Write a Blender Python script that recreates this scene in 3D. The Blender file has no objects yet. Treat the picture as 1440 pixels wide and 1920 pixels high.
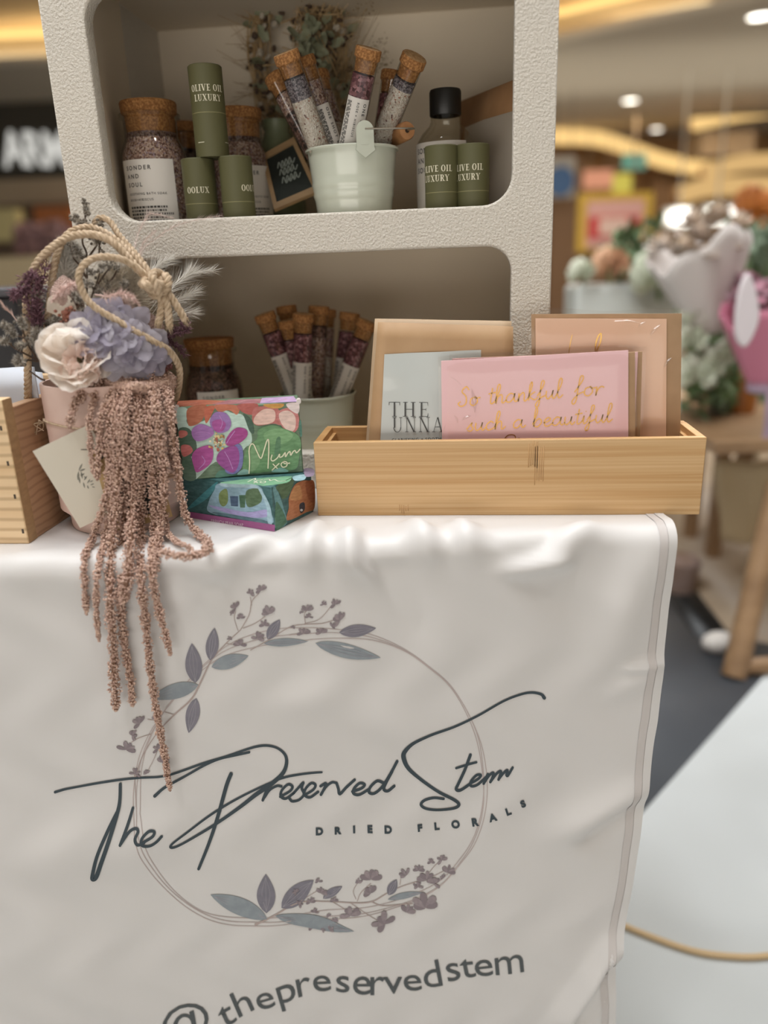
import bpy, bmesh, math, random
import numpy as np
from mathutils import Vector, Matrix, Quaternion

random.seed(11)
rng = np.random.default_rng(11)
PI = math.pi
T = 0.78                                   # table height; the floor is z = 0
SC = bpy.context.scene
COL = SC.collection

# ------------------------------------------------------------------ camera
FPX = 1442.0
PITCH, YAW, ROLL = 0.3164, 0.1111, 0.0383
CAM = np.array([0.1515, -0.7432, T + 0.2487])
FW = np.array([-math.sin(YAW) * math.cos(PITCH), math.cos(YAW) * math.cos(PITCH), -math.sin(PITCH)])
_r0 = np.array([math.cos(YAW), math.sin(YAW), 0.0])
_u0 = np.cross(_r0, FW)
RT = math.cos(ROLL) * _r0 - math.sin(ROLL) * _u0
UP = math.sin(ROLL) * _r0 + math.cos(ROLL) * _u0
cd = bpy.data.cameras.new('camera')
cam = bpy.data.objects.new('camera', cd)
COL.objects.link(cam)
cam.matrix_world = Matrix(((RT[0], UP[0], -FW[0], CAM[0]), (RT[1], UP[1], -FW[1], CAM[1]), (RT[2], UP[2], -FW[2], CAM[2]), (0, 0, 0, 1)))
cd.sensor_fit = 'HORIZONTAL'
cd.sensor_width = 24.0
cd.lens = 24.0 * FPX / 1440.0
cd.clip_start = 0.05
cd.clip_end = 200
cd.dof.use_dof = True
cd.dof.focus_distance = 0.79
cd.dof.aperture_fstop = cd.lens / 15.0
SC.camera = cam

# ------------------------------------------------------------------ light
SC.view_settings.view_transform = 'Standard'
SC.view_settings.look = 'None'
SC.view_settings.gamma = 1
SC.view_settings.use_curve_mapping = False
SC.view_settings.exposure = 0.1
SC.render.film_transparent = False
SC.cycles.transparent_max_bounces = 48
SC.cycles.sample_clamp_indirect = 6
W = bpy.data.worlds.new('mall')
SC.world = W
W.use_nodes = True
W.node_tree.nodes['Background'].inputs[0].default_value = (1.0, 0.93, 0.85, 1)
W.node_tree.nodes['Background'].inputs[1].default_value = 0.25

def area(name, loc, size, power, col, target=None, spread=180):
    l = bpy.data.lights.new(name, 'AREA')
    l.shape = 'RECTANGLE'
    l.size, l.size_y = size
    l.energy = power
    l.color = col
    l.spread = math.radians(spread)
    o = bpy.data.objects.new(name, l)
    COL.objects.link(o)
    o.location = loc
    if target is not None:
        o.rotation_euler = (Vector(target) - Vector(loc)).to_track_quat('-Z', 'Y').to_euler()
    return o
area('assumed_overhead_light', (-0.3, 0.08, 3.1), (2.6, 1.8), 84, (0.90, 0.95, 1.0), (-0.1, -0.1, T))  # unseen cool overhead source, assumed; placed and tuned to brighten upward faces
area('shelf_fill', (-0.5, -3.4, 0.42), (3.8, 0.8), 33, (1.0, 0.94, 0.86), (0, 0.2, T + .45))  # unseen fill added in front to brighten the shelf compartments
for i_, (x_, y_) in enumerate([(-0.55, -1.2), (0.75, -1.0), (0.1, 0.05)]):
    area('glint_lamp', (x_, y_, 3.15), (0.2, 0.2), 6, (1.0, 0.96, 0.9))  # small unseen lamps added for glints on sleeves and glass
area('ceiling_fill', (2.0, 10.5, 2.6), (9.0, 3.0), 34, (1.0, 0.9, 0.76), (2.0, 10.6, 9))  # unseen upward fill added to lighten the far ceiling
area('recess_fill', (0.5, 8.2, 3.25), (12.0, 0.5), 45, (1.0, 0.78, 0.46), (0.5, 7.8, 9))  # added beside the cove strip to spread its warm glow over the recess
area('shop_wall_fill', (2.5, 12.8, 3.1), (9.0, 0.8), 150, (1.0, 0.86, 0.68), (2.9, 15.6, 0.6), 105)  # unseen fill added to brighten the far shop wall
area('concourse_fill', (1.2, 6.0, 3.1), (5.0, 3.0), 150, (1.0, 0.92, 0.8), (1.2, 6.0, 0))  # unseen downward fill added to light the concourse behind the table
area('aisle_fill', (1.6, 1.6, 3.1), (1.6, 1.6), 60, (0.97, 0.98, 1.0), (1.6, 1.6, 0))  # unseen fill added over the flower stall and its floor

# ------------------------------------------------------------------ pixel rays (photo frame 1440x1920) to points at a real depth
def ray(x, y):
    return FW + RT * ((x - 720) / FPX) - UP * ((y - 960) / FPX)
def on_y(x, y, Y):
    d = ray(x, y); return CAM + d * ((Y - CAM[1]) / d[1])
def on_z(x, y, Z):
    d = ray(x, y); return CAM + d * ((Z - CAM[2]) / d[2])
def at_d(x, y, D):
    return CAM + ray(x, y) * D
def on_plane(x, y, p0, n):
    d = ray(x, y); return CAM + d * (np.dot(np.asarray(p0) - CAM, n) / np.dot(d, n))
def px_size(p):
    return float(np.dot(np.asarray(p) - CAM, FW)) / FPX
def proj(p):
    d = np.asarray(p) - CAM; z = d @ FW
    return 720 + FPX * (d @ RT) / z, 960 - FPX * (d @ UP) / z

# ------------------------------------------------------------------ materials
def lin(h):
    h = h.lstrip('#')
    c = [int(h[i:i + 2], 16) / 255 for i in (0, 2, 4)]
    return tuple((x / 12.92 if x <= 0.04045 else ((x + 0.055) / 1.055) ** 2.4) for x in c) + (1.0,)
MATS = {}
def _new(name):
    m = bpy.data.materials.new(name); m.use_nodes = True
    nt = m.node_tree; b = nt.nodes['Principled BSDF']
    return m, nt, b
def _coords(nt, scale):
    tc = nt.nodes.new('ShaderNodeTexCoord'); mp = nt.nodes.new('ShaderNodeMapping')
    mp.inputs['Scale'].default_value = scale if hasattr(scale, '__len__') else (scale,) * 3
    nt.links.new(tc.outputs['Object'], mp.inputs['Vector'])
    return mp.outputs['Vector']
def M(name, col, rough=0.6, col2=None, vs=60, vd=3, ramp=(0.35, 0.65), bump=0, bs=200, bd=0.001, metal=0, spec=0.5, sheen=0, sss=0, coat=0, aniso=None, detail=3):
    """Principled surface; col2 mixes in by noise of scale vs, bump by noise of scale bs."""
    if name in MATS: return MATS[name]
    m, nt, b = _new(name)
    b.inputs['Base Color'].default_value = lin(col)
    b.inputs['Roughness'].default_value = rough
    b.inputs['Metallic'].default_value = metal
    b.inputs['Specular IOR Level'].default_value = spec
    if sheen: b.inputs['Sheen Weight'].default_value = sheen
    if coat: b.inputs['Coat Weight'].default_value = coat
    if sss:
        b.inputs['Subsurface Weight'].default_value = sss
        b.inputs['Subsurface Radius'].default_value = (0.006, 0.004, 0.003)
    if col2:
        n = nt.nodes.new('ShaderNodeTexNoise'); n.inputs['Scale'].default_value = 1.0; n.inputs['Detail'].default_value = vd
        nt.links.new(_coords(nt, vs), n.inputs['Vector'])
        r = nt.nodes.new('ShaderNodeValToRGB')
        r.color_ramp.elements[0].position, r.color_ramp.elements[1].position = ramp
        r.color_ramp.elements[0].color = lin(col); r.color_ramp.elements[1].color = lin(col2)
        nt.links.new(n.outputs['Fac'], r.inputs['Fac']); nt.links.new(r.outputs['Color'], b.inputs['Base Color'])
    if bump:
        n2 = nt.nodes.new('ShaderNodeTexNoise'); n2.inputs['Scale'].default_value = 1.0; n2.inputs['Detail'].default_value = detail
        nt.links.new(_coords(nt, bs), n2.inputs['Vector'])
        bp = nt.nodes.new('ShaderNodeBump'); bp.inputs['Strength'].default_value = bump; bp.inputs['Distance'].default_value = bd
        nt.links.new(n2.outputs['Fac'], bp.inputs['Height']); nt.links.new(bp.outputs['Normal'], b.inputs['Normal'])
    MATS[name] = m
    return m
def petal_mat(name, col, col2, vs=60):
    """thin petal: diffuse with light passing through"""
    m = M(name, col, .7, col2, vs)
    nt = m.node_tree; b = nt.nodes['Principled BSDF']; out = nt.nodes['Material Output']
    tl = nt.nodes.new('ShaderNodeBsdfTranslucent'); mx = nt.nodes.new('ShaderNodeMixShader'); mx.inputs[0].default_value = .5
    src = b.inputs['Base Color'].links[0].from_socket
    nt.links.new(src, tl.inputs[0]); nt.links.new(b.outputs[0], mx.inputs[1]); nt.links.new(tl.outputs[0], mx.inputs[2]); nt.links.new(mx.outputs[0], out.inputs['Surface'])
    return m
def glass(name, tint='#ffffff', rough=0.03, ior=1.45, bump=0, bs=60, bd=0.002, gain=1.0):
    """Thin clear film or thin glass wall: transparent with Fresnel reflection."""
    if name in MATS: return MATS[name]
    m, nt, b = _new(name)
    nt.nodes.remove(b)
    out = nt.nodes['Material Output']
    tr = nt.nodes.new('ShaderNodeBsdfTransparent'); tr.inputs[0].default_value = lin(tint)
    gl = nt.nodes.new('ShaderNodeBsdfGlossy'); gl.inputs['Roughness'].default_value = rough
    lw = nt.nodes.new('ShaderNodeLayerWeight'); lw.inputs['Blend'].default_value = 0.5
    mx = nt.nodes.new('ShaderNodeMixShader')
    pw = nt.nodes.new('ShaderNodeMath'); pw.operation = 'POWER'; pw.inputs[1].default_value = 4.0
    f0 = ((ior - 1) / (ior + 1)) ** 2 * gain
    ma = nt.nodes.new('ShaderNodeMath'); ma.operation = 'MULTIPLY_ADD'; ma.use_clamp = True; ma.inputs[1].default_value = 0.75; ma.inputs[2].default_value = f0
    nt.links.new(lw.outputs['Facing'], pw.inputs[0]); nt.links.new(pw.outputs[0], ma.inputs[0]); nt.links.new(ma.outputs[0], mx.inputs[0])
    nt.links.new(tr.outputs[0], mx.inputs[1]); nt.links.new(gl.outputs[0], mx.inputs[2]); nt.links.new(mx.outputs[0], out.inputs['Surface'])
    if bump:
        n2 = nt.nodes.new('ShaderNodeTexNoise'); n2.inputs['Scale'].default_value = 1.0; n2.inputs['Detail'].default_value = 2
        nt.links.new(_coords(nt, bs), n2.inputs['Vector'])
        bp = nt.nodes.new('ShaderNodeBump'); bp.inputs['Strength'].default_value = bump; bp.inputs['Distance'].default_value = bd
        nt.links.new(n2.outputs['Fac'], bp.inputs['Height'])
        nt.links.new(bp.outputs['Normal'], gl.inputs['Normal']); nt.links.new(bp.outputs['Normal'], lw.inputs['Normal'])
    MATS[name] = m
    return m
def emit(name, col, strength):
    if name in MATS: return MATS[name]
    m, nt, b = _new(name)
    nt.nodes.remove(b)
    e = nt.nodes.new('ShaderNodeEmission'); e.inputs[0].default_value = lin(col); e.inputs[1].default_value = strength
    nt.links.new(e.outputs[0], nt.nodes['Material Output'].inputs['Surface'])
    MATS[name] = m
    return m
def wood(name, c1, c2, scale=(4, 90, 90), rough=0.5, dist=3.0, c3=None, bands=6.0, axis='Z'):
    """Grain: stretched noise over wavy bands."""
    if name in MATS: return MATS[name]
    m, nt, b = _new(name)
    v = _coords(nt, scale)
    n = nt.nodes.new('ShaderNodeTexNoise'); n.inputs['Scale'].default_value = 1.0; n.inputs['Detail'].default_value = 4; n.inputs['Distortion'].default_value = 0.3
    nt.links.new(v, n.inputs['Vector'])
    r = nt.nodes.new('ShaderNodeValToRGB')
    r.color_ramp.elements[0].position = 0.3; r.color_ramp.elements[1].position = 0.72
    r.color_ramp.elements[0].color = lin(c1); r.color_ramp.elements[1].color = lin(c2)
    nt.links.new(n.outputs['Fac'], r.inputs['Fac'])
    last = r.outputs['Color']
    if c3:
        w = nt.nodes.new('ShaderNodeTexWave'); w.wave_type = 'BANDS'; w.bands_direction = axis
        w.inputs['Scale'].default_value = bands; w.inputs['Distortion'].default_value = dist; w.inputs['Detail'].default_value = 2; w.inputs['Detail Scale'].default_value = 0.6
        nt.links.new(_coords(nt, (1.5, 10, 10)), w.inputs['Vector'])
        mx = nt.nodes.new('ShaderNodeMix'); mx.data_type = 'RGBA'
        rr = nt.nodes.new('ShaderNodeValToRGB'); rr.color_ramp.elements[0].position = 0.55; rr.color_ramp.elements[0].color = (0, 0, 0, 1); rr.color_ramp.elements[1].position = 1.0; rr.color_ramp.elements[1].color = (0.6, 0.6, 0.6, 1)
        nt.links.new(w.outputs['Fac'], rr.inputs['Fac']); nt.links.new(rr.outputs['Color'], mx.inputs[0])
        nt.links.new(last, mx.inputs[6]); mx.inputs[7].default_value = lin(c3); last = mx.outputs[2]
    nt.links.new(last, b.inputs['Base Color'])
    b.inputs['Roughness'].default_value = rough
    bp = nt.nodes.new('ShaderNodeBump'); bp.inputs['Strength'].default_value = 0.15; bp.inputs['Distance'].default_value = 0.0006
    nt.links.new(n.outputs['Fac'], bp.inputs['Height']); nt.links.new(bp.outputs['Normal'], b.inputs['Normal'])
    MATS[name] = m
    return m
def speckle(name, base, specks, scale=300, rough=0.85):
    """Loose bath salt and petals: voronoi grains of several colours (colour, share)."""
    if name in MATS: return MATS[name]
    m, nt, b = _new(name)
    vo = nt.nodes.new('ShaderNodeTexVoronoi'); vo.inputs['Scale'].default_value = 1.0
    nt.links.new(_coords(nt, scale), vo.inputs['Vector'])
    sep = nt.nodes.new('ShaderNodeSeparateColor'); nt.links.new(vo.outputs['Color'], sep.inputs[0])
    r = nt.nodes.new('ShaderNodeValToRGB'); r.color_ramp.interpolation = 'CONSTANT'
    r.color_ramp.elements[0].position = 0; r.color_ramp.elements[0].color = lin(base)
    p = 1.0 - sum(s for _, s in specks)
    els = [(p, specks[0][0])]
    for i, (cc, s) in enumerate(specks[:-1]):
        p += s; els.append((p, specks[i + 1][0]))
    r.color_ramp.elements[1].position = els[0][0]; r.color_ramp.elements[1].color = lin(els[0][1])
    for p_, cc in els[1:]:
        e = r.color_ramp.elements.new(p_); e.color = lin(cc)
    nt.links.new(sep.outputs[0], r.inputs['Fac']); nt.links.new(r.outputs['Color'], b.inputs['Base Color'])
    b.inputs['Roughness'].default_value = rough
    bp = nt.nodes.new('ShaderNodeBump'); bp.inputs['Strength'].default_value = 0.8; bp.inputs['Distance'].default_value = 0.002
    nt.links.new(vo.outputs['Distance'], bp.inputs['Height']); nt.links.new(bp.outputs['Normal'], b.inputs['Normal'])
    MATS[name] = m
    return m

# ------------------------------------------------------------------ mesh building
class MB:
    def __init__(self): self.ch = []; self.n = 0
    def add(self, V, F, m=0):
        V = np.asarray(V, dtype=float).reshape(-1, 3)
        if isinstance(F, np.ndarray): groups = [F]
        else:
            by = {}
            for f in F: by.setdefault(len(f), []).append(f)
            groups = [np.array(g) for g in by.values()]
        self.ch.append((V, [g + self.n for g in groups], m)); self.n += len(V)
        return self
    def build(self, name, mats, parent=None, sharp=38, bevel=0, seg=2, sub=0):
        if not isinstance(mats, (list, tuple)): mats = [mats]
        V = np.concatenate([c[0] for c in self.ch])
        V = V - np.array(world_loc(parent))
        me = bpy.data.meshes.new(name)
        loops, tot, mi = [], [], []
        for _, gs, m in self.ch:
            for g in gs:
                loops.append(g.ravel()); tot.append(np.full(len(g), g.shape[1])); mi.append(np.full(len(g), m))
        loops = np.concatenate(loops); tot = np.concatenate(tot); mi = np.concatenate(mi)
        me.vertices.add(len(V)); me.vertices.foreach_set('co', V.ravel())
        me.loops.add(len(loops)); me.loops.foreach_set('vertex_index', loops)
        me.polygons.add(len(tot))
        me.polygons.foreach_set('loop_start', np.concatenate([[0], np.cumsum(tot)[:-1]]))
        me.polygons.foreach_set('loop_total', tot)
        me.polygons.foreach_set('material_index', mi)
        me.update(calc_edges=True); me.validate()
        for m in mats: me.materials.append(m)
        if sharp is not None:
            me.polygons.foreach_set('use_smooth', np.ones(len(me.polygons), dtype=bool))
            if sharp < 180: me.set_sharp_from_angle(angle=math.radians(sharp))
        o = bpy.data.objects.new(name, me)
        COL.objects.link(o)
        if parent is not None: o.parent = parent
        if bevel:
            b = o.modifiers.new('bevel', 'BEVEL'); b.width = bevel; b.segments = seg; b.limit_method = 'ANGLE'
        if sub:
            s = o.modifiers.new('sub', 'SUBSURF'); s.levels = sub; s.render_levels = sub
        return o
def world_loc(o):
    l = np.zeros(3)
    while o is not None:
        l += np.array(o.location); o = o.parent
    return l
def tag(o, label=None, cat=None, group=None, kind=None):
    if label: o['label'] = label
    if cat: o['category'] = cat
    if group: o['group'] = group
    if kind: o['kind'] = kind
    return o
def thing(name, label, cat, loc=(0, 0, 0), group=None):
    o = bpy.data.objects.new(name, None); COL.objects.link(o)
    o.empty_display_size = 0.02
    o.location = [float(v) for v in loc]
    return tag(o, label, cat, group)

def unit(v):
    v = np.asarray(v, float); return v / (np.linalg.norm(v) + 1e-12)
def frame(axis, hint=(0, 0, 1)):
    a = unit(axis)
    if abs(np.dot(a, unit(hint))) > 0.98: hint = (1, 0, 0)
    x = unit(np.cross(hint, a)); y = np.cross(a, x)
    return x, y, a
def box(c, s, R=None):
    c = np.asarray(c, float)
    v = np.array([[x, y, z] for x in (-.5, .5) for y in (-.5, .5) for z in (-.5, .5)]) * np.asarray(s)
    if R is not None: v = v @ np.asarray(R)
    return v + c, np.array([[0, 1, 3, 2], [4, 6, 7, 5], [0, 4, 5, 1], [2, 3, 7, 6], [0, 2, 6, 4], [1, 5, 7, 3]])
def bx(x0, x1, y0, y1, z0, z1):
    return box(((x0 + x1) / 2, (y0 + y1) / 2, (z0 + z1) / 2), (x1 - x0, y1 - y0, z1 - z0))
def rz(a):
    """rows are the local x, y, z axes turned by a about z"""
    return np.array([[math.cos(a), math.sin(a), 0], [-math.sin(a), math.cos(a), 0], [0, 0, 1]])
def hexa(bottom, top):
    """solid from four bottom and four top corners"""
    return np.array(list(bottom) + list(top), float), np.array([[3, 2, 1, 0], [4, 5, 6, 7], [0, 1, 5, 4], [1, 2, 6, 5], [2, 3, 7, 6], [3, 0, 4, 7]])
def lathe(prof, n=32, o=(0, 0, 0), axis=(0, 0, 1)):
    x, y, a = frame(axis)
    if tuple(axis) == (0, 0, 1): x, y, a = np.eye(3)
    ang = np.arange(n) * 2 * PI / n
    V = []
    for r, h in prof:
        V.append(np.asarray(o) + a * h + r * (np.cos(ang)[:, None] * x + np.sin(ang)[:, None] * y))
    V = np.concatenate(V); F = []
    for k in range(len(prof) - 1):
        for i in range(n):
            j = (i + 1) % n
            F.append([k * n + i, k * n + j, (k + 1) * n + j, (k + 1) * n + i])
    F = np.array(F)
    # close at near-zero radii with tiny rings (kept open otherwise)
    return V, F
def cr(pts, k=8, closed=False):
    """Catmull-Rom through points (any dimension)."""
    P = np.asarray(pts, float)
    if len(P) < 3 and not closed:
        t = np.linspace(0, 1, k + 1)[:, None]; return P[0] * (1 - t) + P[-1] * t
    if closed: Q = np.concatenate([P[-1:], P, P[:2]])
    else: Q = np.concatenate([2 * P[:1] - P[1:2], P, 2 * P[-1:] - P[-2:-1]])
    out = []
    t = np.linspace(0, 1, k, endpoint=False)[:, None]
    for i in range(len(Q) - 3):
        a, b, c, d = Q[i:i + 4]
        out.append(0.5 * ((2 * b) + (-a + c) * t + (2 * a - 5 * b + 4 * c - d) * t ** 2 + (-a + 3 * b - 3 * c + d) * t ** 3))
    if not closed: out.append(Q[-2:-1])
    return np.concatenate(out)
def tube(pts, r, n=8, cap=True):
    P = np.asarray(pts, float); N = len(P)
    r = np.full(N, r) if np.isscalar(r) else np.interp(np.linspace(0, 1, N), np.linspace(0, 1, len(r)), r)
    tg = np.gradient(P, axis=0); tg /= np.linalg.norm(tg, axis=1)[:, None] + 1e-12
    x, y, a = frame(tg[0])
    ang = np.arange(n) * 2 * PI / n
    V = []
    for i in range(N):
        x = unit(x - tg[i] * np.dot(x, tg[i])); y = np.cross(tg[i], x)
        V.append(P[i] + r[i] * (np.cos(ang)[:, None] * x + np.sin(ang)[:, None] * y))
    V = np.concatenate(V)
    F = [[k * n + i, k * n + (i + 1) % n, (k + 1) * n + (i + 1) % n, (k + 1) * n + i] for k in range(N - 1) for i in range(n)]
    if cap:
        F = F + [list(range(n - 1, -1, -1)), list(range((N - 1) * n, N * n))]
    return V, F
def rope(mb, pts, R=0.0042, strands=3, pitch=0.0145, m=0, n=6):
    """three-strand twisted cord along a smooth path"""
    P = cr(pts, 10)
    d = np.concatenate([[0], np.cumsum(np.linalg.norm(np.diff(P, axis=0), axis=1))])
    N = max(12, int(d[-1] / (pitch / 10)))
    u = np.linspace(0, d[-1], N)
    P = np.stack([np.interp(u, d, P[:, k]) for k in range(3)], 1)
    tg = np.gradient(P, axis=0); tg /= np.linalg.norm(tg, axis=1)[:, None] + 1e-12
    x, y, a = frame(tg[0]); X = []
    for i in range(N):
        x = unit(x - tg[i] * np.dot(x, tg[i])); X.append((x, np.cross(tg[i], x)))
    for s in range(strands):
        ph = s * 2 * PI / strands + u / pitch * 2 * PI
        Q = np.array([P[i] + R * 0.52 * (math.cos(ph[i]) * X[i][0] + math.sin(ph[i]) * X[i][1]) for i in range(N)])
        mb.add(*tube(Q, R * 0.56, n), m)
    return P
def fuzz(mb, P, n, L, w=0.00025, m=0):
    """loose fibres standing off a cord"""
    V, F = [], []
    for i in range(n):
        p = P[rng.integers(len(P))]; d = unit(rng.normal(size=3)); s = unit(np.cross(d, rng.normal(size=3))) * w
        q = p + d * L * rng.uniform(.5, 1.2) + rng.normal(size=3) * L * .2
        V += [p - s, p + s, q]; F.append([3 * i, 3 * i + 1, 3 * i + 2])
    mb.add(V, np.array(F), m)
def ribbon(pts, w, nrm, k=6, raw=False):
    """flat strip along 3-D points; w width or list; nrm face normal"""
    P = np.asarray(pts, float) if raw else cr(pts, k)
    N = len(P)
    w = np.full(N, w) if np.isscalar(w) else np.interp(np.linspace(0, 1, N), np.linspace(0, 1, len(w)), w)
    tg = np.gradient(P, axis=0)
    s = np.cross(tg, nrm); s /= np.linalg.norm(s, axis=1)[:, None] + 1e-12
    V = np.empty((2 * N, 3)); V[0::2] = P - s * w[:, None] / 2; V[1::2] = P + s * w[:, None] / 2
    F = np.array([[2 * i, 2 * i + 1, 2 * i + 3, 2 * i + 2] for i in range(N - 1)])
    return V, F
def ngon(pts): return np.asarray(pts, float), [list(range(len(pts)))]
def prism(pts, vec):
    """outline extruded by vec"""
    P = np.asarray(pts, float); n = len(P); v = np.asarray(vec, float)
    F = [list(range(n - 1, -1, -1)), list(range(n, 2 * n))] + [[i, (i + 1) % n, n + (i + 1) % n, n + i] for i in range(n)]
    return np.concatenate([P, P + v]), F
_bm = bmesh.new(); bmesh.ops.create_icosphere(_bm, subdivisions=1, radius=1)
ICO1 = (np.array([v.co[:] for v in _bm.verts]), np.array([[v.index for v in f.verts] for f in _bm.faces])); _bm.free()
_bm = bmesh.new(); bmesh.ops.create_icosphere(_bm, subdivisions=3, radius=1)
ICO3 = (np.array([v.co[:] for v in _bm.verts]), np.array([[v.index for v in f.verts] for f in _bm.faces])); _bm.free()
OCT = (np.array([[1, 0, 0], [-1, 0, 0], [0, 1, 0], [0, -1, 0], [0, 0, 1], [0, 0, -1]], float), np.array([[0, 2, 4], [2, 1, 4], [1, 3, 4], [3, 0, 4], [2, 0, 5], [1, 2, 5], [3, 1, 5], [0, 3, 5]]))
def scatter(base, pos, size, jitter=0.4, stretch=None):
    """many randomly turned copies of a small base shape merged into one array pair"""
    V, F = base; n = len(pos)
    A = rng.normal(size=(n, 3, 3)); Q = np.linalg.qr(A)[0]
    s = size * (1 + jitter * rng.uniform(-1, 1, (n, 1, 3)))
    out = np.einsum('nij,kj->nki', Q, V) * 1.0
    out = np.einsum('nij,nkj->nki', Q, V[None] * s) + np.asarray(pos)[:, None]
    FF = (F[None] + (np.arange(n) * len(V))[:, None, None]).reshape(-1, F.shape[1])
    return out.reshape(-1, 3), FF
def hairs(p0, p1, w):
    """thin tapering triangles from p0 to p1 arrays"""
    p0 = np.asarray(p0); p1 = np.asarray(p1); n = len(p0)
    d = p1 - p0; s = np.cross(d, rng.normal(size=(n, 3))); s /= np.linalg.norm(s, axis=1)[:, None] + 1e-12
    V = np.empty((n, 3, 3)); V[:, 0] = p0 - s * w; V[:, 1] = p0 + s * w; V[:, 2] = p1
    return V.reshape(-1, 3), np.arange(3 * n).reshape(-1, 3)
def petal(o, out, up, L, Wd, curl=0.3, ruffle=0.0, cup=0.15, nu=6, nv=7, base=0.25, ph=0.0):
    """one rounded petal from o along out; up is its upper side"""
    o = np.asarray(o, float); out = unit(out); up = unit(np.asarray(up, float) - out * np.dot(up, out)); sd = np.cross(out, up)
    V = []
    for i in range(nu):
        a = i / (nu - 1)
        wd = Wd * (base + (1 - base) * math.sin(min(1, a * 1.15 + .1) * PI * 0.62)) * (math.sqrt(max(0, 1 - max(0, (a - .55) / .45) ** 2 * .75)))
        for j in range(nv):
            b = 2 * j / (nv - 1) - 1
            h = curl * L * a * a - cup * Wd * (1 - b * b) + ruffle * L * a * math.sin(b * 7 + ph)
            V.append(o + out * (L * a * (1 - .12 * b * b)) + sd * (b * wd / 2) + up * h)
    F = np.array([[i * nv + j, i * nv + j + 1, (i + 1) * nv + j + 1, (i + 1) * nv + j] for i in range(nu - 1) for j in range(nv - 1)])
    return np.array(V), F

# ------------------------------------------------------------------ lettering
_tc = {}
def text2d(s, bold=0.0, space=1.0):
    """(V2, F) of a word in the built-in face, baseline at y = 0, size 1"""
    key = (s, bold, space)
    if key not in _tc:
        cu = bpy.data.curves.new('t', 'FONT'); cu.body = s; cu.size = 1; cu.offset = bold; cu.space_character = space; cu.resolution_u = 4; cu.fill_mode = 'BOTH' if False else 'FRONT'
        ob = bpy.data.objects.new('t', cu)
        me = bpy.data.meshes.new_from_object(ob)
        V = np.array([v.co[:2] for v in me.vertices]).reshape(-1, 2); F = [list(p.vertices) for p in me.polygons]
        bpy.data.objects.remove(ob); bpy.data.curves.remove(cu); bpy.data.meshes.remove(me)
        _tc[key] = (V, F)
    return _tc[key]
def _arc(cx, cy, rx, ry, a0, a1, n=14):
    t = np.radians(np.linspace(a0, a1, n)); return np.stack([cx + rx * np.cos(t), cy + ry * np.sin(t)], 1)
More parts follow.
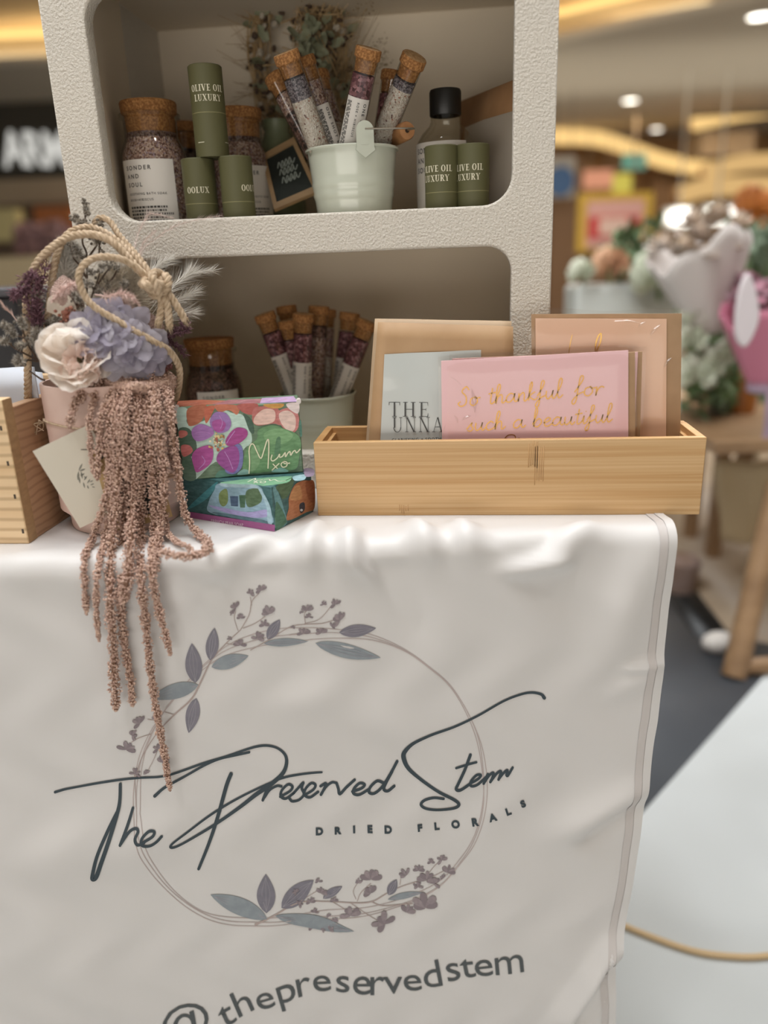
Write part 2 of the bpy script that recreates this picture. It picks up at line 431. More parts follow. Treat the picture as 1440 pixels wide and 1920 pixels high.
def serif2d(s, thick=0.17, thin=0.05, sf=0.1, gap=0.14):
    """two-weight serif capitals, cap height 1, from stems, hairlines and bowls"""
    V, F = [], []; x = [0.0]
    def quad(a, b, c, d):
        n = len(V); V.extend([a, b, c, d]); F.append([n, n + 1, n + 2, n + 3])
    def stem(cx, y0, y1, w, top=True, bot=True, x2=None):
        X = x[0] + cx; X2 = x[0] + (cx if x2 is None else x2)
        quad((X - w / 2, y0), (X + w / 2, y0), (X2 + w / 2, y1), (X2 - w / 2, y1))
        for on, xx, yy, h in ((bot, X, y0, thin), (top, X2, y1 - thin, thin)):
            if on: quad((xx - w / 2 - sf, yy), (xx + w / 2 + sf, yy), (xx + w / 2 + sf, yy + h), (xx - w / 2 - sf, yy + h))
    def bar(x0, x1, y, h=None):
        h = thin if h is None else h; quad((x[0] + x0, y - h / 2), (x[0] + x1, y - h / 2), (x[0] + x1, y + h / 2), (x[0] + x0, y + h / 2))
    def ring(cx, cy, rx, ry, a0, a1, tk, tn):
        o = _arc(cx + x[0], cy, rx, ry, a0, a1, 22); i = _arc(cx + x[0], cy, rx - tk, ry - tn, a0, a1, 22)
        for k in range(len(o) - 1): quad(tuple(o[k]), tuple(o[k + 1]), tuple(i[k + 1]), tuple(i[k]))
    for ch in s:
        if ch == ' ': x[0] += .4; continue
        if ch == 'O': ring(.4, .5, .4, .52, 0, 360, thick, thin); w = .8
        elif ch == 'L': stem(.2, 0, 1, thick); bar(.2, .62, thin / 2); quad((x[0] + .57, 0), (x[0] + .62, 0), (x[0] + .62, .28), (x[0] + .6, .28)); w = .62
        elif ch == 'I': stem(.2, 0, 1, thick); w = .4
        elif ch == 'V': stem(.4, 0, 1, thick, True, False, .12); stem(.42, 0, 1, thin, True, False, .7); w = .8
        elif ch == 'E':
            stem(.2, 0, 1, thick); bar(.2, .62, thin / 2); bar(.2, .6, 1 - thin / 2); bar(.2, .5, .5)
            quad((x[0] + .57, 0), (x[0] + .63, 0), (x[0] + .63, .25), (x[0] + .61, .25)); quad((x[0] + .57, 1), (x[0] + .61, 1), (x[0] + .61, .78), (x[0] + .59, .78)); quad((x[0] + .48, .4), (x[0] + .5, .4), (x[0] + .5, .6), (x[0] + .48, .6)); w = .64
        elif ch == 'U': stem(.2, .3, 1, thick, True, False); stem(.66, .3, 1, thin, True, False); ring(.4, .32, .285, .34, 180, 360, thick * .6, thin); w = .8
        elif ch == 'X': stem(.66, 0, 1, thick, True, True, .16); stem(.14, 0, 1, thin, True, True, .66); w = .8
        elif ch == 'R': stem(.2, 0, 1, thick); bar(.2, .42, 1 - thin / 2); bar(.2, .42, .5); ring(.42, .74, .26, .265, -90, 90, thick * .9, thin); stem(.7, 0, .5, thick * .9, False, True, .42); w = .78
        elif ch == 'Y': stem(.38, .45, 1, thick, True, False, .12); stem(.38, .45, 1, thin, True, False, .68); stem(.38, 0, .5, thick, False, True); w = .76
        elif ch == 'T': stem(.36, 0, 1, thick); bar(0, .72, 1 - thin / 2); quad((x[0], .78), (x[0] + .03, .78), (x[0] + .05, 1), (x[0], 1)); quad((x[0] + .69, .78), (x[0] + .72, .78), (x[0] + .72, 1), (x[0] + .67, 1)); w = .72
        elif ch == 'H': stem(.18, 0, 1, thick); stem(.68, 0, 1, thick); bar(.18, .68, .5); w = .86
        elif ch == 'N': stem(.14, 0, 1, thin); stem(.7, 0, 1, thin); stem(.68, 0, 1, thick, False, False, .16); w = .84
        elif ch == 'A': stem(.1, 0, 1, thin, False, True, .38); stem(.68, 0, 1, thick, False, True, .4); bar(.2, .58, .34); w = .78
        else: w = .3
        x[0] += w + gap
    return np.array(V, float), F
HAND = {
 'a': (1.08, [[(.75, .85), (.4, 1.0), (.08, .6), (.12, .1), (.45, .05), (.72, .5), (.8, .98), (.78, .3), (.95, .02), (1.2, .3)]]),
 'b': (.95, [[(.0, .3), (.28, 1.5), (.3, 2.1), (.14, 2.1), (.1, 1.0), (.12, .05), (.22, .6), (.55, .95), (.8, .55), (.5, .0), (.14, .1)]]),
 'c': (.85, [[(.75, .8), (.45, 1.0), (.1, .55), (.25, .02), (.6, .05), (.95, .35)]]),
 'e': (.85, [[(.05, .4), (.45, .55), (.65, .85), (.4, 1.0), (.12, .6), (.25, .02), (.6, .05), (.95, .38)]]),
 'f': (.72, [[(.0, .4), (.5, 1.6), (.5, 2.1), (.3, 2.0), (.25, 1.0), (.22, -.5), (.02, -.85), (-.08, -.5), (.3, .15), (.75, .45)]]),
 'h': (.98, [[(.02, .3), (.38, 1.6), (.32, 2.15), (.14, 1.8), (.1, 0.0), (.25, .7), (.55, .95), (.66, .6), (.66, .1), (.8, .0), (1.05, .3)]]),
 'i': (.52, [[(.05, .3), (.2, .95), (.18, .2), (.32, .0), (.6, .35)], [(.3, 1.42), (.34, 1.5)]]),
 'k': (.85, [[(.02, .3), (.3, 1.6), (.25, 2.1), (.1, 1.6), (.1, 0.)], [(.62, .95), (.16, .5), (.6, .05), (.9, .25)]]),
 'l': (.6, [[(.02, .3), (.42, 1.6), (.4, 2.2), (.2, 2.0), (.14, .6), (.3, .0), (.65, .35)]]),
 'm': (1.35, [[(.1, .95), (.1, .0), (.2, .7), (.42, .98), (.5, .6), (.5, .0), (.62, .7), (.85, .98), (.95, .6), (.95, .1), (1.1, .0), (1.3, .3)]]),
 'n': (.95, [[(.1, .95), (.1, .0), (.2, .65), (.5, .98), (.62, .6), (.62, .1), (.76, .0), (1.0, .33)]]),
 'o': (.95, [[(.5, .95), (.15, .75), (.12, .2), (.45, .0), (.75, .4), (.6, .9), (.5, .95), (.65, .8), (1., .85)]]),
 'r': (.7, [[(.1, .95), (.12, .0), (.2, .6), (.45, .95), (.72, .85)]]),
 's': (.72, [[(.0, .2), (.45, .98), (.4, .6), (.6, .3), (.4, .0), (.08, .08)]]),
 't': (.65, [[(.34, 1.8), (.25, .3), (.4, .0), (.75, .35)], [(0, 1.15), (.68, 1.28)]]),
 'u': (1.0, [[(.1, .95), (.1, .3), (.3, .0), (.6, .4), (.7, .95), (.66, .25), (.82, .0), (1.05, .33)]]),
 'S': (1.0, [[(.9, 1.8), (.6, 2.2), (.25, 1.7), (.65, 1.1), (.7, .3), (.3, .0), (0, .3), (.2, .55)]]),
 'x': (.8, [[(.05, .95), (.6, .05)], [(.65, .98), (.05, .0)]]),
 'M': (1.6, [[(.05, .0), (.2, 1.9), (.6, .7), (1.0, 2.1), (1.1, .1)]]),
}
def hand2d(s, slant=0.14):
    """list of smooth 2-D strokes of a handwritten line, x-height 1"""
    x = 0; out = []
    for ch in s:
        if ch == ' ': x += .75; continue
        adv, st = HAND[ch]
        for k in st: out.append(np.array([(x + a + slant * b, b) for a, b in k]))
        x += adv
    return out, x
def on_face(V2, F, mb, o, u, v, size, m=0, off=0.0):
    """2-D shape laid on a flat face with origin o and directions u, v"""
    V2 = np.asarray(V2); u = np.asarray(u); v = np.asarray(v); n = np.cross(u, v)
    mb.add(np.asarray(o) + V2[:, :1] * size * u + V2[:, 1:2] * size * v + n * off, F, m)
def on_cyl(V2, F, mb, c, r, z0, a0, size, m=0):
    """2-D shape wrapped on a vertical cylinder; x = 0 falls at angle a0"""
    V2 = np.asarray(V2); a = a0 + V2[:, 0] * size / r
    mb.add(np.stack([c[0] + r * np.cos(a), c[1] + r * np.sin(a), z0 + V2[:, 1] * size], 1), F, m)
def lines2d(w, h, rows, seed=1, fill=.6):
    """rows of small print as rows of broken dashes"""
    r = random.Random(seed); V, F = [], []
    for k in range(rows):
        y = h * (1 - (k + .5) / rows); x = 0; end = w * r.uniform(.7, 1)
        while x < end:
            l = r.uniform(.02, .07) * w; n = len(V); hh = h / rows * fill / 2
            V += [(x, y - hh), (min(x + l, w), y - hh), (min(x + l, w), y + hh), (x, y + hh)]; F.append([n, n + 1, n + 2, n + 3]); x += l + .018 * w
    return np.array(V), F
# ================================================================== SETTING: a shopping mall concourse
R0 = rz(YAW)
F0 = R0[1]
def at_h(x, y, H):
    return on_plane(x, y, CAM + F0 * H, F0)
def slab_h(x0, x1, y0, y1, H, th):
    """box facing the concourse: the extent seen between photo columns and rows at real distance H, th thick"""
    a = at_h((x0 + x1) / 2, y0, H); b = at_h((x0 + x1) / 2, y1, H); c = at_h(x0, (y0 + y1) / 2, H); d = at_h(x1, (y0 + y1) / 2, H)
    w = abs(np.dot(d - c, R0[0])); h = abs(a[2] - b[2])
    ctr = (c + d) / 2; ctr[2] = (a[2] + b[2]) / 2
    return box(ctr + F0 * th / 2, (w, th, h), R0), ctr, w, h

tile = M('floor_tile', '#cdd2d3', 0.35, '#c0c4c4', 2.5, 2)
dark_tile = M('dark_floor_tile', '#50545a', 0.45, '#5d6166', 3, 2)
black_tile = M('black_floor_tile', '#1e2022', 0.4)
mb = MB(); mb.add(*bx(-14, 16, -4, 26, -0.05, 0.0))
tag(mb.build('floor', [tile], sharp=None), kind='structure')
# dark wedge of floor tiles with a black edge strip
p = [on_z(1252, 1040, 0), on_z(1372, 1195, 0), on_z(1480, 1215, 0), on_z(1195, 1535, 0), on_z(1000, 1500, 0), on_z(1000, 1100, 0)]
mb = MB(); mb.add(*prism([q + np.array([0, 0, 0.0]) for q in p], (0, 0, 0.002)))
tag(mb.build('floor_inlay', [dark_tile], sharp=None), kind='structure')
a, b = p[0], p[1]; s = unit(np.cross(b - a, (0, 0, 1))) * 0.10
mb = MB(); mb.add(*prism([a, b, b - s, a - s] if (a - s)[0] < a[0] else [a, b, b + s, a + s], (0, 0, 0.003)))
tag(mb.build('floor_inlay', [black_tile], sharp=None), kind='structure')
p = [on_z(1080, 1020, 0), on_z(1236, 1026, 0), on_z(1372, 1197, 0), on_z(1700, 1270, 0), on_z(1700, 640, 0), on_z(1080, 650, 0)]
mb = MB(); mb.add(*prism(p, (0, 0, 0.0015)))
tag(mb.build('floor_inlay', [M('beige_floor_tile', '#b8a48c', 0.4, '#aa967e', 3, 2)], sharp=None), kind='structure')

# ceiling: a dropped panel beyond a warm lit recess
ceil_m = M('ceiling_paint', '#cfc6b6', 0.9)
edge = [on_z(x, y, 3.2) for x, y in [(-500, 140), (0, 121), (560, 100), (1050, 78), (1400, 2), (1750, -90)]]
far = [on_plane(1900, 200, CAM + F0 * 17.5, F0), on_plane(-700, 200, CAM + F0 * 17.5, F0)]
far = [np.array([q[0], q[1], 3.2]) for q in far]
mb = MB(); mb.add(*prism(edge + far, (0, 0, 0.25)))
tag(mb.build('ceiling', [ceil_m], sharp=None), kind='structure')
mb = MB(); mb.add(*bx(-14, 16, -4, 14.0, 3.5, 3.55))
tag(mb.build('ceiling', [M('recess_paint', '#d8bd93', 0.9)], sharp=None), kind='structure')
cove = emit('warm_cove', '#ffcf80', 1.5)
mb = MB(); mb.add(*tube([q + np.array([0, -0.05, 0.27]) for q in edge], 0.035, 8))
tag(mb.build('cove_light', [cove]), 'long warm strip light along the edge of the dropped ceiling', 'light')
mb = MB(); mb.add(*tube([q + np.array([0, -0.02, 0.06]) for q in edge], 0.075, 8))
tag(mb.build('trim_1', [M('white_trim', '#e2dccf', .7)]), kind='structure')
# shop wall at the end of the concourse
wallm = M('shop_wall_paint', '#c09668', 0.8, '#a67e54', 0.8, 2)
mb = MB(); c = CAM + F0 * 17.3; c[2] = 1.6
mb.add(*box(c, (34, .2, 3.2), R0))
tag(mb.build('wall_back', [wallm], sharp=None), kind='structure')

dl = emit('downlight_glow', '#fff8ea', 6.0)
rimm = M('downlight_rim', '#e8e4da', 0.5)
for (x, y, r, lab) in [(1182, 187, .11, 'round white downlight in the middle of the grey ceiling'), (1425, 28, .11, 'large round white downlight cut by the edge of the picture'), (1231, 241, .10, 'small round downlight lowest of the three beside the cabinet')]:
    q = on_z(x, y, 3.2)
    t = thing('downlight', lab, 'light', (q[0], q[1], 3.2))
    mb = MB(); mb.add(*lathe([(1e-4, -.012), (r, -.012), (r, 0)], 24, q)); mb.build('diffuser', [dl], t)
    mb = MB(); mb.add(*lathe([(r, 0), (r, -.02), (r * 1.2, -.016), (r * 1.22, 0)], 24, q)); mb.build('rim', [rimm], t)

def panel(name, lab, cat, x0, x1, y0, y1, H, mat, th=.08, bevel=0, group=None):
    (V, F), ctr, w, h = slab_h(x0, x1, y0, y1, H, th)
    t = thing(name, lab, cat, ctr, group)
    MB().add(V, F).build('panel', [mat], t, bevel=bevel)
    return t, ctr, w, h
def hang(t, ctr, w, h):
    mb = MB()
    for s_ in (-.3, .3):
        q = ctr + R0[0] * w * s_ + F0 * .03; mb.add(*tube([[q[0], q[1], ctr[2] + h / 2 - .01], [q[0], q[1], 3.2]], .006, 5))
    mb.build('hanger', [M('hanger_wire', '#8d8579', .6)], t)
def sub_panel(t, name, x0, x1, y0, y1, H, mat, th=.02, bevel=0):
    (V, F), ctr, w, h = slab_h(x0, x1, y0, y1, H, th)
    return MB().add(V, F).build(name, [mat], t, bevel=bevel)

# warm lit bulkheads over the far shops
warm = emit('warm_bulkhead', '#ffd38a', 1.0)
warm2 = emit('warm_bulkhead_low', '#f2c684', 0.75)
tan = M('bulkhead_tan', '#c49a6c', 0.8)
grey = M('bulkhead_grey', '#9a8468', 0.8)
for i, (pts, r, H, lab) in enumerate([
        ([(1030, 256), (1130, 262), (1240, 300), (1330, 318)], .13, 15.5, 'long warm strip light running down from behind the cabinet over the shops'),
        ([(1300, 232), (1380, 214), (1480, 200)], .12, 15.0, 'warm strip light high up over the far shops'),
        ([(1325, 322), (1390, 306), (1480, 300)], .13, 14.0, 'warm strip light above the pair of bright spot lamps'),
        ([(1275, 366), (1340, 350), (1480, 348)], .14, 13.0, 'lowest warm strip light, just over the bright spot lamps')]):
    P = [at_h(x, y, H) for x, y in pts]
    t = thing('strip_light', lab, 'light', P[0])
    mb = MB(); mb.add(*tube(cr(P, 6), r, 8)); mb.build('tube', [warm if i < 2 else warm2], t)
    mb = MB(); mb.add(*tube(cr([q + F0 * r * 1.5 for q in P], 6), r * 1.05, 6)); mb.build('housing', [tan], t)
panel('ceiling_bulkhead', 'grey boxed bulkhead hanging among the warm strip lights', 'bulkhead', 1315, 1415, 246, 290, 14.5, grey, .6)
panel('shop_pillar', 'dark brown pillar between the far shops', 'pillar', 1222, 1276, 300, 470, 16.2, M('dark_brown', '#7c5e40', 0.7), .5)
panel('shop_pillar', 'brown pillar showing just past the cabinet edge', 'pillar', 1030, 1088, 300, 640, 12.6, M('mid_brown', '#a8866a', 0.7), .5)
t, *_ = panel('shop_sign', 'white shop sign with a blue disc beside the cabinet', 'sign', 1030, 1080, 292, 372, 12, M('sign_white', '#d8d3cd', 0.6), .1, .03)
hang(t, at_h(1055, 332, 12), .4, .6); q = at_h(1050, 340, 11.97); rr = .2
MB().add(*lathe([(1e-4, .03), (rr, .03), (rr, 0)], 24, q, -F0)).build('disc', [M('sign_blue', '#5d86c0', 0.5)], t)
t, *_ = panel('exit_sign', 'small green exit sign hanging over the shops', 'sign', 1169, 1212, 288, 317, 13, emit('exit_green', '#74ab92', 0.75), .06)
# running figure on the exit sign
q = at_h(1190, 302, 12.95)
mb = MB()
for V2 in ([(-.05, -.09), (-.02, -.09), (.02, -.01), (-.01, .0)], [(.07, -.09), (.09, -.08), (.03, .01), (.0, .0)], [(-.02, -.02), (.03, -.02), (.05, .06), (.0, .06)], [(.01, .07), (.05, .07), (.05, .11), (.01, .11)], [(.04, .05), (.09, .01), (.1, .03), (.05, .065)], [(.01, .05), (-.05, .03), (-.05, .05), (.01, .065)]):
    on_face(V2, [[0, 1, 2, 3]], mb, q, R0[0], np.array([0, 0, 1.]), 1.0)
mb.build('running_figure', [M('sign_white', '#d8d3cd')], t, sharp=None)
MB().add(*tube([at_h(1190, 288, 13.03), [*at_h(1190, 288, 13.03)[:2], 3.2]], .012, 6)).build('hanger', [grey], t)
panel('shop_sign', 'salmon pink lit sign in a shop front', 'sign', 1093, 1152, 318, 352, 15, emit('salmon_sign', '#e8a07e', 0.8), .1, .06); hang(bpy.data.objects['shop_sign.001'], at_h(1122, 335, 15), .6, .3)
panel('shop_sign', 'yellow round lit sign touching the salmon sign', 'sign', 1150, 1186, 325, 364, 14.9, emit('yellow_sign', '#e2d060', 0.75), .1, .16); hang(bpy.data.objects['shop_sign.002'], at_h(1168, 344, 14.9), .3, .35)
# sale poster in a yellow frame
t, *_ = panel('poster_stand', 'red and pink sale poster in a yellow frame', 'poster', 1084, 1222, 362, 470, 10, M('poster_yellow', '#d9b64c', 0.6), .06)
sub_panel(t, 'poster', 1100, 1206, 376, 462, 9.95, M('poster_pink', '#e2b3ae', 0.6))
sub_panel(t, 'red_band', 1104, 1198, 405, 446, 9.92, M('poster_red', '#cf4a4c', 0.6))
sub_panel(t, 'white_band', 1124, 1178, 408, 440, 9.90, M('poster_white', '#e6c9c0', 0.6))
q = at_h(1153, 470, 10)
MB().add(*tube([q + F0 * .05, [q[0], q[1], 0]], .03, 8)).add(*box((q[0], q[1], .01), (.5, .4, .02), R0)).build('post', [grey], t)
spot = emit('spot_glow', '#fffdf4', 3.0)
for (x0, x1, y0, y1, lab) in [(1250, 1304, 390, 424, 'bright white lamp above the paper wrapped bouquet'), (1322, 1376, 386, 418, 'bright white lamp over the gap beside the wrapped bouquet')]:
    t = thing('spot_lamp', lab, 'light', at_h((x0 + x1) / 2, (y0 + y1) / 2, 11))
    q = at_h((x0 + x1) / 2, (y0 + y1) / 2, 11); w = np.linalg.norm(at_h(x1, y0, 11) - at_h(x0, y0, 11)) / 2
    V, F = ICO3; MB().add(V * np.array([w, .08, w * .6]) @ R0 + q, F).build('bulb', [spot], t)
    MB().add(*box(q + F0 * .1, (w * 2.1, .1, w * 1.3), R0)).add(*tube([q + F0 * .1, [*(q + F0 * .1)[:2], 3.2]], .015, 6)).build('housing', [rimm], t)
panel('counter', 'dark brown shop counter far behind the flower stand', 'counter', 1094, 1500, 440, 640, 13.5, M('counter_brown', '#a08468', 0.6), .8)
V, F = scatter(ICO1, np.array([at_h(rng.uniform(1393, 1460), rng.uniform(366, 425), 5 + rng.uniform(-.2, .2)) for _ in range(60)]), .055, .4)
t = tag(MB().add(V, F).build('orange_foliage', [M('orange_leaf', '#c4762c', 0.6, '#a05a20', 20)]), 'orange autumn foliage above the greenery', 'plant')
MB().add(*tube([at_h(1430, 400, 5), [*at_h(1430, 400, 5)[:2], 0]], .03, 6)).build('trunk', [M('mid_brown', '#8a6a4e')], t)

# ------------------------------------------------------------------ shop front on the other side
dark = M('fascia_dark', '#37352f', 0.6)
(V, F), ctr, w, h = slab_h(-330, 160, 196, 338, 9.0, .2)
t = thing('shop_fascia', 'dark shop fascia with white capital letters', 'sign', ctr)
MB().add(V, F).build('panel', [dark], t)
lt = emit('letter_white', '#d8d6cf', 0.85)
mb = MB()
for ch, x, in (('A', 8), ('R', 52), ('M', 88)):
    V2, F2 = text2d(ch, 0.03); V2 = V2 - V2.min(0)
    a = at_h(x, 314, 8.97); hh = 52 * 9.4 / FPX
    on_face(V2 * np.array([.72, 1]), F2, mb, a, R0[0], np.array([0, 0, 1.]), hh / .72)
mb.build('lettering', [lt], t, sharp=None)
panel('shop_soffit', 'beige lit soffit under the dark shop fascia', 'soffit', -330, 160, 340, 386, 8.9, M('soffit_beige', '#a89a86', 0.7), .3)
panel('shop_column', 'orange brown column at the shop front', 'column', 82, 150, 386, 640, 8.6, M('orange_brown', '#a8673c', 0.6), .3)
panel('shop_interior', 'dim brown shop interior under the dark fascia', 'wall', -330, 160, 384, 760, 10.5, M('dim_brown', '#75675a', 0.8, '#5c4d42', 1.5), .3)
panel('display_box', 'pale yellow box on display in the dim shop', 'box', -40, 32, 392, 452, 8.3, M('pale_yellow', '#cfc592', 0.6), .2)
panel('display_box', 'long beige box below the mauve flowers', 'box', -40, 76, 482, 552, 6.2, M('soft_beige', '#c9b896', 0.6), .3)
pts = np.array([at_h(rng.uniform(36, 125), rng.uniform(425, 480), 6.6 + rng.uniform(-.2, .2)) for _ in range(160)])
V, F = scatter(ICO1, pts, .055, .4)
t = tag(MB().add(V, F).build('mauve_flowers', [M('mauve', '#9c7c7c', 0.7, '#7d5f62', 12)]), 'mauve flowers on show outside the dim shop', 'flowers')
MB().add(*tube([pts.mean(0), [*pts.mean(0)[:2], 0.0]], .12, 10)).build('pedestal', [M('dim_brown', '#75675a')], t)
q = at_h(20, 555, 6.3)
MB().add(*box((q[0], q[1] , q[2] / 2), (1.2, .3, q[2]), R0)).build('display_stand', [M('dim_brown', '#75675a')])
tag(bpy.data.objects['display_stand'], 'brown stand holding the long beige box', 'stand')

# ------------------------------------------------------------------ flower stall beside the table
oak = wood('stall_wood', '#86684a', '#a0805e', (6, 30, 30), 0.5)
stH = 2.15
top_z = on_plane(1350, 800, CAM + F0 * 2.0, F0)[2]
ca = at_h(1290, 800, 1.72); cb = at_h(1290, 770, 2.6)
t = thing('flower_stand', 'low wooden stand holding the flower vases', 'stand', (*at_h(1420, 800, 2.1)[:2], 0))
ctr = at_h(1460, 800, 2.15); ctr[2] = top_z - .02
MB().add(*box(ctr, (.62, .6, .035), R0)).build('tabletop', [oak], t, bevel=.004)
# raking legs, rung and crossbar
fl = on_z(1376, 1268, 0.0); ft = at_h(1462, 905, 1.86)
mb = MB(); mb.add(*tube([fl, ft], .031, 10)); mb.build('leg', [oak], t)
bl = on_z(1346, 984, 0.0); bt = at_h(1408, 858, 2.55)
bt2 = at_h(1404, 840, 2.4)
mb = MB(); mb.add(*tube([bl, bt2], .030, 10)); mb.build('leg', [oak], t)
for dx in (.42,):
    o1 = R0[0] * dx
    MB().add(*tube([fl + o1, ft + o1], .031, 10)).build('leg', [oak], t)
    MB().add(*tube([bl + o1, bt2 + o1], .030, 10)).build('leg', [oak], t)
r0_ = fl + (ft - fl) * .05
MB().add(*tube([r0_, r0_ + R0[0] * .42], .022, 8)).build('rung', [oak], t)
cream = M('cream_cloth', '#cdb894', 0.9, bump=.2, bs=30)
P = []
for i in range(9):
    for j in range(9):
        a = i / 8; b = j / 8
        p_ = at_h(1356 + 120 * a, 868 + 150 * b, 2.25) + F0 * (.02 * math.sin(a * 9 + b * 2)); P.append(p_)
Fq = np.array([[i * 9 + j, i * 9 + j + 1, (i + 1) * 9 + j + 1, (i + 1) * 9 + j] for i in range(8) for j in range(8)])
o = MB().add(P, Fq).build('cloth_bag', [cream]); o.modifiers.new('s', 'SOLIDIFY').thickness = .03
tag(o, 'cream cloth bag hanging under the flower stand', 'bag')
MB().add(*tube([at_h(1420, 868, 2.25), at_h(1420, 815, 2.2)], .006, 6)).build('strap', [cream], o)
V, F = ICO3
q = on_z(1346, 1222, 0.0)
tag(MB().add(V * np.array([.045, .03, .03]) @ R0 + q + np.array([0, 0, .028]), F).build('floor_stop', [M('sign_white', '#d8d3cd')]), 'small white rounded stop on the dark floor beside the wooden leg', 'stop')
q = on_z(1272, 1105, 0.0)
tag(MB().add(*lathe([(1e-4, 0), (.05, 0), (.06, .1), (.05, .11), (1e-4, .11)], 20, q)).build('floor_pot', [M('clay', '#7d6556', 0.8, '#93807a', 20)]), 'small brown clay pot on the floor behind the tablecloth edge', 'pot')
# tan cord on the pale floor
P = cr([on_z(900, 1560, .006), on_z(1040, 1668, .006), on_z(1150, 1726, .006), on_z(1220, 1756, .006), on_z(1300, 1783, .006), on_z(1370, 1793, .006), on_z(1440, 1792, .006), on_z(1560, 1770, .006), on_z(1750, 1690, .006), on_z(1950, 1640, .006)], 10)
tag(MB().add(*tube(P, .0048, 8)).build('cord', [M('tan_cord', '#b59b74', 0.6)]), 'tan cord curving across the pale floor tiles', 'cord')

# planter and vases on the stand
white_pot = M('white_pot', '#c9cdc8', 0.5)
green = M('leaf_green', '#7f9668', 0.7, '#5f7a4c', 25)
dgreen = M('leaf_dark', '#56684a', 0.7, '#6c7f56', 25)
gmint = M('leaf_sage', '#8a9a84', 0.6, '#72856c', 25)
def vase(name, lab, cat, px, py0, py1, H, rt, rb, mat):
    a = at_h(px, py1, H)
    hgt = at_h(px, py0, H)[2] - a[2]
    o = MB().add(*lathe([(1e-4, 0), (rb, 0), (rt, hgt), (rt * .88, hgt), (rb * .85, .01), (1e-4, .01)], 24, a)).build(name, [mat])
    return tag(o, lab, cat), a, hgt
# second small table for the planter
t2 = thing('flower_bench', 'wooden bench behind the bamboo box carrying the white planter', 'bench', (*at_h(1180, 640, 2.6)[:2], 0))
pz = at_h(1180, 640, 2.55)[2]
MB().add(*box((*at_h(1200, 640, 2.6)[:2], pz - .015), (.62, .3, .03), R0)).build('seat', [oak], t2)
for dx in (-.27, .27):
    for dy in (-.1, .1):
        b0 = np.array([*at_h(1200, 640, 2.6)[:2], 0]) + R0[0] * dx + R0[1] * dy
        MB().add(*box(b0 + np.array([0, 0, pz / 2 - .015]), (.04, .04, pz - .03), R0)).build('leg', [oak], t2)
(V, F), ctr, w, h = slab_h(1078, 1288, 532, 640, 2.55, .16)
t3 = tag(MB().add(V, F).build('planter', [white_pot], bevel=.015), 'white rectangular planter full of white and peach blooms', 'planter')

def bloom(name, lab, cat, px, py, H, r, mat, n=26, stem_to=None, group=None):
    c = at_h(px, py, H)
    t = thing(name, lab, cat, c, group)
    mb = MB()
    for i in range(n):
        th = i * 2.399; z = 1 - 1.5 * i / n
        rr = math.sqrt(max(0, 1 - z * z)); d = np.array([rr * math.cos(th), rr * math.sin(th), z])
        mb.add(*petal(c + d * r * .35, d + np.array([0, 0, .2]), np.cross(d, (0.3, .2, 1)), r * .75, r * .8, .3, .1, .1, 4, 5))
    mb.build('petals', [mat], t)
    if stem_to is not None: MB().add(*tube([c, stem_to], r * .08, 5)).build('stem', [green], t)
    return t
base = lambda px, H=2.62: at_h(px, 640, H) + np.array([0, 0, .04])
whiteb = M('bloom_white', '#d6d8c6', 0.6, '#c2c7b0', 20); peachb = M('bloom_peach', '#cfa583', 0.6, '#bd9070', 20)
bloom('white_rose', 'white rose at the corner of the white planter', 'flower', 1092, 512, 2.55, .045, whiteb, stem_to=base(1100))
bloom('peach_rose', 'large peach rose in the white planter', 'flower', 1143, 500, 2.55, .06, peachb, stem_to=base(1140))
bloom('white_hydrangea', 'big greenish white hydrangea head in the white planter', 'flower', 1238, 516, 2.5, .085, M('bloom_greenwhite', '#ccd0bc', 0.6, '#b4bba0', 20), 60, stem_to=base(1230))
def leaves(mb, pts, L, m=0):
    for p_ in pts:
        d = unit(rng.normal(size=3) + np.array([0, 0, .4]))
        mb.add(*petal(p_, d, rng.normal(size=3), L * rng.uniform(.7, 1.3), L * .45, .2, 0, .1, 4, 3, .2), m)
def bush(name, lab, cat, pxs, pys, H, n, L, mat, to=None, dz=.1):
    pts = np.array([at_h(rng.uniform(*pxs), rng.uniform(*pys), H + rng.uniform(-dz, dz)) for _ in range(n)])
    c = pts.mean(0); t = thing(name, lab, cat, c)
    mb = MB(); leaves(mb, pts, L); mb.build('leaves', [mat], t)
    if to is not None:
        mb = MB()
        for q in pts[:6]: mb.add(*tube([q, to], .004, 4))
        mb.build('stems', [dgreen], t)
    return t
bush('leafy_greenery', 'dark green foliage between the peach rose and hydrangea', 'plant', (1150, 1230), (425, 525), 2.65, 90, .06, dgreen, base(1190))
bush('leafy_greenery', 'pale sage foliage standing over the pink bouquet', 'plant', (1372, 1470), (425, 500), 2.5, 70, .07, gmint, at_h(1430, 770, 2.3))
bush('leafy_greenery', 'green bushy foliage behind the pink bouquet', 'plant', (1395, 1490), (450, 560), 2.7, 110, .08, green, at_h(1430, 770, 2.3))
bush('leafy_greenery', 'loose green stems with white blooms in the grey vase', 'plant', (1285, 1395), (575, 745), 2.2, 150, .055, green, at_h(1345, 760, 2.2))
bush('leafy_greenery', 'dark trailing greenery hanging low beside the amber vase', 'plant', (1290, 1370), (680, 775), 2.15, 60, .05, dgreen, at_h(1345, 760, 2.2))
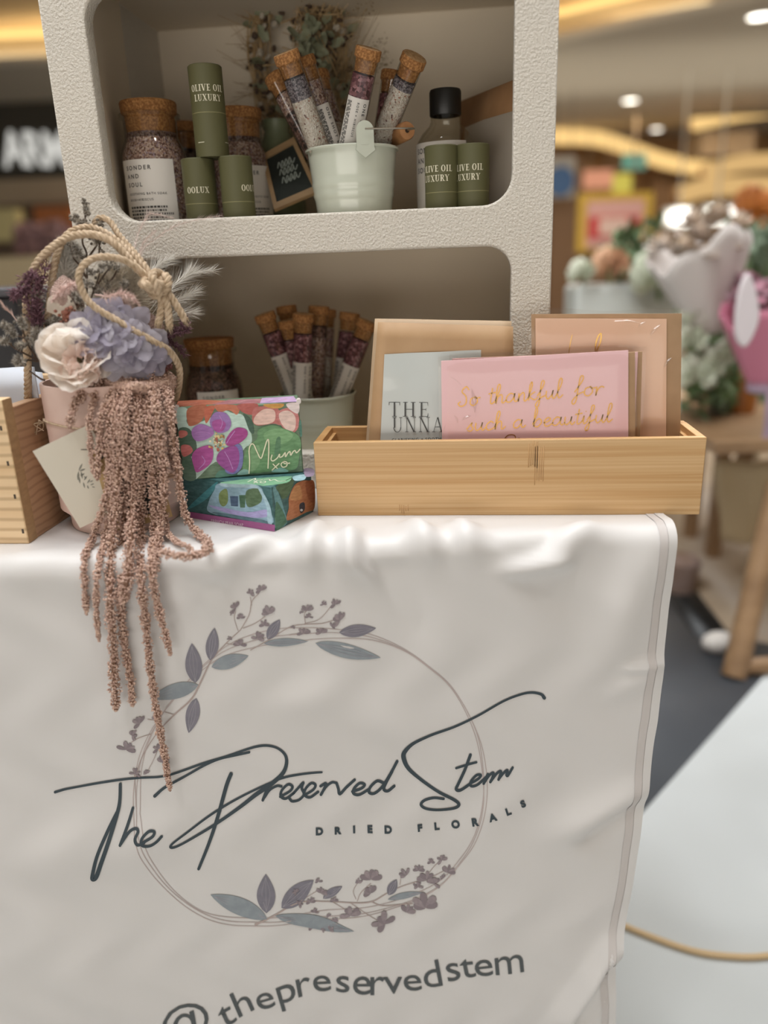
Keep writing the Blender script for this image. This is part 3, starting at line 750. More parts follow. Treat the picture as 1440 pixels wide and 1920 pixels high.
for i, (x, y, r) in enumerate([(1292, 640, .035), (1348, 668, .03), (1300, 705, .045), (1330, 690, .03), (1305, 590, .03), (1372, 650, .032)]):
    bloom('white_bloom', ['white bloom by the edge of the peach card', 'white bloom in the middle of the loose green stems', 'large white bloom low down near the kraft envelope', 'small white bloom under the middle of the loose stems', 'white bloom highest among the loose green stems', 'white bloom touching the pink wrapping'][i], 'flower', x, y, 2.03, r * 1.3, whiteb, 22, at_h(1345, 760, 2.2), 'white blooms in the grey vase')
bloom('lime_bloom', 'lime green chrysanthemum among the white blooms', 'flower', 1325, 628, 2.1, .035, M('bloom_lime', '#a9ad62', 0.6), 26, at_h(1345, 760, 2.2))
vase('glass_vase', 'grey vase holding loose green stems', 'vase', 1347, 715, 800, 2.2, .035, .03, M('vase_grey', '#7d7a74', 0.4))
vase('amber_vase', 'amber brown vase under the pink bouquet', 'vase', 1384, 706, 792, 2.2, .045, .04, M('amber', '#a8682a', 0.35))
# white paper bouquet
def bouquet(name, lab, top, bot, H, rt, rb, mats, blossoms, mat_b, ribbon_mat=None):
    a = at_h(*top, H); b = at_h(*bot, H); ax = a - b; L = np.linalg.norm(ax)
    t = thing(name, lab, 'bouquet', b)
    n = 40; x, y, z = frame(ax); V = []; rows = 9
    for k in range(rows):
        f = k / (rows - 1)
        for i in range(n):
            g = 2 * PI * i / n
            r = rb + (rt - rb) * f ** .9 * (1 + .07 * math.sin(5 * g) * f)
            V.append(b + ax * f + z * (.03 * f * math.sin(2 * g + 1) + .012 * f * math.sin(7 * g)) + r * (math.cos(g) * x + math.sin(g) * y))
    F = np.array([[k * n + i, k * n + (i + 1) % n, (k + 1) * n + (i + 1) % n, (k + 1) * n + i] for k in range(rows - 1) for i in range(n)])
    o = MB().add(V, F).build('paper_wrap', [mats], t); o.modifiers.new('s', 'SOLIDIFY').thickness = .002
    mb = MB()
    for q in range(blossoms):
        g = rng.uniform(0, 6.28); r = rt * math.sqrt(rng.uniform(0, .7))
        c = a + z * rng.uniform(-.03, .06) + r * (math.cos(g) * x + math.sin(g) * y)
        for i in range(10):
            th = i * 2.399; zz = 1 - 1.3 * i / 10; rr = math.sqrt(max(0, 1 - zz * zz))
            d = rr * math.cos(th) * x + rr * math.sin(th) * y + zz * z
            mb.add(*petal(c, d, z, .04, .035, .2, .05, .1, 4, 4))
    mb.build('blossom', [mat_b], t)
    mb = MB(); mb.add(*tube([b, b - ax * .12], [rb * .8, rb * .9], 10)); mb.build('stems', [dgreen], t)
    if ribbon_mat:
        mb = MB(); mb.add(*lathe([(rb * 1.1, -.015), (rb * 1.15, 0), (rb * 1.1, .015)], 24, b, ax))
        q = b - F0 * rb * 1.2
        mb.add(*ribbon([q, q + np.array([.0, -.01, -.05]), q + np.array([.006, 0, -.11]), q + np.array([0, .0, -.16])], .03, F0)); mb.build('ribbon', [ribbon_mat], t)
    return t
bouquet('wrapped_bouquet', 'bouquet in pale grey paper standing in the stall', (1308, 462), (1335, 622), 2.05, .125, .035, M('wrap_grey', '#dad2cd', 0.7), 16, M('bloom_dusk', '#b39c7e', 0.8, '#cabfb8', 30))
bouquet('wrapped_bouquet', 'pink wrapped bouquet of dusty mauve blossoms with lavender ribbon', (1450, 580), (1432, 722), 1.9, .118, .035, M('wrap_pink', '#cf7f96', 0.6), 18, M('bloom_mauve', '#a98f98', 0.7, '#c08e9c', 30), M('ribbon_lavender', '#ab93a6', 0.5))
o = None
P = cr([at_h(1402, 512, 1.78), at_h(1384, 560, 1.76), at_h(1380, 630, 1.75), at_h(1400, 650, 1.75), at_h(1424, 600, 1.76), at_h(1418, 545, 1.77)], 4, True)
tag(MB().add(*prism(P, F0 * .012)).build('tissue_paper', [M('tissue_white', '#cdc4c6', 0.8)], bevel=.003), 'white tissue paper tucked beside the pink bouquet', 'paper')
# ================================================================== TABLE AND PRINTED CLOTH
E0 = on_z(0, 1050, T); E1 = on_z(1263, 988, T)
tt = unit((E1 - E0) * np.array([1, 1, 0])); nn = np.array([tt[1], -tt[0], 0.0])
RHO = 0.018; ARC = RHO * PI / 2
SL = -0.30
REDGE = [(1264, 984), (1258, 1060), (1249, 1160), (1239, 1260), (1229, 1350), (1217, 1440), (1206, 1505), (1201, 1530), (1190, 1620), (1172, 1720), (1158, 1780), (1152, 1840), (1152, 1920), (1150, 1990)]
def to_sp(x, y):
    X = on_plane(x, y, E0, nn)
    if X[2] > T - RHO * .4:
        X = on_z(x, y, T); return float((X - E0) @ tt), float((X - E0) @ nn + RHO)
    return float((X - E0) @ tt), float(ARC + (T - RHO) - X[2])
RE = np.array([to_sp(*p) for p in REDGE]); RE[0] = (RE[0][0], 0.0)
def s_right(p): return np.interp(p, RE[:, 1], RE[:, 0])
# folds: (x0,y0,x1,y1,width px,height m)
FOLDS = [(505, 1012, 415, 1052, 26, .004), (660, 1000, 655, 1052, 30, .0055), (655, 1040, 700, 1085, 26, .003), (700, 1010, 755, 1110, 34, -.004), (755, 1110, 790, 1180, 40, -.0025),
         (600, 985, 575, 1055, 28, .004), (770, 985, 810, 1040, 30, .0045), (860, 985, 880, 1028, 32, .005), (930, 1000, 1040, 1000, 20, -.002), (1080, 1010, 950, 1068, 22, .0042), (1110, 985, 1010, 1045, 28, .003),
         (330, 1030, 430, 1075, 30, .003), (480, 1050, 520, 1080, 40, -.003), (100, 1045, 160, 1090, 45, .003), (30, 1050, 60, 1085, 40, .003), (250, 1050, 300, 1095, 40, -.002),
         (1235, 1010, 1130, 1230, 60, .003), (1238, 1242, 1170, 1252, 12, .002), (1232, 1250, 1150, 1300, 30, .002), (1210, 1470, 1060, 1560, 40, .004), (1208, 1500, 1090, 1580, 24, -.002),
         (1158, 1762, 1050, 1915, 30, .006), (1150, 1800, 1090, 1920, 24, -.004), (0, 1620, 330, 1560, 90, .003), (500, 1320, 660, 1300, 50, .0015), (600, 1345, 820, 1370, 60, .0012), (40, 1700, 200, 1900, 120, .004)]
FO = []
for x0, y0, x1, y1, w, h in FOLDS:
    a = np.array(to_sp(x0, y0)); b = np.array(to_sp(x1, y1)); FO.append((a, b, w * .00044, h * 3.0))
def disp(s, p):
    s = np.asarray(s, float); p = np.asarray(p, float)
    d = np.zeros_like(s)
    for a, b, w, h in FO:
        v = b - a; L = np.linalg.norm(v); u = v / L
        t = ((s - a[0]) * u[0] + (p - a[1]) * u[1]); q = (s - a[0]) * -u[1] + (p - a[1]) * u[0]
        d += h * np.exp(-(q / w) ** 2) / (1 + np.exp(-(t + .0) / (w * .5))) / (1 + np.exp((t - L) / (w * .6)))
    f = np.clip((p - .02) / .5, 0, 1)
    d += f * (.0022 * np.sin(s * 9 + 1.0 + p * 1.5) + .0008 * np.sin(s * 21 - p * 2)) + np.clip(p + .02, 0, .03) / .03 * .0012 * np.sin(s * 70 + 2 * np.sin(p * 40))
    lim = np.clip((p + .075) / .05, 0, 1)                       # flat where things stand
    return np.where(d > 0, d * lim, np.maximum(d * lim, -.0035 * np.clip((p - ARC) / .01, 0, 1) - .0005))
def cloth_frame(s, p):
    s = np.asarray(s, float); p = np.asarray(p, float)
    th = np.clip(p / RHO, 0, PI / 2)
    back = np.minimum(p, 0); down = np.maximum(p - ARC, 0)
    P = E0 + s[..., None] * tt - nn * RHO + nn * (RHO * np.sin(th) + back)[..., None]
    P = P.copy(); P[..., 2] = T - RHO + RHO * np.cos(th) - down
    N = nn * np.sin(th)[..., None] + np.array([0, 0, 1.]) * np.cos(th)[..., None]
    return P, N
def cloth_pos(s, p, off=0.0):
    P, N = cloth_frame(s, p)
    return P + N * (disp(s, p) + off)[..., None]
def cloth_px(pts, off=0.0006):
    """photo points of the print to points on the cloth surface"""
    sp = np.array([to_sp(*q) for q in np.asarray(pts, float).reshape(-1, 2)])
    return cloth_pos(sp[:, 0], sp[:, 1], np.full(len(sp), off))
ps = np.concatenate([np.linspace(-.55, -.09, 12), np.arange(-.085, .74, .0042)])
us = np.linspace(0, 1, 230)
S = np.array([[SL + (s_right(p) - SL) * u for u in us] for p in ps]); Pp = np.repeat(ps[:, None], len(us), 1)
V = cloth_pos(S, Pp).reshape(-1, 3); nu = len(us)
F = np.array([[i * nu + j, (i + 1) * nu + j, (i + 1) * nu + j + 1, i * nu + j + 1] for i in range(len(ps) - 1) for j in range(nu - 1)])
satin = M('white_satin', '#d8d5d3', 0.42, sheen=.15, bump=.03, bs=900, bd=.0003, spec=.4)
cloth = MB().add(V, F).build('tablecloth', [satin], sharp=180)
tag(cloth, 'white satin tablecloth printed with a floral wreath and dark script', 'tablecloth')
# hem at the side edge: white double fold and a greyer band beside it
def hemstrip(d0, d1, off):
    V, n = [], 0
    pp = np.arange(-.05, .74, .005)
    for p in pp:
        sr = s_right(p); V.append(cloth_pos(np.array([sr - d0, sr - d1]), np.array([p, p]), np.array([off, off])))
    V = np.concatenate(V); F = np.array([[2 * i, 2 * i + 1, 2 * i + 3, 2 * i + 2] for i in range(len(pp) - 1)])
    return V, F
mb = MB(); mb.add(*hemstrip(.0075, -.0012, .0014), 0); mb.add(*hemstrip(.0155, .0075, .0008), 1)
mb.build('hem', [satin, M('hem_grey', '#c9c3c0', 0.6)], cloth, sharp=180)

# the table under the cloth
t = thing('display_table', 'display table draped with the white printed cloth', 'table', (0, .2, 0))
c0 = E0 + tt * ((SL + s_right(0)) / 2) - nn * (RHO + .28); wid = s_right(0) - SL - .012
RTb = np.array([tt, -nn, [0, 0, 1.]])
c0[2] = T - .0165
MB().add(*box(c0, (wid, .55, .03), RTb)).build('tabletop', [M('table_white', '#bdb8b0', .6)], t)
for a in (-1, 1):
    for b in (-1, 1):
        q = c0 + tt * a * (wid / 2 - .05) + nn * b * .22; q[2] = (T - .0315) / 2
        MB().add(*box(q, (.035, .035, T - .0315), RTb)).build('leg', [M('table_white', '#bdb8b0')], t)

# ---------------------------------------------------------------- print on the cloth
ink = M('print_slate', '#2f3d45', .55)
def c1(p): return [(80 + x / 2.1818, 1060 + y / 2.1818) for x, y in p]
def c2(p): return [(80 + x / 2.32258, 1280 + y / 2.32258) for x, y in p]
def c3(p): return [(560 + x / 2.88, 1260 + y / 2.88) for x, y in p]
def c4(p): return [(220 + x / 2.05714, 1560 + y / 2.05714) for x, y in p]
def c6(p): return [(75 + x / .9764, 1200 + y / .9764) for x, y in p]
def c5(p): return [(340 + x / 2, 1740 + y / 2) for x, y in p]
def stroke(mb, pts, w, k=8, off=.0008, m=0, cap=True):
    """pen stroke in photo points: smooth line, width w (px, may vary), laid on the cloth"""
    Q = cr(pts, k); N = len(Q)
    ww = np.full(N, w) if np.isscalar(w) else np.interp(np.linspace(0, 1, N), np.linspace(0, 1, len(w)), w)
    tg = np.gradient(Q, axis=0); nr = np.stack([-tg[:, 1], tg[:, 0]], 1); nr /= np.linalg.norm(nr, axis=1)[:, None] + 1e-9
    L = np.empty((2 * N, 2)); L[0::2] = Q - nr * ww[:, None] / 2; L[1::2] = Q + nr * ww[:, None] / 2
    mb.add(cloth_px(L, off), np.array([[2 * i, 2 * i + 1, 2 * i + 3, 2 * i + 2] for i in range(N - 1)]), m)
    if cap:
        for e, r in ((Q[0], ww[0] / 2), (Q[-1], ww[-1] / 2)):
            a = np.linspace(0, 2 * PI, 10, endpoint=False)
            mb.add(cloth_px(np.stack([e[0] + r * np.cos(a), e[1] + r * np.sin(a)], 1), off), [list(range(10))], m)
mb = MB()
w_ = 3.4
for pts, w in [
    (c2([(55, 475), (120, 455), (240, 430), (420, 412), (520, 402), (620, 375), (750, 335), (870, 293), (950, 276), (1010, 283), (1050, 310), (1062, 345), (1048, 390), (1000, 435), (930, 485), (860, 540), (760, 608), (650, 670), (590, 698), (564, 700), (572, 682), (640, 635), (720, 580), (800, 532), (900, 478), (985, 436), (1050, 412), (1120, 402), (1215, 394)]), [3.6, 3.0, 3.2, 3.0, 3.2, 3.0, 3.4, 3.2, 4.2, 5.6, 6.2, 5, 4, 3.4, 3.4, 3.2, 3.2, 3.4, 3, 3.2, 3.2, 2.8]),
    (c2([(490, 488), (540, 446), (640, 392), (760, 335), (840, 312), (900, 300)]), [4.4, 3.6, 3.2, 3.4, 3.2, 3.2]),
    (c2([(820, 398), (800, 450), (765, 575), (730, 680), (680, 808)]), [5.2, 5.4, 5, 4.6, 4]),
    (c2([(340, 437), (340, 500), (332, 550), (300, 660), (262, 770), (240, 830), (226, 838), (226, 815), (250, 725), (290, 630), (330, 550)]), [4.2, 4.4, 5.2, 5.5, 5.8, 6, 6, 5, 4.6, 4.6, 4.6]),
    (c2([(397, 535), (378, 600), (348, 680)]), [3.6, 4.2, 3.8]), (c2([(350, 676), (385, 628), (412, 614), (424, 625), (412, 655), (424, 676), (452, 668)]), 3.8),
    (c2([(452, 664), (488, 643), (494, 624), (470, 624), (442, 652), (444, 678), (475, 682), (503, 668), (526, 645)]), 3.8),
    (c6([(420, 264), (415, 274), (408, 292)]), 3.8), (c6([(411, 287), (421, 273), (434, 266), (442, 267)]), 3.5),
    (c6([(440, 286), (458, 276), (462, 268), (454, 264), (443, 274), (441, 285), (450, 290), (464, 281)]), 3.6),
    (c6([(464, 281), (474, 270), (482, 262), (479, 272), (483, 284), (474, 294), (462, 296), (457, 291)]), 3.6),
    (c6([(485, 285), (500, 276), (504, 267), (496, 264), (486, 274), (484, 285), (494, 290), (509, 280)]), 3.6),
    (c3([(118, 622), (146, 606), (138, 634), (120, 668)]), 3.8), (c3([(124, 660), (150, 622), (180, 600), (204, 602)]), 3.5),
    (c3([(204, 602), (214, 632), (222, 660), (258, 622), (302, 580)]), 3.8),
    (c3([(290, 644), (338, 626), (356, 606), (330, 598), (300, 626), (296, 654), (328, 660), (378, 632)]), 3.8),
    (c3([(458, 600), (424, 588), (388, 618), (380, 648), (408, 656), (450, 622), (500, 545), (532, 486)]), 4), (c3([(505, 540), (472, 600), (460, 636), (482, 646), (516, 620)]), 4),
    (c3([(1326, 140), (1310, 122), (1260, 114), (1200, 124), (1100, 160), (960, 235), (830, 300), (700, 340), (620, 375), (577, 420), (566, 460), (590, 520), (650, 575), (740, 635), (830, 685), (866, 718), (840, 739), (760, 745), (690, 735), (660, 714), (680, 690), (730, 676), (782, 682)]), [5, 3.8, 3.4, 3.2, 3.2, 3.2, 3.4, 3.6, 4.4, 5.8, 6.4, 5.6, 4.6, 4.2, 4.4, 4.4, 4, 3.6, 3.6, 3.8, 3.6, 3.6, 3.6]),
    (c3([(928, 450), (898, 525), (862, 600), (850, 630), (872, 638), (922, 608)]), 4.2), (c3([(850, 516), (905, 502), (960, 490)]), 3.2),
    (c3([(922, 606), (970, 580), (984, 560), (960, 560), (930, 592), (932, 618), (966, 612), (1012, 572)]), 3.6),
    (c3([(1022, 556), (1012, 580), (1000, 606)]), 3.8), (c3([(1002, 602), (1030, 562), (1052, 548), (1048, 572), (1036, 598)]), 3.6), (c3([(1038, 594), (1070, 552), (1092, 538), (1088, 562), (1080, 584)]), 3.6), (c3([(1080, 582), (1112, 542), (1128, 532), (1122, 556), (1130, 560), (1155, 516)]), 3.4)]:
    stroke(mb, pts, np.array(w) * 1.36 if hasattr(w, '__len__') else w * 1.36)
mb.build('brand_lettering', [ink], cloth, sharp=None)
def put_text(mb, ch, cx, base, hgt, rot, bold=0.0, cap=.72, wide=1.0):
    V2, F2 = text2d(ch, bold)
    s = hgt / cap; ctr = (V2[:, 0].max() + V2[:, 0].min()) / 2
    X = (V2[:, 0] - ctr) * s * wide; Y = V2[:, 1] * s
    a = math.radians(rot)
    P = np.stack([cx + X * math.cos(a) - Y * math.sin(a), base - Y * math.cos(a) - X * math.sin(a)], 1)
    mb.add(cloth_px(P, .0008), F2)
mb = MB()
for ch, x, y, r in [('D', 599, 1565, 0), ('R', 634, 1565, 1), ('I', 664, 1564, 1), ('E', 694, 1563, 2), ('D', 728, 1562, 2), ('F', 788, 1559, 4), ('L', 820, 1557, 5), ('O', 855, 1553, 7), ('R', 892, 1547, 9), ('A', 925, 1538, 14), ('L', 955, 1527, 18), ('S', 983, 1513, 22)]:
    put_text(mb, ch, x, y, 13.5, r, .055)
mb.build('tagline_lettering', [ink], cloth, sharp=None)
mb = MB()
bl = [('@', 40, 402, 24), ('t', 186, 356, 25), ('h', 246, 322, 24), ('e', 325, 304, 20), ('p', 402, 276, 16), ('r', 466, 258, 12), ('e', 530, 246, 6), ('s', 605, 247, 0), ('e', 676, 252, -2), ('r', 736, 255, 0), ('v', 797, 252, 4), ('e', 872, 240, 9), ('d', 948, 220, 11), ('s', 1026, 198, 12), ('t', 1080, 188, 11), ('e', 1138, 178, 9), ('m', 1232, 168, 5)]
for ch, x, y, r in bl:
    (px, py), = c5([(x, y)])
    put_text(mb, ch, px, py, 62 if ch == '@' else 49, r, 0.0, .72, 1.21)
mb.build('handle_lettering', [M('print_grey', '#4b5052', .55)], cloth, sharp=None)
# wreath: three hairline rings, stems, leaves and small blossoms
lineM = M('print_line', '#bbadaa', .6); stemM = M('print_stem', '#ad9c97', .6)
lfA = M('print_leaf_plum', '#817d88', .6, '#77747f', 120); lfB = M('print_leaf_blue', '#929aa0', .6, '#889097', 120); lfV = M('print_vein', '#a3a0a8', .6)
flA = M('print_petal', '#9b8e91', .6, '#8b7f84', 300); flB = M('print_petal_dark', '#85797e', .6)
mb = MB()
for off, pts in enumerate([
    [(256, 1560), (251, 1480), (268, 1400), (315, 1325), (395, 1245), (480, 1212), (560, 1203), (640, 1196), (710, 1203), (790, 1240), (855, 1300), (897, 1380), (913, 1455), (910, 1520), (888, 1585), (845, 1642), (785, 1688), (700, 1716), (590, 1730), (480, 1737), (420, 1732), (350, 1698), (300, 1650), (270, 1602)],
    [(264, 1520), (266, 1440), (290, 1365), (345, 1285), (420, 1215), (490, 1184), (570, 1178), (640, 1180), (705, 1193), (785, 1235), (850, 1293), (893, 1372), (907, 1455), (903, 1520), (880, 1585), (838, 1640), (770, 1682), (690, 1702), (600, 1712), (500, 1722), (432, 1720), (370, 1700), (318, 1655), (282, 1592)],
    [(259, 1545), (257, 1470), (276, 1392), (326, 1308), (404, 1232), (484, 1198), (566, 1190), (640, 1186), (706, 1198), (780, 1234), (846, 1291), (888, 1370), (905, 1452), (905, 1520), (882, 1588), (840, 1646), (776, 1690), (694, 1712), (596, 1724), (490, 1730), (424, 1726), (356, 1694), (308, 1650), (276, 1596)]]):
    stroke(mb, pts + pts[:1], 1.5, 6, .0004 + .00005 * off, 0, False)
for pts, w in [(c1([(470, 680), (540, 610), (610, 545), (650, 470), (690, 390), (750, 320), (810, 262)]), [2, 2.6, 3.2, 3, 2.4, 2, 1.6]), (c1([(380, 870), (400, 800), (430, 740), (475, 675)]), 1.6), (c1([(810, 262), (845, 200), (855, 150), (885, 115)]), 1.6), (c1([(855, 165), (848, 130)]), 1.2), (c1([(820, 255), (870, 235), (910, 210)]), 1.6),
               (c1([(750, 320), (790, 325), (820, 315)]), 1.4), (c1([(800, 265), (785, 215), (790, 185)]), 1.2), (c1([(850, 345), (930, 300), (1010, 255), (1070, 243), (1140, 237), (1190, 222)]), 1.6), (c1([(1070, 240), (1130, 220), (1180, 165)]), 1.3), (c1([(1075, 240), (1070, 200), (1080, 185)]), 1.2),
               (c1([(470, 635), (430, 628)]), 1.3), (c1([(445, 688), (400, 700), (365, 718)]), 1.4), (c1([(435, 830), (460, 780), (490, 700)]), 1.2), (c1([(375, 845), (385, 980)]), 1.2), (c1([(1010, 285), (1060, 280)]), 1.2), (c1([(540, 612), (500, 600)]), 1.4),
               (c4([(530, 360), (600, 325), (680, 280), (740, 272), (800, 276), (900, 277), (980, 270), (1040, 240), (1100, 215), (1180, 185), (1260, 150)]), [3.4, 3, 2.4, 2, 2, 2.2, 2.2, 2, 1.6, 1.4, 1.2]), (c4([(980, 270), (1030, 288), (1140, 282)]), 1.8), (c4([(830, 278), (880, 305)]), 1.3), (c4([(900, 278), (950, 310), (1005, 348)]), 1.3), (c4([(925, 270), (940, 235), (978, 200)]), 1.4), (c4([(920, 262), (910, 230), (928, 195)]), 1.2), (c4([(1090, 210), (1095, 175)]), 1.2), (c4([(1180, 185), (1215, 140), (1250, 110)]), 1.2), (c4([(700, 272), (770, 235)]), 1.2), (c4([(745, 330), (790, 350), (850, 360)]), 1)]:
    stroke(mb, pts, w, 6, .0006, 1, False)
mb.build('wreath_rings', [lineM, stemM], cloth, sharp=None)
mb = MB()
def leaf(b, t, w, m):
    b = np.array(b); t = np.array(t); d = t - b; n = np.array([-d[1], d[0]]) / np.linalg.norm(d)
    f = np.linspace(0, 1, 13); h = w / 2 * np.sin(PI * f ** .85) ** .85
    U = np.concatenate([b + d * f[:, None] + n * h[:, None], (b + d * f[:, None] - n * h[:, None])[::-1][1:-1]])
    mb.add(cloth_px(U, .0007), [list(range(len(U)))], m)
    for k in (-.22, 0, .22):
        stroke(mb, [b + d * .04, b + d * .5 + n * w * k, b + d * .93], .7, 5, .0009, 2, False)
for b, t_, w, m in [((625, 482), (610, 318), 31, 0), ((685, 390), (703, 255), 24, 0), ((690, 417), (843, 368), 26, 1), ((636, 490), (440, 540), 30, 1), ((628, 543), (598, 684), 26, 0), ((920, 300), (970, 223), 21, 0), ((905, 316), (1085, 313), 15, 1), ((1213, 272), (1364, 258), 23, 0), ((1115, 320), (1383, 379), 27, 1)]:
    (p1, p2) = c1([b, t_]); leaf(p1, p2, w, m)
for b, t_, w, m in [((578, 336), (360, 238), 32, 1), ((575, 314), (572, 162), 35, 0), ((633, 292), (757, 192), 35, 0), ((608, 322), (914, 387), 26, 1), ((793, 264), (868, 212), 16, 0), ((1046, 247), (1078, 189), 18, 0), ((1043, 264), (1180, 236), 12, 1)]:
    (p1, p2) = c4([b, t_]); leaf(p1, p2, w, m)
mb.build('wreath_leaves', [lfA, lfB, lfV], cloth, sharp=None)
mb = MB()
def blossom(c, r, k):
    rr = random.Random(k); a0 = rr.uniform(-2.4, -.8)
    for i in range(5):
        a = a0 + (i - 2) * rr.uniform(.5, 1.0); L = r * rr.uniform(.75, 1.1); w = r * rr.uniform(.35, .5)
        g = np.linspace(0, 2 * PI, 10, endpoint=False)
        lx = L * .5 + L * .5 * np.cos(g); ly = w * .5 * np.sin(g) * (1 + .4 * np.cos(g))
        P = np.stack([c[0] + lx * math.cos(a) - ly * math.sin(a), c[1] + r * .3 + lx * math.sin(a) + ly * math.cos(a)], 1)
        mb.add(cloth_px(P, .0009 + .00004 * i), [list(range(10))], (i + k) % 2)
k = 0
for x, y, r in [(792, 162, 22), (848, 110, 16), (893, 96, 22), (928, 188, 30), (908, 238, 18), (880, 287, 24), (810, 315, 26), (775, 190, 10), (810, 207, 16), (1082, 175, 22), (1090, 205, 14), (1150, 153, 13), (1198, 151, 20), (1215, 212, 28), (1182, 242, 15), (1140, 268, 22), (1068, 270, 22), (1058, 190, 8), (765, 297, 10), (1022, 253, 8), (400, 632, 26), (368, 682, 20), (345, 735, 32), (465, 615, 18), (475, 740, 20), (490, 790, 24), (380, 842, 20), (430, 840, 15)]:
    k += 1; blossom(c1([(x, y)])[0], r / 2.18 * 1.25, k)
for x, y, r in [(980, 172, 36), (930, 192, 14), (978, 225, 28), (1115, 160, 24), (1162, 140, 18), (1195, 170, 32), (1210, 113, 12), (1253, 104, 17), (1275, 147, 24), (1220, 188, 24), (1257, 170, 12), (1160, 208, 18), (1190, 275, 48), (1118, 305, 28), (1032, 345, 42), (900, 312, 34), (775, 192, 14), (785, 235, 20), (835, 268, 14), (760, 312, 14), (815, 328, 10), (840, 345, 12), (750, 375, 14), (820, 378, 14), (745, 270, 16), (700, 275, 14), (690, 230, 12), (790, 380, 10)]:
    k += 1; blossom(c4([(x, y)])[0], r / 2.06 * 1.25, k)
mb.build('wreath_blossoms', [flA, flB], cloth, sharp=None)
# ================================================================== CUBE SHELF
YS = 0.10                                   # front face of the shelf
XL, XR = -0.268, 0.2406
ZU, ZL_ = T + 0.2975, T + 0.2583            # lip of the upper opening, top of the lower one
FLU, FLL = T + 0.272, T + 0.010             # compartment floors
plaster = M('textured_plaster', '#ded7cb', 0.75, bump=1.0, bs=380, bd=.0026, detail=6)
inner = M('shelf_inside', '#e6d9c4', 0.7, bump=.15, bs=120)
t = thing('cube_shelf', 'white two-tier display shelf with rounded openings and rough plaster front', 'shelf', (0, YS, T))
def rrect(x0, x1, z0, z1, r, n=8):
    P = []
    for cx, cz, a in ((x1 - r, z1 - r, 0), (x0 + r, z1 - r, 90), (x0 + r, z0 + r, 180), (x1 - r, z0 + r, 270)):
        for k in range(n + 1):
            g = math.radians(a + 90 * k / n); P.append((cx + r * math.cos(g), cz + r * math.sin(g)))
    return P
def plate_with_holes(outer, holes, depth, bev):
    cu = bpy.data.curves.new('c', 'CURVE'); cu.dimensions = '2D'; cu.fill_mode = 'BOTH'
    for L in [outer] + holes:
        sp = cu.splines.new('POLY'); sp.points.add(len(L) - 1); sp.use_cyclic_u = True
        for i, (a, b) in enumerate(L): sp.points[i].co = (a, b, 0, 1)
    cu.extrude = depth / 2; cu.bevel_depth = bev; cu.bevel_resolution = 2; cu.offset = -bev
    ob = bpy.data.objects.new('c', cu); me = bpy.data.meshes.new_from_object(ob)
    V = np.array([v.co[:] for v in me.vertices]); F = [list(p.vertices) for p in me.polygons]
    bpy.data.objects.remove(ob); bpy.data.curves.remove(cu); bpy.data.meshes.remove(me)
    return V, F
LX, RX = -0.2225, 0.1995                    # opening sides
V2, F2 = plate_with_holes([(XL, T), (XR, T), (XR, T + .566), (XL, T + .566)],
                          [rrect(LX, RX, ZU, T + .512, .030), rrect(LX, RX, T + .042, ZL_, .026)], .016, .0022)
V = np.stack([V2[:, 0], YS + .0102 - V2[:, 2], V2[:, 1]], 1)
MB().add(V, [f[::-1] for f in F2]).build('front_frame', [plaster], t, sharp=50)
DEP = .40
MB().add(*bx(XL + .001, XL + .012, YS + .019, DEP, T, T + .565)).build('side_panel', [plaster], t)
MB().add(*bx(XR - .012, XR - .001, YS + .019, DEP, T, T + .565)).build('side_panel', [plaster], t)
MB().add(*bx(XL + .012, XR - .012, YS + .019, DEP, T, FLL)).build('shelf_board', [inner], t)
MB().add(*bx(XL + .012, XR - .012, YS + .019, DEP, FLU - .009, FLU)).build('shelf_board', [inner], t)
MB().add(*bx(XL + .012, XR - .012, YS + .019, DEP, T + .550, T + .564)).build('top_board', [inner], t)
MB().add(*bx(XL + .001, XR - .001, DEP, DEP + .008, T, T + .565)).build('back_panel', [inner], t)
# smooth inner lining: concave sides that swell in behind the openings
def lining(sx, x_edge, x_in, z0, z1):
    P = []; n = 10
    for k in range(n + 1):
        f = k / n; P.append((x_edge + (x_in - x_edge) * math.sin(f * PI / 2), YS + .018 + .16 * f))
    V = [(x, y, z) for z in (z0, z1) for x, y in P]
    return np.array(V), np.array([[i, i + 1, n + 2 + i, n + 1 + i] for i in range(n)])
for z0, z1 in ((FLU, T + .55), (FLL, FLU - .009)):
    for a_ in ((-1, LX - .004, XL + .0125), (1, RX + .004, XR - .0125)):
        MB().add(*lining(*a_, z0, z1)).build('lining', [inner], t, sharp=180)

# ------------------------------------------------------------------ materials of the goods
cork = M('cork', '#b9854f', 0.85, '#8a5c32', 420, 2, (.35, .6), bump=.5, bs=500, bd=.0008)
corktop = M('cork_cut', '#d0ab80', 0.85, '#b08a5e', 300, 2, bump=.3, bs=400, bd=.0006)
clear = glass('clear_glass', '#f6f6f3', 0.05, 1.5, gain=1.6)
olive = M('olive_card', '#5c5a3a', 0.55, bump=.05, bs=700)
olive_in = M('olive_seam', '#8f8a62', 0.6)
cream_ink = M('cream_ink', '#e6e0c8', 0.6)
paperw = M('label_paper', '#e2ddd6', 0.7)
black_ink = M('label_ink', '#3a3836', 0.7)
salt_mix = speckle('petal_salt', '#b7988a', [('#8c6a60', .22), ('#cdb6aa', .2), ('#6a4a44', .16), ('#a58f9a', .12)], 560)
salt_dark = speckle('dark_petals', '#5c4038', [('#7a5a50', .3), ('#34241f', .3), ('#8f6f66', .15)], 480)
salt_white = speckle('white_salt', '#e6dcd2', [('#d8c9bd', .35), ('#f0e8e0', .25), ('#b9836f', .05), ('#8a6a62', .03)], 620)
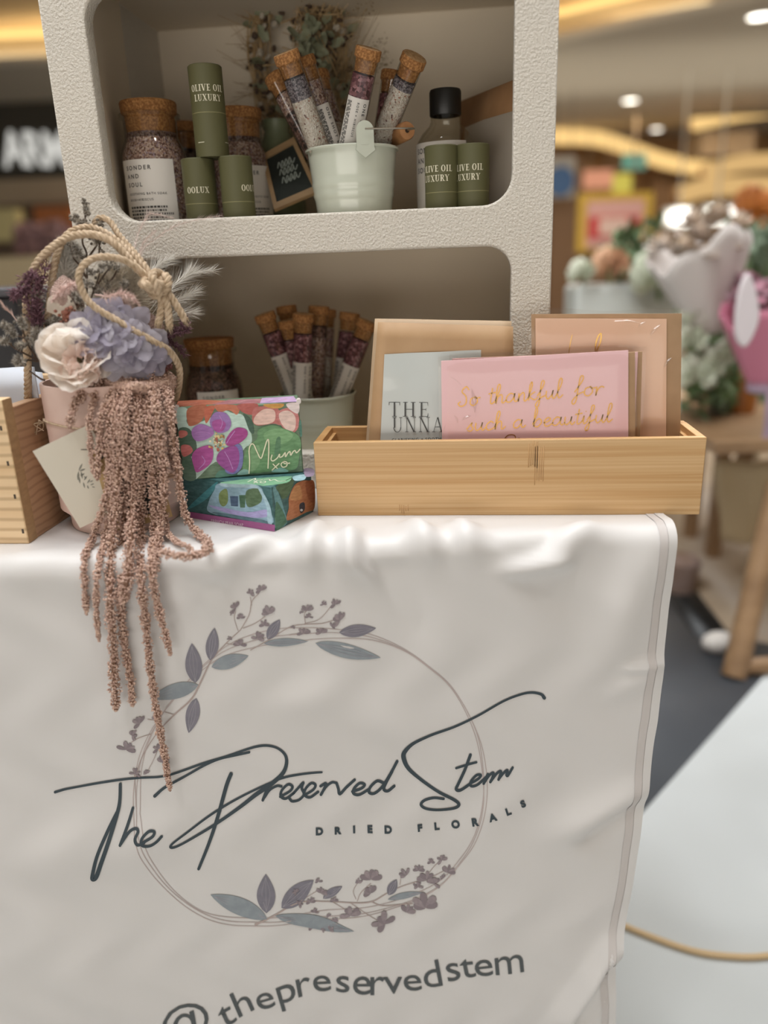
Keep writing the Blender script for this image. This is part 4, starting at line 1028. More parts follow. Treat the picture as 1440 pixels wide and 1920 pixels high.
lavender = speckle('lavender_buds', '#6f6770', [('#8c848c', .3), ('#4a444c', .25), ('#a39aa0', .15)], 700)
hibiscus = speckle('hibiscus', '#8e5f66', [('#6c4048', .3), ('#b08088', .2), ('#4f2c34', .15)], 330)

def olive_tube(c, lab, a0, words=('OLIVE OIL', 'LUXURY'), grp='olive card tubes', H=.0885, r=.0178, extra=None):
    """card tube with a lid seam and two lines of serif capitals centred at angle a0"""
    t = thing('card_tube', lab, 'tube', c, grp)
    zs = c[2] + H * .48
    MB().add(*lathe([(1e-4, 0), (r, 0), (r, H * .48 - .0004), (r - .0006, H * .48 - .0004)], 40, c)).build('tube_body', [olive], t)
    MB().add(*lathe([(r - .0006, H * .48), (r, H * .48), (r, H - .001), (r - .001, H), (r - .003, H), (r - .0034, H - .001), (1e-4, H - .001)], 40, c)).build('lid', [olive], t)
    MB().add(*lathe([(r + .0001, H * .48 - .0004), (r + .0001, H * .48 + .0003)], 40, c)).build('seam_line', [olive_in], t)
    mb = MB()
    for k, w in enumerate(words):
        if not w: continue
        V2, F2 = serif2d(w, .2, .07); V2 = V2 - np.array([V2[:, 0].max() / 2, 0])
        on_cyl(V2 * np.array([.92, 1]), F2, mb, c, r + .00025, c[2] + H * (.705 - .105 * k), a0, .0062)
    if extra is not None:
        V2, F2 = lines2d(.010, .0014, 1, 3); on_cyl(V2, F2, mb, c, r + .00025, c[2] + H * .15, a0 - .9, 1.0); on_cyl(V2, F2, mb, c, r + .00025, c[2] + H * .15, a0 + .9, 1.0)
    if len(mb.ch): mb.build('lettering', [cream_ink], t, sharp=None)
    return t
def face_ang(c, dpx=0):
    d = CAM - np.asarray(c); return math.atan2(d[1], d[0])
def at_floor(px, py, Y, zf):
    """point with the column of a photo pixel at depth Y, dropped to a floor"""
    q = on_y(px, py, Y); return np.array([q[0], Y, zf])
def wcol(px, py, Y, zf):
    """x so that the vertical axis of a thing crosses the photo pixel (px,py) at depth Y"""
    return at_floor(px, py, Y, zf)

# olive tubes: two in front, one behind, one on top
c1_ = wcol(374, 340, .150, FLU); c2_ = wcol(444, 340, .148, FLU); c3_ = wcol(360, 340, .205, FLU)
olive_tube(c1_, 'olive card tube under the stack, beside the labelled jar', face_ang(c1_) - .15, ('', 'OOLUX'))
olive_tube(c2_, 'olive card tube of the lower row, next to the pale bucket', face_ang(c2_) + .95, ('', 'OOLUX'))
olive_tube(c3_, 'olive card tube half hidden behind the lower pair', face_ang(c3_) - .6)
c4_ = wcol(391, 205, .150, FLU + .0887)
olive_tube(c4_, 'olive card tube standing on top of the other tubes', face_ang(c4_) + .02, extra=1)
c5_ = wcol(828, 330, .150, FLU); c6_ = wcol(886, 330, .152, FLU)
olive_tube(c5_, 'olive card tube in front of the black capped bottle', face_ang(c5_) - .38)
olive_tube(c6_, 'olive card tube between the bottle and the kraft pouch', face_ang(c6_) - .38)

def label_arc(mb, c, r, z0, z1, a0, a1, n=14, m=0):
    a = np.linspace(a0, a1, n)
    V = np.concatenate([np.stack([c[0] + r * np.cos(a), c[1] + r * np.sin(a), np.full(n, z)], 1) for z in (z0, z1)])
    mb.add(V, np.array([[i, i + 1, n + i + 1, n + i] for i in range(n - 1)]), m)
def salt_jar(c, R, H, lab, fill, dark=None, label=None, a_l=None, rows=True, scale=1.0):
    """wide cork stoppered jar: lathe glass, filling, cork, paper label"""
    t = thing('salt_jar', lab, 'jar', c, 'cork stoppered jars')
    nk = R * .80; hs = H * .66; hn = H * .91
    prof = [(1e-4, .001), (R * .96, .001), (R, .006), (R, hs * .9), (R * .985, hs * .97), (R * .93, hs * 1.04), (nk * 1.04, hs * 1.12), (nk, hs * 1.15), (nk, hn - .004), (nk * 1.13, hn - .003), (nk * 1.14, hn + .001), (nk * 1.02, hn + .003)]
    MB().add(*lathe(prof, 48, c)).build('jar_glass', [clear], t)
    MB().add(*lathe([(nk * .9, hn - .018), (nk * .93, hn), (nk * 1.03, hn + .002), (nk * 1.06, H - .002), (nk * 1.03, H), (1e-4, H)], 40, c)).build('cork', [cork], t)
    fi = [(1e-4, .004), (R * .955, .004), (R * .955, hs * .9), (R * .89, hs * 1.02), (nk * .94, hs * 1.12)]
    MB().add(*lathe(fi + [(nk * .94, hs * 1.2)], 40, c)).build('bath_salt', [fill], t)
    MB().add(*lathe([(nk * .94, hs * 1.2), (nk * .94, hn - .024), (1e-4, hn - .022)], 40, c)).build('petals', [dark or fill], t)
    if label:
        a0 = face_ang(c) if a_l is None else a_l
        w, z0, z1 = label
        mb = MB(); label_arc(mb, c, R + .0004, c[2] + z0, c[2] + z1, a0 - w / 2, a0 + w / 2); lb = mb.build('label', [paperw], t)
        if rows:
            mb = MB(); hh = z1 - z0; Wd = w * R; s = Wd / .060
            for k, wd in enumerate(['SONDER', 'AND', 'SOUL']):
                V2, F2 = text2d(wd, .015, 1.45); on_cyl(V2 - np.array([.0, 0]), F2, mb, c, R + .0006, c[2] + z1 - .0100 * s - k * .0082 * s, a0 - w / 2 + .2, .0058 * s)
            for k, wd in enumerate(['SOOTHING BATH SOAK', 'ROSE+HIBISCUS']):
                V2, F2 = text2d(wd, .01, 1.3); on_cyl(V2, F2, mb, c, R + .0006, c[2] + z1 - (.0345 + .0058 * k) * s, a0 - w / 2 + .2, .0032 * s)
            V2, F2 = lines2d(Wd * .8, .024 * s, 7, 5); on_cyl(V2, F2, mb, c, R + .0006, c[2] + z1 - .0690 * s, a0 - w / 2 + .2, 1)
            V2, F2 = lines2d(Wd * .8, .010 * s, 3, 9); on_cyl(V2, F2, mb, c, R + .0006, c[2] + z1 - .084 * s, a0 - w / 2 + .2, 1)
            mb.build('lettering', [black_ink], lb, sharp=None)
    return t
ZJ = lambda px, py, Y: on_y(px, py, Y)[2]
cA = wcol(293, 330, .195, FLU); HA = ZJ(287, 192, .195) - FLU
salt_jar(cA, .0372, HA, 'large cork stoppered jar of petal bath salt with white label beside the shelf post', salt_mix, salt_dark, (1.72, .004, HA * .60), face_ang(cA) - .30)
cB = wcol(345, 300, .315, FLU); HB = ZJ(345, 232, .315) - FLU
salt_jar(cB, .034, HB, 'cork stoppered jar showing only its rim behind the large labelled jar', salt_dark)
cC = wcol(452, 330, .245, FLU); HC = ZJ(445, 206, .245) - FLU
salt_jar(cC, .036, HC, 'cork stoppered jar standing behind the olive tubes', salt_mix, salt_dark, (1.7, .004, HC * .58), face_ang(cC) + .45)

# glass bottle with black cap
cD = wcol(836, 300, .225, FLU); HD = ZJ(833, 168, .225) - FLU
t = thing('glass_bottle', 'clear glass bottle with black screw cap and white label', 'bottle', cD)
Rb = .0335; capz = HD - .027
MB().add(*lathe([(1e-4, .001), (Rb * .96, .001), (Rb, .005), (Rb, HD * .60), (Rb * .97, HD * .65), (Rb * .8, HD * .71), (Rb * .56, HD * .76), (Rb * .50, HD * .79), (Rb * .50, capz + .004)], 44, cD)).build('bottle_glass', [glass('bottle_glass', '#f3f1ea', .05, 1.5, gain=1.6)], t)
MB().add(*lathe([(1e-4, .003), (Rb * .94, .004), (Rb * .94, HD * .45), (1e-4, HD * .45)], 40, cD)).build('liquid', [glass('pale_liquid', '#f0e8da', .1, 1.15)], t)
prof = [(Rb * .50, capz), (.0172, capz), (.0176, capz + .001), (.0176, HD - .003), (.0168, HD - .0006), (1e-4, HD)]
V, F = lathe(prof, 64, cD)
r_ = np.hypot(V[:, 0] - cD[0], V[:, 1] - cD[1]); an = np.arctan2(V[:, 1] - cD[1], V[:, 0] - cD[0]); k_ = 1 + .012 * np.cos(32 * an) * (r_ > .0174)
V[:, 0] = cD[0] + (V[:, 0] - cD[0]) * k_; V[:, 1] = cD[1] + (V[:, 1] - cD[1]) * k_
MB().add(V, F).build('cap', [M('black_cap', '#1c1b19', 0.4)], t)
a0 = face_ang(cD) - .12
mb = MB(); label_arc(mb, cD, Rb + .0004, cD[2] + .006, cD[2] + HD * .64, a0 - 1.3, a0 + .85); lb = mb.build('label', [paperw], t)
mb = MB()
for k, wd in enumerate(['SONDER', 'AND', 'SOUL']):
    V2, F2 = text2d(wd, .02, 1.25); on_cyl(V2, F2, mb, cD, Rb + .0006, cD[2] + HD * .64 - .011 - .010 * k, a0 - 1.05, .0078)
mb.build('lettering', [black_ink], lb, sharp=None)

# ------------------------------------------------------------------ test tubes and buckets
def test_tube(top, low, r, L, lab, kind, group, label=None, spin=0.0):
    """corked tube from its top centre along the line through low; built upright, then leaned"""
    top = np.asarray(top); ax = unit(top - np.asarray(low)); foot = top - ax * L
    t = thing('test_tube', lab, 'test tube', (0, 0, 0), group)
    o = (0, 0, 0)
    ga = [(1e-4, 0), (r * .5, r * .14), (r * .87, r * .5), (r, r), (r, L - .010), (r * 1.04, L - .009)]
    MB().add(*lathe(ga, 28)).build('tube_glass', [clear], t)
    MB().add(*lathe([(r * .86, L - .022), (r * .92, L - .011), (r * 1.1, L - .009), (r * 1.1, L - .001), (r * 1.04, L)], 24)).add(*lathe([(r * 1.04, L), (1e-4, L + .0003)], 24), 1).build('cork', [cork, corktop], t)
    main, topm, f = kind
    zf = L * f
    MB().add(*lathe([(1e-4, .001), (r * .8, r * .5), (r * .93, r), (r * .93, zf)], 24)).build('bath_salt', [main], t)
    MB().add(*lathe([(r * .93, zf), (r * .93, L - .024), (1e-4, L - .0235)], 24)).build('petals', [topm], t)
    if label:
        a0, w, z0, z1 = label
        mb = MB(); label_arc(mb, o, r + .0003, L * z0, L * z1, a0 - w / 2, a0 + w / 2); lb = mb.build('label', [paperw], t)
        # print runs along the tube: rows turned a quarter
        mb = MB()
        for k, (wd, s, sp) in enumerate([('ONE SHOT BATH SOAK', .0046, 1.5), ('ROSE + HIBISCUS', .0032, 1.4)]):
            V2, F2 = text2d(wd, .02, sp); V3 = np.stack([V2[:, 1], -V2[:, 0]], 1)
            on_cyl(V3, F2, mb, o, r + .0005, L * z1 - .004, a0 + w / 2 - .55 - .55 * k, s)
        V2, F2 = lines2d(L * (z1 - z0) * .8, .006, 4, 4); on_cyl(np.stack([V2[:, 1], -V2[:, 0]], 1), F2, mb, o, r + .0005, L * z1 - .004, a0 - w / 2 + .15, 1)
        mb.build('lettering', [black_ink], lb, sharp=None)
    q = Vector(ax).to_track_quat('Z', 'Y')
    t.rotation_mode = 'QUATERNION'
    # turn the tube so local +x faces the camera side
    cl = q.inverted() @ (Vector(CAM) - Vector(foot)); ang = math.atan2(cl.y, cl.x)
    t.rotation_quaternion = q @ Quaternion((0, 0, 1), ang + spin)
    t.location = [float(v) for v in foot]
    return t
mint = M('mint_enamel', '#d3d8c9', 0.22, coat=.3)
steel = M('wire_steel', '#b8b2a8', 0.3, metal=1)
gripw = M('grip_wood', '#b07f52', 0.6, '#94643c', 60)
def bucket(c, rt, rb, H, lab, handle=True):
    t = thing('metal_bucket', lab, 'bucket', c, None)
    p = [(1e-4, .004), (rb * .97, .004), (rb, 0)]
    for k in range(25):
        f = k / 24; r = rb + (rt - rb) * f
        r += .0011 * sum(math.exp(-((f - g) / .022) ** 2) for g in (.50, .565, .63))
        p.append((r, H * f))
    p += [(rt + .0022, H - .0008), (rt + .0028, H + .0008), (rt + .0018, H + .002), (rt - .0005, H + .0012), (rb * .96, .006), (1e-4, .006)]
    MB().add(*lathe(p, 64, c)).build('pail', [mint], t)
    if handle:
        d = unit(np.array([CAM[0] - c[0], CAM[1] - c[1], 0])); d = np.array([d[0] * math.cos(.28) - d[1] * math.sin(.28), d[0] * math.sin(.28) + d[1] * math.cos(.28), 0])
        s = np.array([-d[1], d[0], 0])
        for sg in (1, -1):
            q = c + d * sg * (rt + .0012) + np.array([0, 0, H])
            out = []
            for k in range(17):
                g = PI * k / 16; out.append(q + s * .0095 * math.cos(g) + np.array([0, 0, .0135 + .0095 * math.sin(g)]))
            out += [q + s * -.0095 + np.array([0, 0, -.002]) , q + s * -.0105 + np.array([0, 0, -.005]), q + np.array([0, 0, -.0125]) - d * sg * .0022, q + s * .0105 + np.array([0, 0, -.005]), q + s * .0095 + np.array([0, 0, -.002])]
            MB().add(*prism([p_ + d * sg * .001 for p_ in out], d * sg * .0012)).build('handle_ear', [mint], t)
        q1 = c + d * (rt + .0045) + np.array([0, 0, H + .0145]); q2 = c - d * (rt + .0045) + np.array([0, 0, H + .0145])
        sx = s if s[0] > 0 else -s
        A = q1 + sx * .051 + np.array([0, 0, .001]); B = q2 + sx * .051 + np.array([0, 0, .001])
        g1 = A + (B - A) * .12; g2 = A + (B - A) * .75
        mb = MB(); mb.add(*tube(cr([q1 + d * .002, q1 + sx * .004 + d * .002, A + d * .001, g1, g2, B, q2 - d * .002 + sx * .004, q2 - d * .002], 8), .0009, 8)); hw = mb.build('handle_wire', [steel], t)
        MB().add(*lathe([(.0024, -.0002), (.0085, 0), (.0095, .003), (.0098, np.linalg.norm(g2 - g1) / 2), (.0095, np.linalg.norm(g2 - g1) - .003), (.0085, np.linalg.norm(g2 - g1)), (.0024, np.linalg.norm(g2 - g1) + .0002)], 28, g1, unit(g2 - g1))).add(*lathe([(1e-4, .0004), (.0026, .0004)], 16, g1, unit(g2 - g1)), 1).build('wooden_grip', [gripw, M('bore_dark', '#2a1c12', .8)], hw)
    return t
YB = .185
cb_ = wcol(662, 330, YB, FLU); Hb = ZJ(660, 284, YB) - FLU
rtop = abs(on_y(746, 276, YB)[0] - on_y(574, 276, YB)[0]) / 2
bucket(cb_, rtop - .002, rtop * .76, Hb, 'pale mint enamel bucket with wooden grip holding test tubes on the upper shelf')
G = 'test tubes in the upper bucket'
RTB = .0123; LT = .150
wl = (salt_white, lavender, .70); wh = (salt_white, hibiscus, .62); mixk = (salt_mix, salt_dark, .6); ww = (salt_white, lavender, .78)
def tt_px(tx, ty, Yt, lx, ly, Yl): return on_y(tx, ty, Yt), on_y(lx, ly, Yl)
for (tx, ty, Yt, lx, ly, Yl, kind, lab, label, spin) in [
    (535, 98, .135, 597, 275, .165, wl, 'front test tube leaning out over the chalkboard tag, grey lavender over white salt', None, 0),
    (566, 108, .172, 622, 270, .190, (salt_mix, salt_mix, .6), 'labelled test tube just behind the leaning lavender tube', (.1, 1.5, .12, .68), .25),
    (516, 142, .205, 580, 265, .195, (salt_dark, salt_mix, .7), 'dark flecked test tube leaning furthest out beside the chalkboard tag', None, 0),
    (692, 90, .140, 657, 265, .165, wh, 'upright test tube with rose petals above a white label', (-.15, 2.2, .10, .70), .1),
    (778, 105, .155, 722, 245, .190, ww, 'white salt test tube leaning towards the bottle', None, .3),
    (738, 134, .215, 722, 240, .215, wh, 'test tube tucked behind the white salt tube', None, 0),
    (594, 138, .235, 628, 250, .225, (salt_white, salt_mix, .6), 'test tube at the back, its cork just over the labelled tube', None, 0)]:
    a, b = tt_px(tx, ty, Yt, lx, ly, Yl)
    test_tube(a, b, RTB, LT, lab, kind, G, label, spin)

YB2 = .215
cb2 = wcol(598, 790, YB2, FLL); Hb2 = ZJ(596, 738, YB2) - FLL
r2 = abs(on_y(668, 735, YB2)[0] - on_y(524, 735, YB2)[0]) / 2
bucket(cb2, r2 - .002, r2 * .76, Hb2, 'pale bucket of test tubes in the shaded lower compartment', False)
G = 'test tubes in the lower bucket'
for (tx, ty, Yt, lx, ly, Yl, kind, lab, label) in [
    (495, 588, .195, 545, 720, .205, wh, 'tube leaning furthest out towards the lower cork jar', (0, 2.4, .1, .66)),
    (536, 574, .245, 560, 710, .235, mixk, 'tube behind, its cork between the two outermost leaning tubes', (0, 2.4, .1, .62)),
    (540, 600, .200, 565, 720, .205, wh, 'second front tube, its cork touching the tallest one', (0, 2.4, .1, .62)),
    (569, 588, .190, 566, 728, .195, wh, 'front upright tube with a full white label', (0, 2.6, .1, .62)),
    (598, 574, .225, 592, 720, .225, (salt_mix, salt_dark, .75), 'tallest unlabelled tube of dark flecked salt', None),
    (656, 586, .250, 642, 710, .245, wh, 'lone back tube standing apart by the kraft pouch', (0, 2.4, .1, .62)),
    (690, 602, .215, 645, 718, .215, wh, 'tube leaning over against the kraft pouch', (0, 2.4, .1, .62)),
    (612, 580, .262, 606, 715, .25, (salt_white, salt_mix, .6), 'back tube showing a sliver beside the tallest tube', None)]:
    a, b = tt_px(tx, ty, Yt, lx, ly, Yl)
    test_tube(a, b, .0118, .150, lab, kind, G, label)
cE = wcol(398, 700, .21, FLL); HE = ZJ(392, 634, .21) - FLL
salt_jar(cE, .0365, HE, 'cork stoppered jar in the shaded lower compartment', salt_dark, None, (1.5, .004, HE * .60), face_ang(cE) + .15)

# carton along the side wall, kraft pouch opposite, vase and chalkboard tag
qa = on_y(176, 195, .135); qb = on_y(240, 243, .33)
t = thing('carton', 'pale grey carton standing along the inner wall behind the labelled jar', 'box', (qa[0], .14, FLU))
x1a, x1b = on_y(178, 300, .135)[0] + .004, on_y(240, 300, .33)[0]
zt = (qa[2] + qb[2]) / 2
MB().add(*hexa([(-.2535, .150, FLU + .0003), (x1a - .012, .150, FLU + .0003), (x1b, .33, FLU + .0003), (-.2535, .33, FLU + .0003)], [(-.2535, .150, zt), (x1a - .012, .150, zt), (x1b, .33, zt), (-.2535, .33, zt)])).build('carton_body', [M('carton_grey', '#b9b2a9', .7)], t, bevel=.001)
mb = MB(); V2, F2 = lines2d(.06, .05, 9, 2)
u = unit(np.array([x1b - x1a + .012, .18, 0])); on_face(np.stack([V2[:, 1], V2[:, 0]], 1), F2, mb, np.array([x1a - .012, .150, FLU + .02]) + u * .02 + np.array([u[1], -u[0], 0]) * .0004, u, np.array([0, 0, 1.]), .8)
mb.build('lettering', [black_ink], t, sharp=None)

kraft = M('kraft_paper', '#b48a62', .75, '#a87e56', 30, bump=.15, bs=200, bd=.0005)
kraft_d = M('kraft_shade', '#9a7652', .75)
frost = M('pouch_window', '#c2b8aa', .5)
A = on_y(868, 196, .365); B = on_y(962, 140, .16)
zt = (A[2] + B[2]) / 2
t = thing('kraft_pouch', 'kraft paper pouch with pale window leaning on the inner wall behind the olive tubes', 'pouch', (.2, .25, FLU))
a0 = np.array([on_y(880, 330, .30)[0], .335, FLU]); b0 = np.array([.2235, .155, FLU])
a0[0] = .155
at_ = np.array([A[0], .345, A[2]]); bt_ = np.array([.2195, .165, B[2]])
nrm = unit(np.cross(b0 - a0, at_ - a0)); nrm = nrm if nrm[1] < 0 else -nrm
th = -nrm * .004
rows = []
N = 9
for k in range(N):
    f = k / (N - 1); bulge = .012 * math.sin(PI * f)
    rows.append([a0 + (at_ - a0) * f + nrm * bulge * .3, (a0 + b0) / 2 + ((at_ + bt_) / 2 - (a0 + b0) / 2) * f + nrm * bulge, b0 + (bt_ - b0) * f + nrm * bulge * .2])
V = np.array(rows).reshape(-1, 3); F = np.array([[i * 3 + j, i * 3 + j + 1, (i + 1) * 3 + j + 1, (i + 1) * 3 + j] for i in range(N - 1) for j in range(2)])
o = MB().add(V, F).build('pouch_body', [kraft], t, sharp=180); o.modifiers.new('s', 'SOLIDIFY').thickness = -.003
def on_pouch(f, g):
    r0_ = a0 + (at_ - a0) * g; r1_ = b0 + (bt_ - b0) * g
    m = (r0_ + r1_) / 2 + nrm * .012 * math.sin(PI * g)
    return (r0_ * (1 - f) + r1_ * f) + nrm * (.012 * math.sin(PI * g) * (1 - abs(2 * f - 1)) + .0052)
V = [on_pouch(f, g) for g in np.linspace(.04, .80, 8) for f in np.linspace(.10, .9, 5)]
MB().add(V, np.array([[i * 5 + j, i * 5 + j + 1, (i + 1) * 5 + j + 1, (i + 1) * 5 + j] for i in range(7) for j in range(4)])).build('label', [frost], t, sharp=180)

sage = M('sage_glaze', '#7d8467', .45, '#6d7559', 40)
cV = wcol(522, 290, .30, FLU); HV = ZJ(520, 226, .30) - FLU
t = tag(MB().add(*lathe([(1e-4, 0), (.026, 0), (.031, HV * .3), (.030, HV * .62), (.020, HV * .82), (.015, HV * .92), (.018, HV), (.013, HV), (.012, HV * .9), (1e-4, HV * .85)], 36, cV)).build('bud_vase', [sage]), 'sage green bud vase behind the chalkboard tag', 'vase')
def quadslab(p, th):
    p = [np.asarray(q) for q in p]; n = unit(np.cross(p[1] - p[0], p[3] - p[0])); return prism(p, n * th)
slate = M('chalkboard', '#1f2622', .7, '#262e2a', 60)
chalk = M('chalk', '#9aa39c', .9)
framew = wood('tag_frame_wood', '#9c7f5c', '#b3956e', (20, 60, 60), .6)
Pt = [on_y(516, 398, .205), on_y(600, 362, .215), on_y(553, 262, .250), on_y(492, 296, .250)]
dz = FLU - min(q[2] for q in Pt)
cT = sum(Pt) / 4
t = thing('chalkboard_tag', 'small wood framed chalkboard tag leaning against the mint bucket', 'tag', cT)
nT = unit(np.cross(Pt[1] - Pt[0], Pt[3] - Pt[0])); nT = nT if nT[1] < 0 else -nT
def inset(P, f): c = sum(P) / len(P); return [c + (q - c) * f for q in P]
sl_ = MB().add(*prism(inset(Pt, .82), nT * .003)).build('slate', [slate], t)
mb = MB(); I = inset(Pt, .80)
for i in range(4):
    j = (i + 1) % 4; mb.add(*hexa([Pt[i], Pt[j], I[j], I[i]], [Pt[i] + nT * .005, Pt[j] + nT * .005, I[j] + nT * .005, I[i] + nT * .005]))
mb.build('frame', [framew], t)
mb = MB()
for g in (.32, .5, .66):
    for k in range(4):
        f0 = .28 + .12 * k
        a_ = I[0] * (1 - f0) + I[1] * f0; b_ = I[3] * (1 - f0) + I[2] * f0; q = a_ * (1 - g) + b_ * g + nT * .0056
        u = unit(I[1] - I[0]); v = unit(I[3] - I[0])
        mb.add(*ribbon([q, q + u * .003 + v * .008, q + u * .005 - v * .002, q + u * .009 + v * .004], .0013, nT, 4))
mb.build('chalk_writing', [chalk], sl_, sharp=None)

# dried wreath hanging at the back of the upper compartment
twig = M('dry_twig', '#a98c64', .85, '#bfa47c', 60)
dpod = M('dark_pod', '#5c4838', .8, '#44342a', 80)
sagel = M('dry_sage_leaf', '#8a8e72', .8, '#9a9c84', 60)
YW = .362
cW = on_y(562, 120, YW)
t = thing('dried_wreath', 'dried flower wreath hanging behind the buckets of tubes', 'wreath', cW)
def wpt(a, r, j=.0):
    return cW + np.array([math.sin(a) * r * .052, rng.uniform(-.022, .012) * j, -math.cos(a) * r * .10])
mb = MB()
for k in range(16):
    a = np.linspace(0, 2 * PI, 50); r = .95 + .16 * np.sin(a * 3 + k) + rng.uniform(-.12, .12)
    P = np.stack([cW[0] + np.sin(a) * r * .055, cW[1] + .006 * np.sin(5 * a + k), cW[2] - np.cos(a) * r * .10], 1)
    mb.add(*tube(P, .0011, 5))
for k in range(260):
    a = rng.uniform(0, 6.28); p0 = wpt(a, rng.uniform(.8, 1.1), 1); d = unit(np.array([math.sin(a) * 1.2, rng.uniform(-.5, .2), -math.cos(a) * .6 + rng.uniform(-.2, 1.0)]) + rng.normal(size=3) * .35)
    L = rng.uniform(.015, .05); mb.add(*tube([p0, p0 + d * L * .5 + rng.normal(size=3) * .003, p0 + d * L], [.0006, .0003], 3, False))
for k in range(90):
    p0 = on_y(rng.uniform(550, 612), rng.uniform(-20, 120), YW - rng.uniform(.0, .03)); d = rng.normal(size=3) * np.array([.016, .006, .02]); mb.add(*tube([p0 - d, p0 + d], [.0009, .0005], 4, False))
mb.build('twigs', [twig], t)
pts = [on_y(rng.uniform(548, 618), rng.uniform(-20, 135), YW - rng.uniform(.0, .03)) for _ in range(60)] + [wpt(rng.uniform(0, 6.28), rng.uniform(.75, 1.25), 1) + rng.normal(size=3) * np.array([.005, .004, .005]) for _ in range(130)]
mb = MB(); mb.add(*scatter(ICO1, pts, .0042, .4)); mb.build('seed_pods', [dpod], t)
mb = MB(); pts = [wpt(rng.uniform(0, 6.28), rng.uniform(.75, 1.25), 1) for _ in range(95)]; mb.add(*scatter(ICO1, pts, .0048, .3)); mb.build('pale_berries', [M('pale_berry', '#b8ad9c', .8)], t)
mb = MB()
for k in range(95):
    a = rng.uniform(0, 6.28); p0 = wpt(a, rng.uniform(.7, 1.2), 1) if k < 60 else on_y(rng.uniform(555, 612), rng.uniform(50, 150), YW - .03); mb.add(*petal(p0, unit(rng.normal(size=3) + np.array([0, -.3, 0])), (0, -1, .3), .022, .013, .2, 0, .1, 4, 3))
mb.build('leaves', [sagel], t)
mb = MB(); rope(mb, [cW + np.array([0, 0, .095]), cW + np.array([0, .01, .15]), np.array([cW[0], DEP - .004, T + .545])], .002, 2, .01); mb.build('hanging_string', [twig], t)
for k, (x0, x1, lab) in enumerate([(640, 700, 'wispy dried grass fanning out beside the wreath')]):
    tg_ = thing('dried_grass', lab, 'grass', on_y(600, 200, .35))
    mb = MB()
    for j in range(70):
        a = on_y(600 + rng.uniform(-15, 15), 220, .35 + rng.uniform(-.02, .02)); b = on_y(rng.uniform(560, 720), rng.uniform(5, 130), .35 + rng.uniform(-.03, .02))
        P = cr([a, (a + b) / 2 + rng.normal(size=3) * .006, b], 6); mb.add(*tube(P, [.0005, .0002], 3, False))
        if j % 2 == 0:
            m = 8; q = b + rng.normal(size=(m, 3)) * .006; mb.add(*scatter(OCT, q, .0011, .4))
    mb.build('grass_stems', [M('grass_tan', '#9c8561', .85)], tg_)
# ================================================================== GOODS ON THE TABLE
# ---------------------------------------------------------------- bamboo tray with cards
bam = wood('bamboo', '#c1955e', '#d6b282', (3.5, 160, 420), .45)
bam_in = wood('bamboo_inner', '#b88a56', '#d0a672', (5, 60, 160), .5)
nodeM = wood('bamboo_node', '#bd9160', '#c99f6c', (120, 30, 60), .5)
HB, BW, BD, TH = .0774, .38, .080, .0075
t = thing('bamboo_tray', 'long bamboo tray of cards at the table edge', 'tray', (0.19, 0.04, T))
MB().add(*bx(0, BW, 0, TH, T, T + HB)).build('front_panel', [bam], t, bevel=.0006)
MB().add(*bx(0.0005, BW - .0005, BD - TH, BD, T, T + HB)).build('back_panel', [bam_in], t, bevel=.0006)
MB().add(*bx(0, TH, TH + .0001, BD - TH - .0001, T, T + HB)).add(*bx(TH, TH + .004, TH + .0001, BD - TH - .0001, T, T + HB - .006)).build('side_panel', [bam_in], t, bevel=.0005)
MB().add(*bx(BW - TH, BW, TH + .0001, BD - TH - .0001, T, T + HB)).add(*bx(BW - TH - .004, BW - TH, TH + .0001, BD - TH - .0001, T, T + HB - .006)).build('side_panel', [bam_in], t, bevel=.0005)
MB().add(*bx(TH, BW - TH, TH, BD - TH, T, T + .005)).build('base', [bam_in], t)
mb = MB()
for (x, y0, y1, w) in [(1000, 826, 880, 4), (1012, 836, 910, 3), (757, 944, 966, 3)]:
    for k in range(5):
        a = on_y(x + (k - 2) * 4, y0 + rng.uniform(0, 6), -.0002); b = on_y(x + (k - 2) * 4, y1 - rng.uniform(0, 14), -.0002)
        mb.add(*bx(a[0] - .0005 * w / 4, a[0] + .0005 * w / 4, -.00025, -.0001, max(T + .001, b[2]), min(a[2], T + HB - .001)))
mb.build('bamboo_knuckle', [nodeM], t, sharp=None)

sleeve = glass('card_sleeve', '#fdfcfb', .10, 1.42, .05, 28, .003, .6)
glint_film = glass('sleeve_glint', '#fdfcfb', .12, 1.55, gain=3.2)  # film with raised reflection, for glints modelled as small ridges
envk = M('envelope_kraft', '#bb9a78', .75, '#b0906e', 30)
gold = M('gold_foil', '#b98a3c', .35, metal=.85)
golds = M('gold_foil_bright', '#d9ae5c', .35, metal=.9)
fz = T + .0055
def flat_card(corn, Y, th):
    """upright sheet: corner photo points at depth Y, th thick towards the back"""
    P = [on_y(x, y, Y) for x, y in corn]
    return P
def sheet(P, th): return prism(P, np.array([0, th, 0]))
def pts_down(xl, yl, xr, yr, Y, zb, xbl=None, xbr=None):
    a = on_y(xl, yl, Y); b = on_y(xr, yr, Y)
    c = on_y(xbr[0], xbr[1], Y) if xbr else b; d = on_y(xbl[0], xbl[1], Y) if xbl else a
    f = lambda top, low: top + (low - top) * ((zb - top[2]) / (low[2] - top[2])) if abs(low[2] - top[2]) > 1e-6 else np.array([top[0], Y, zb])
    return [f(a, d), f(b, c), b, a]
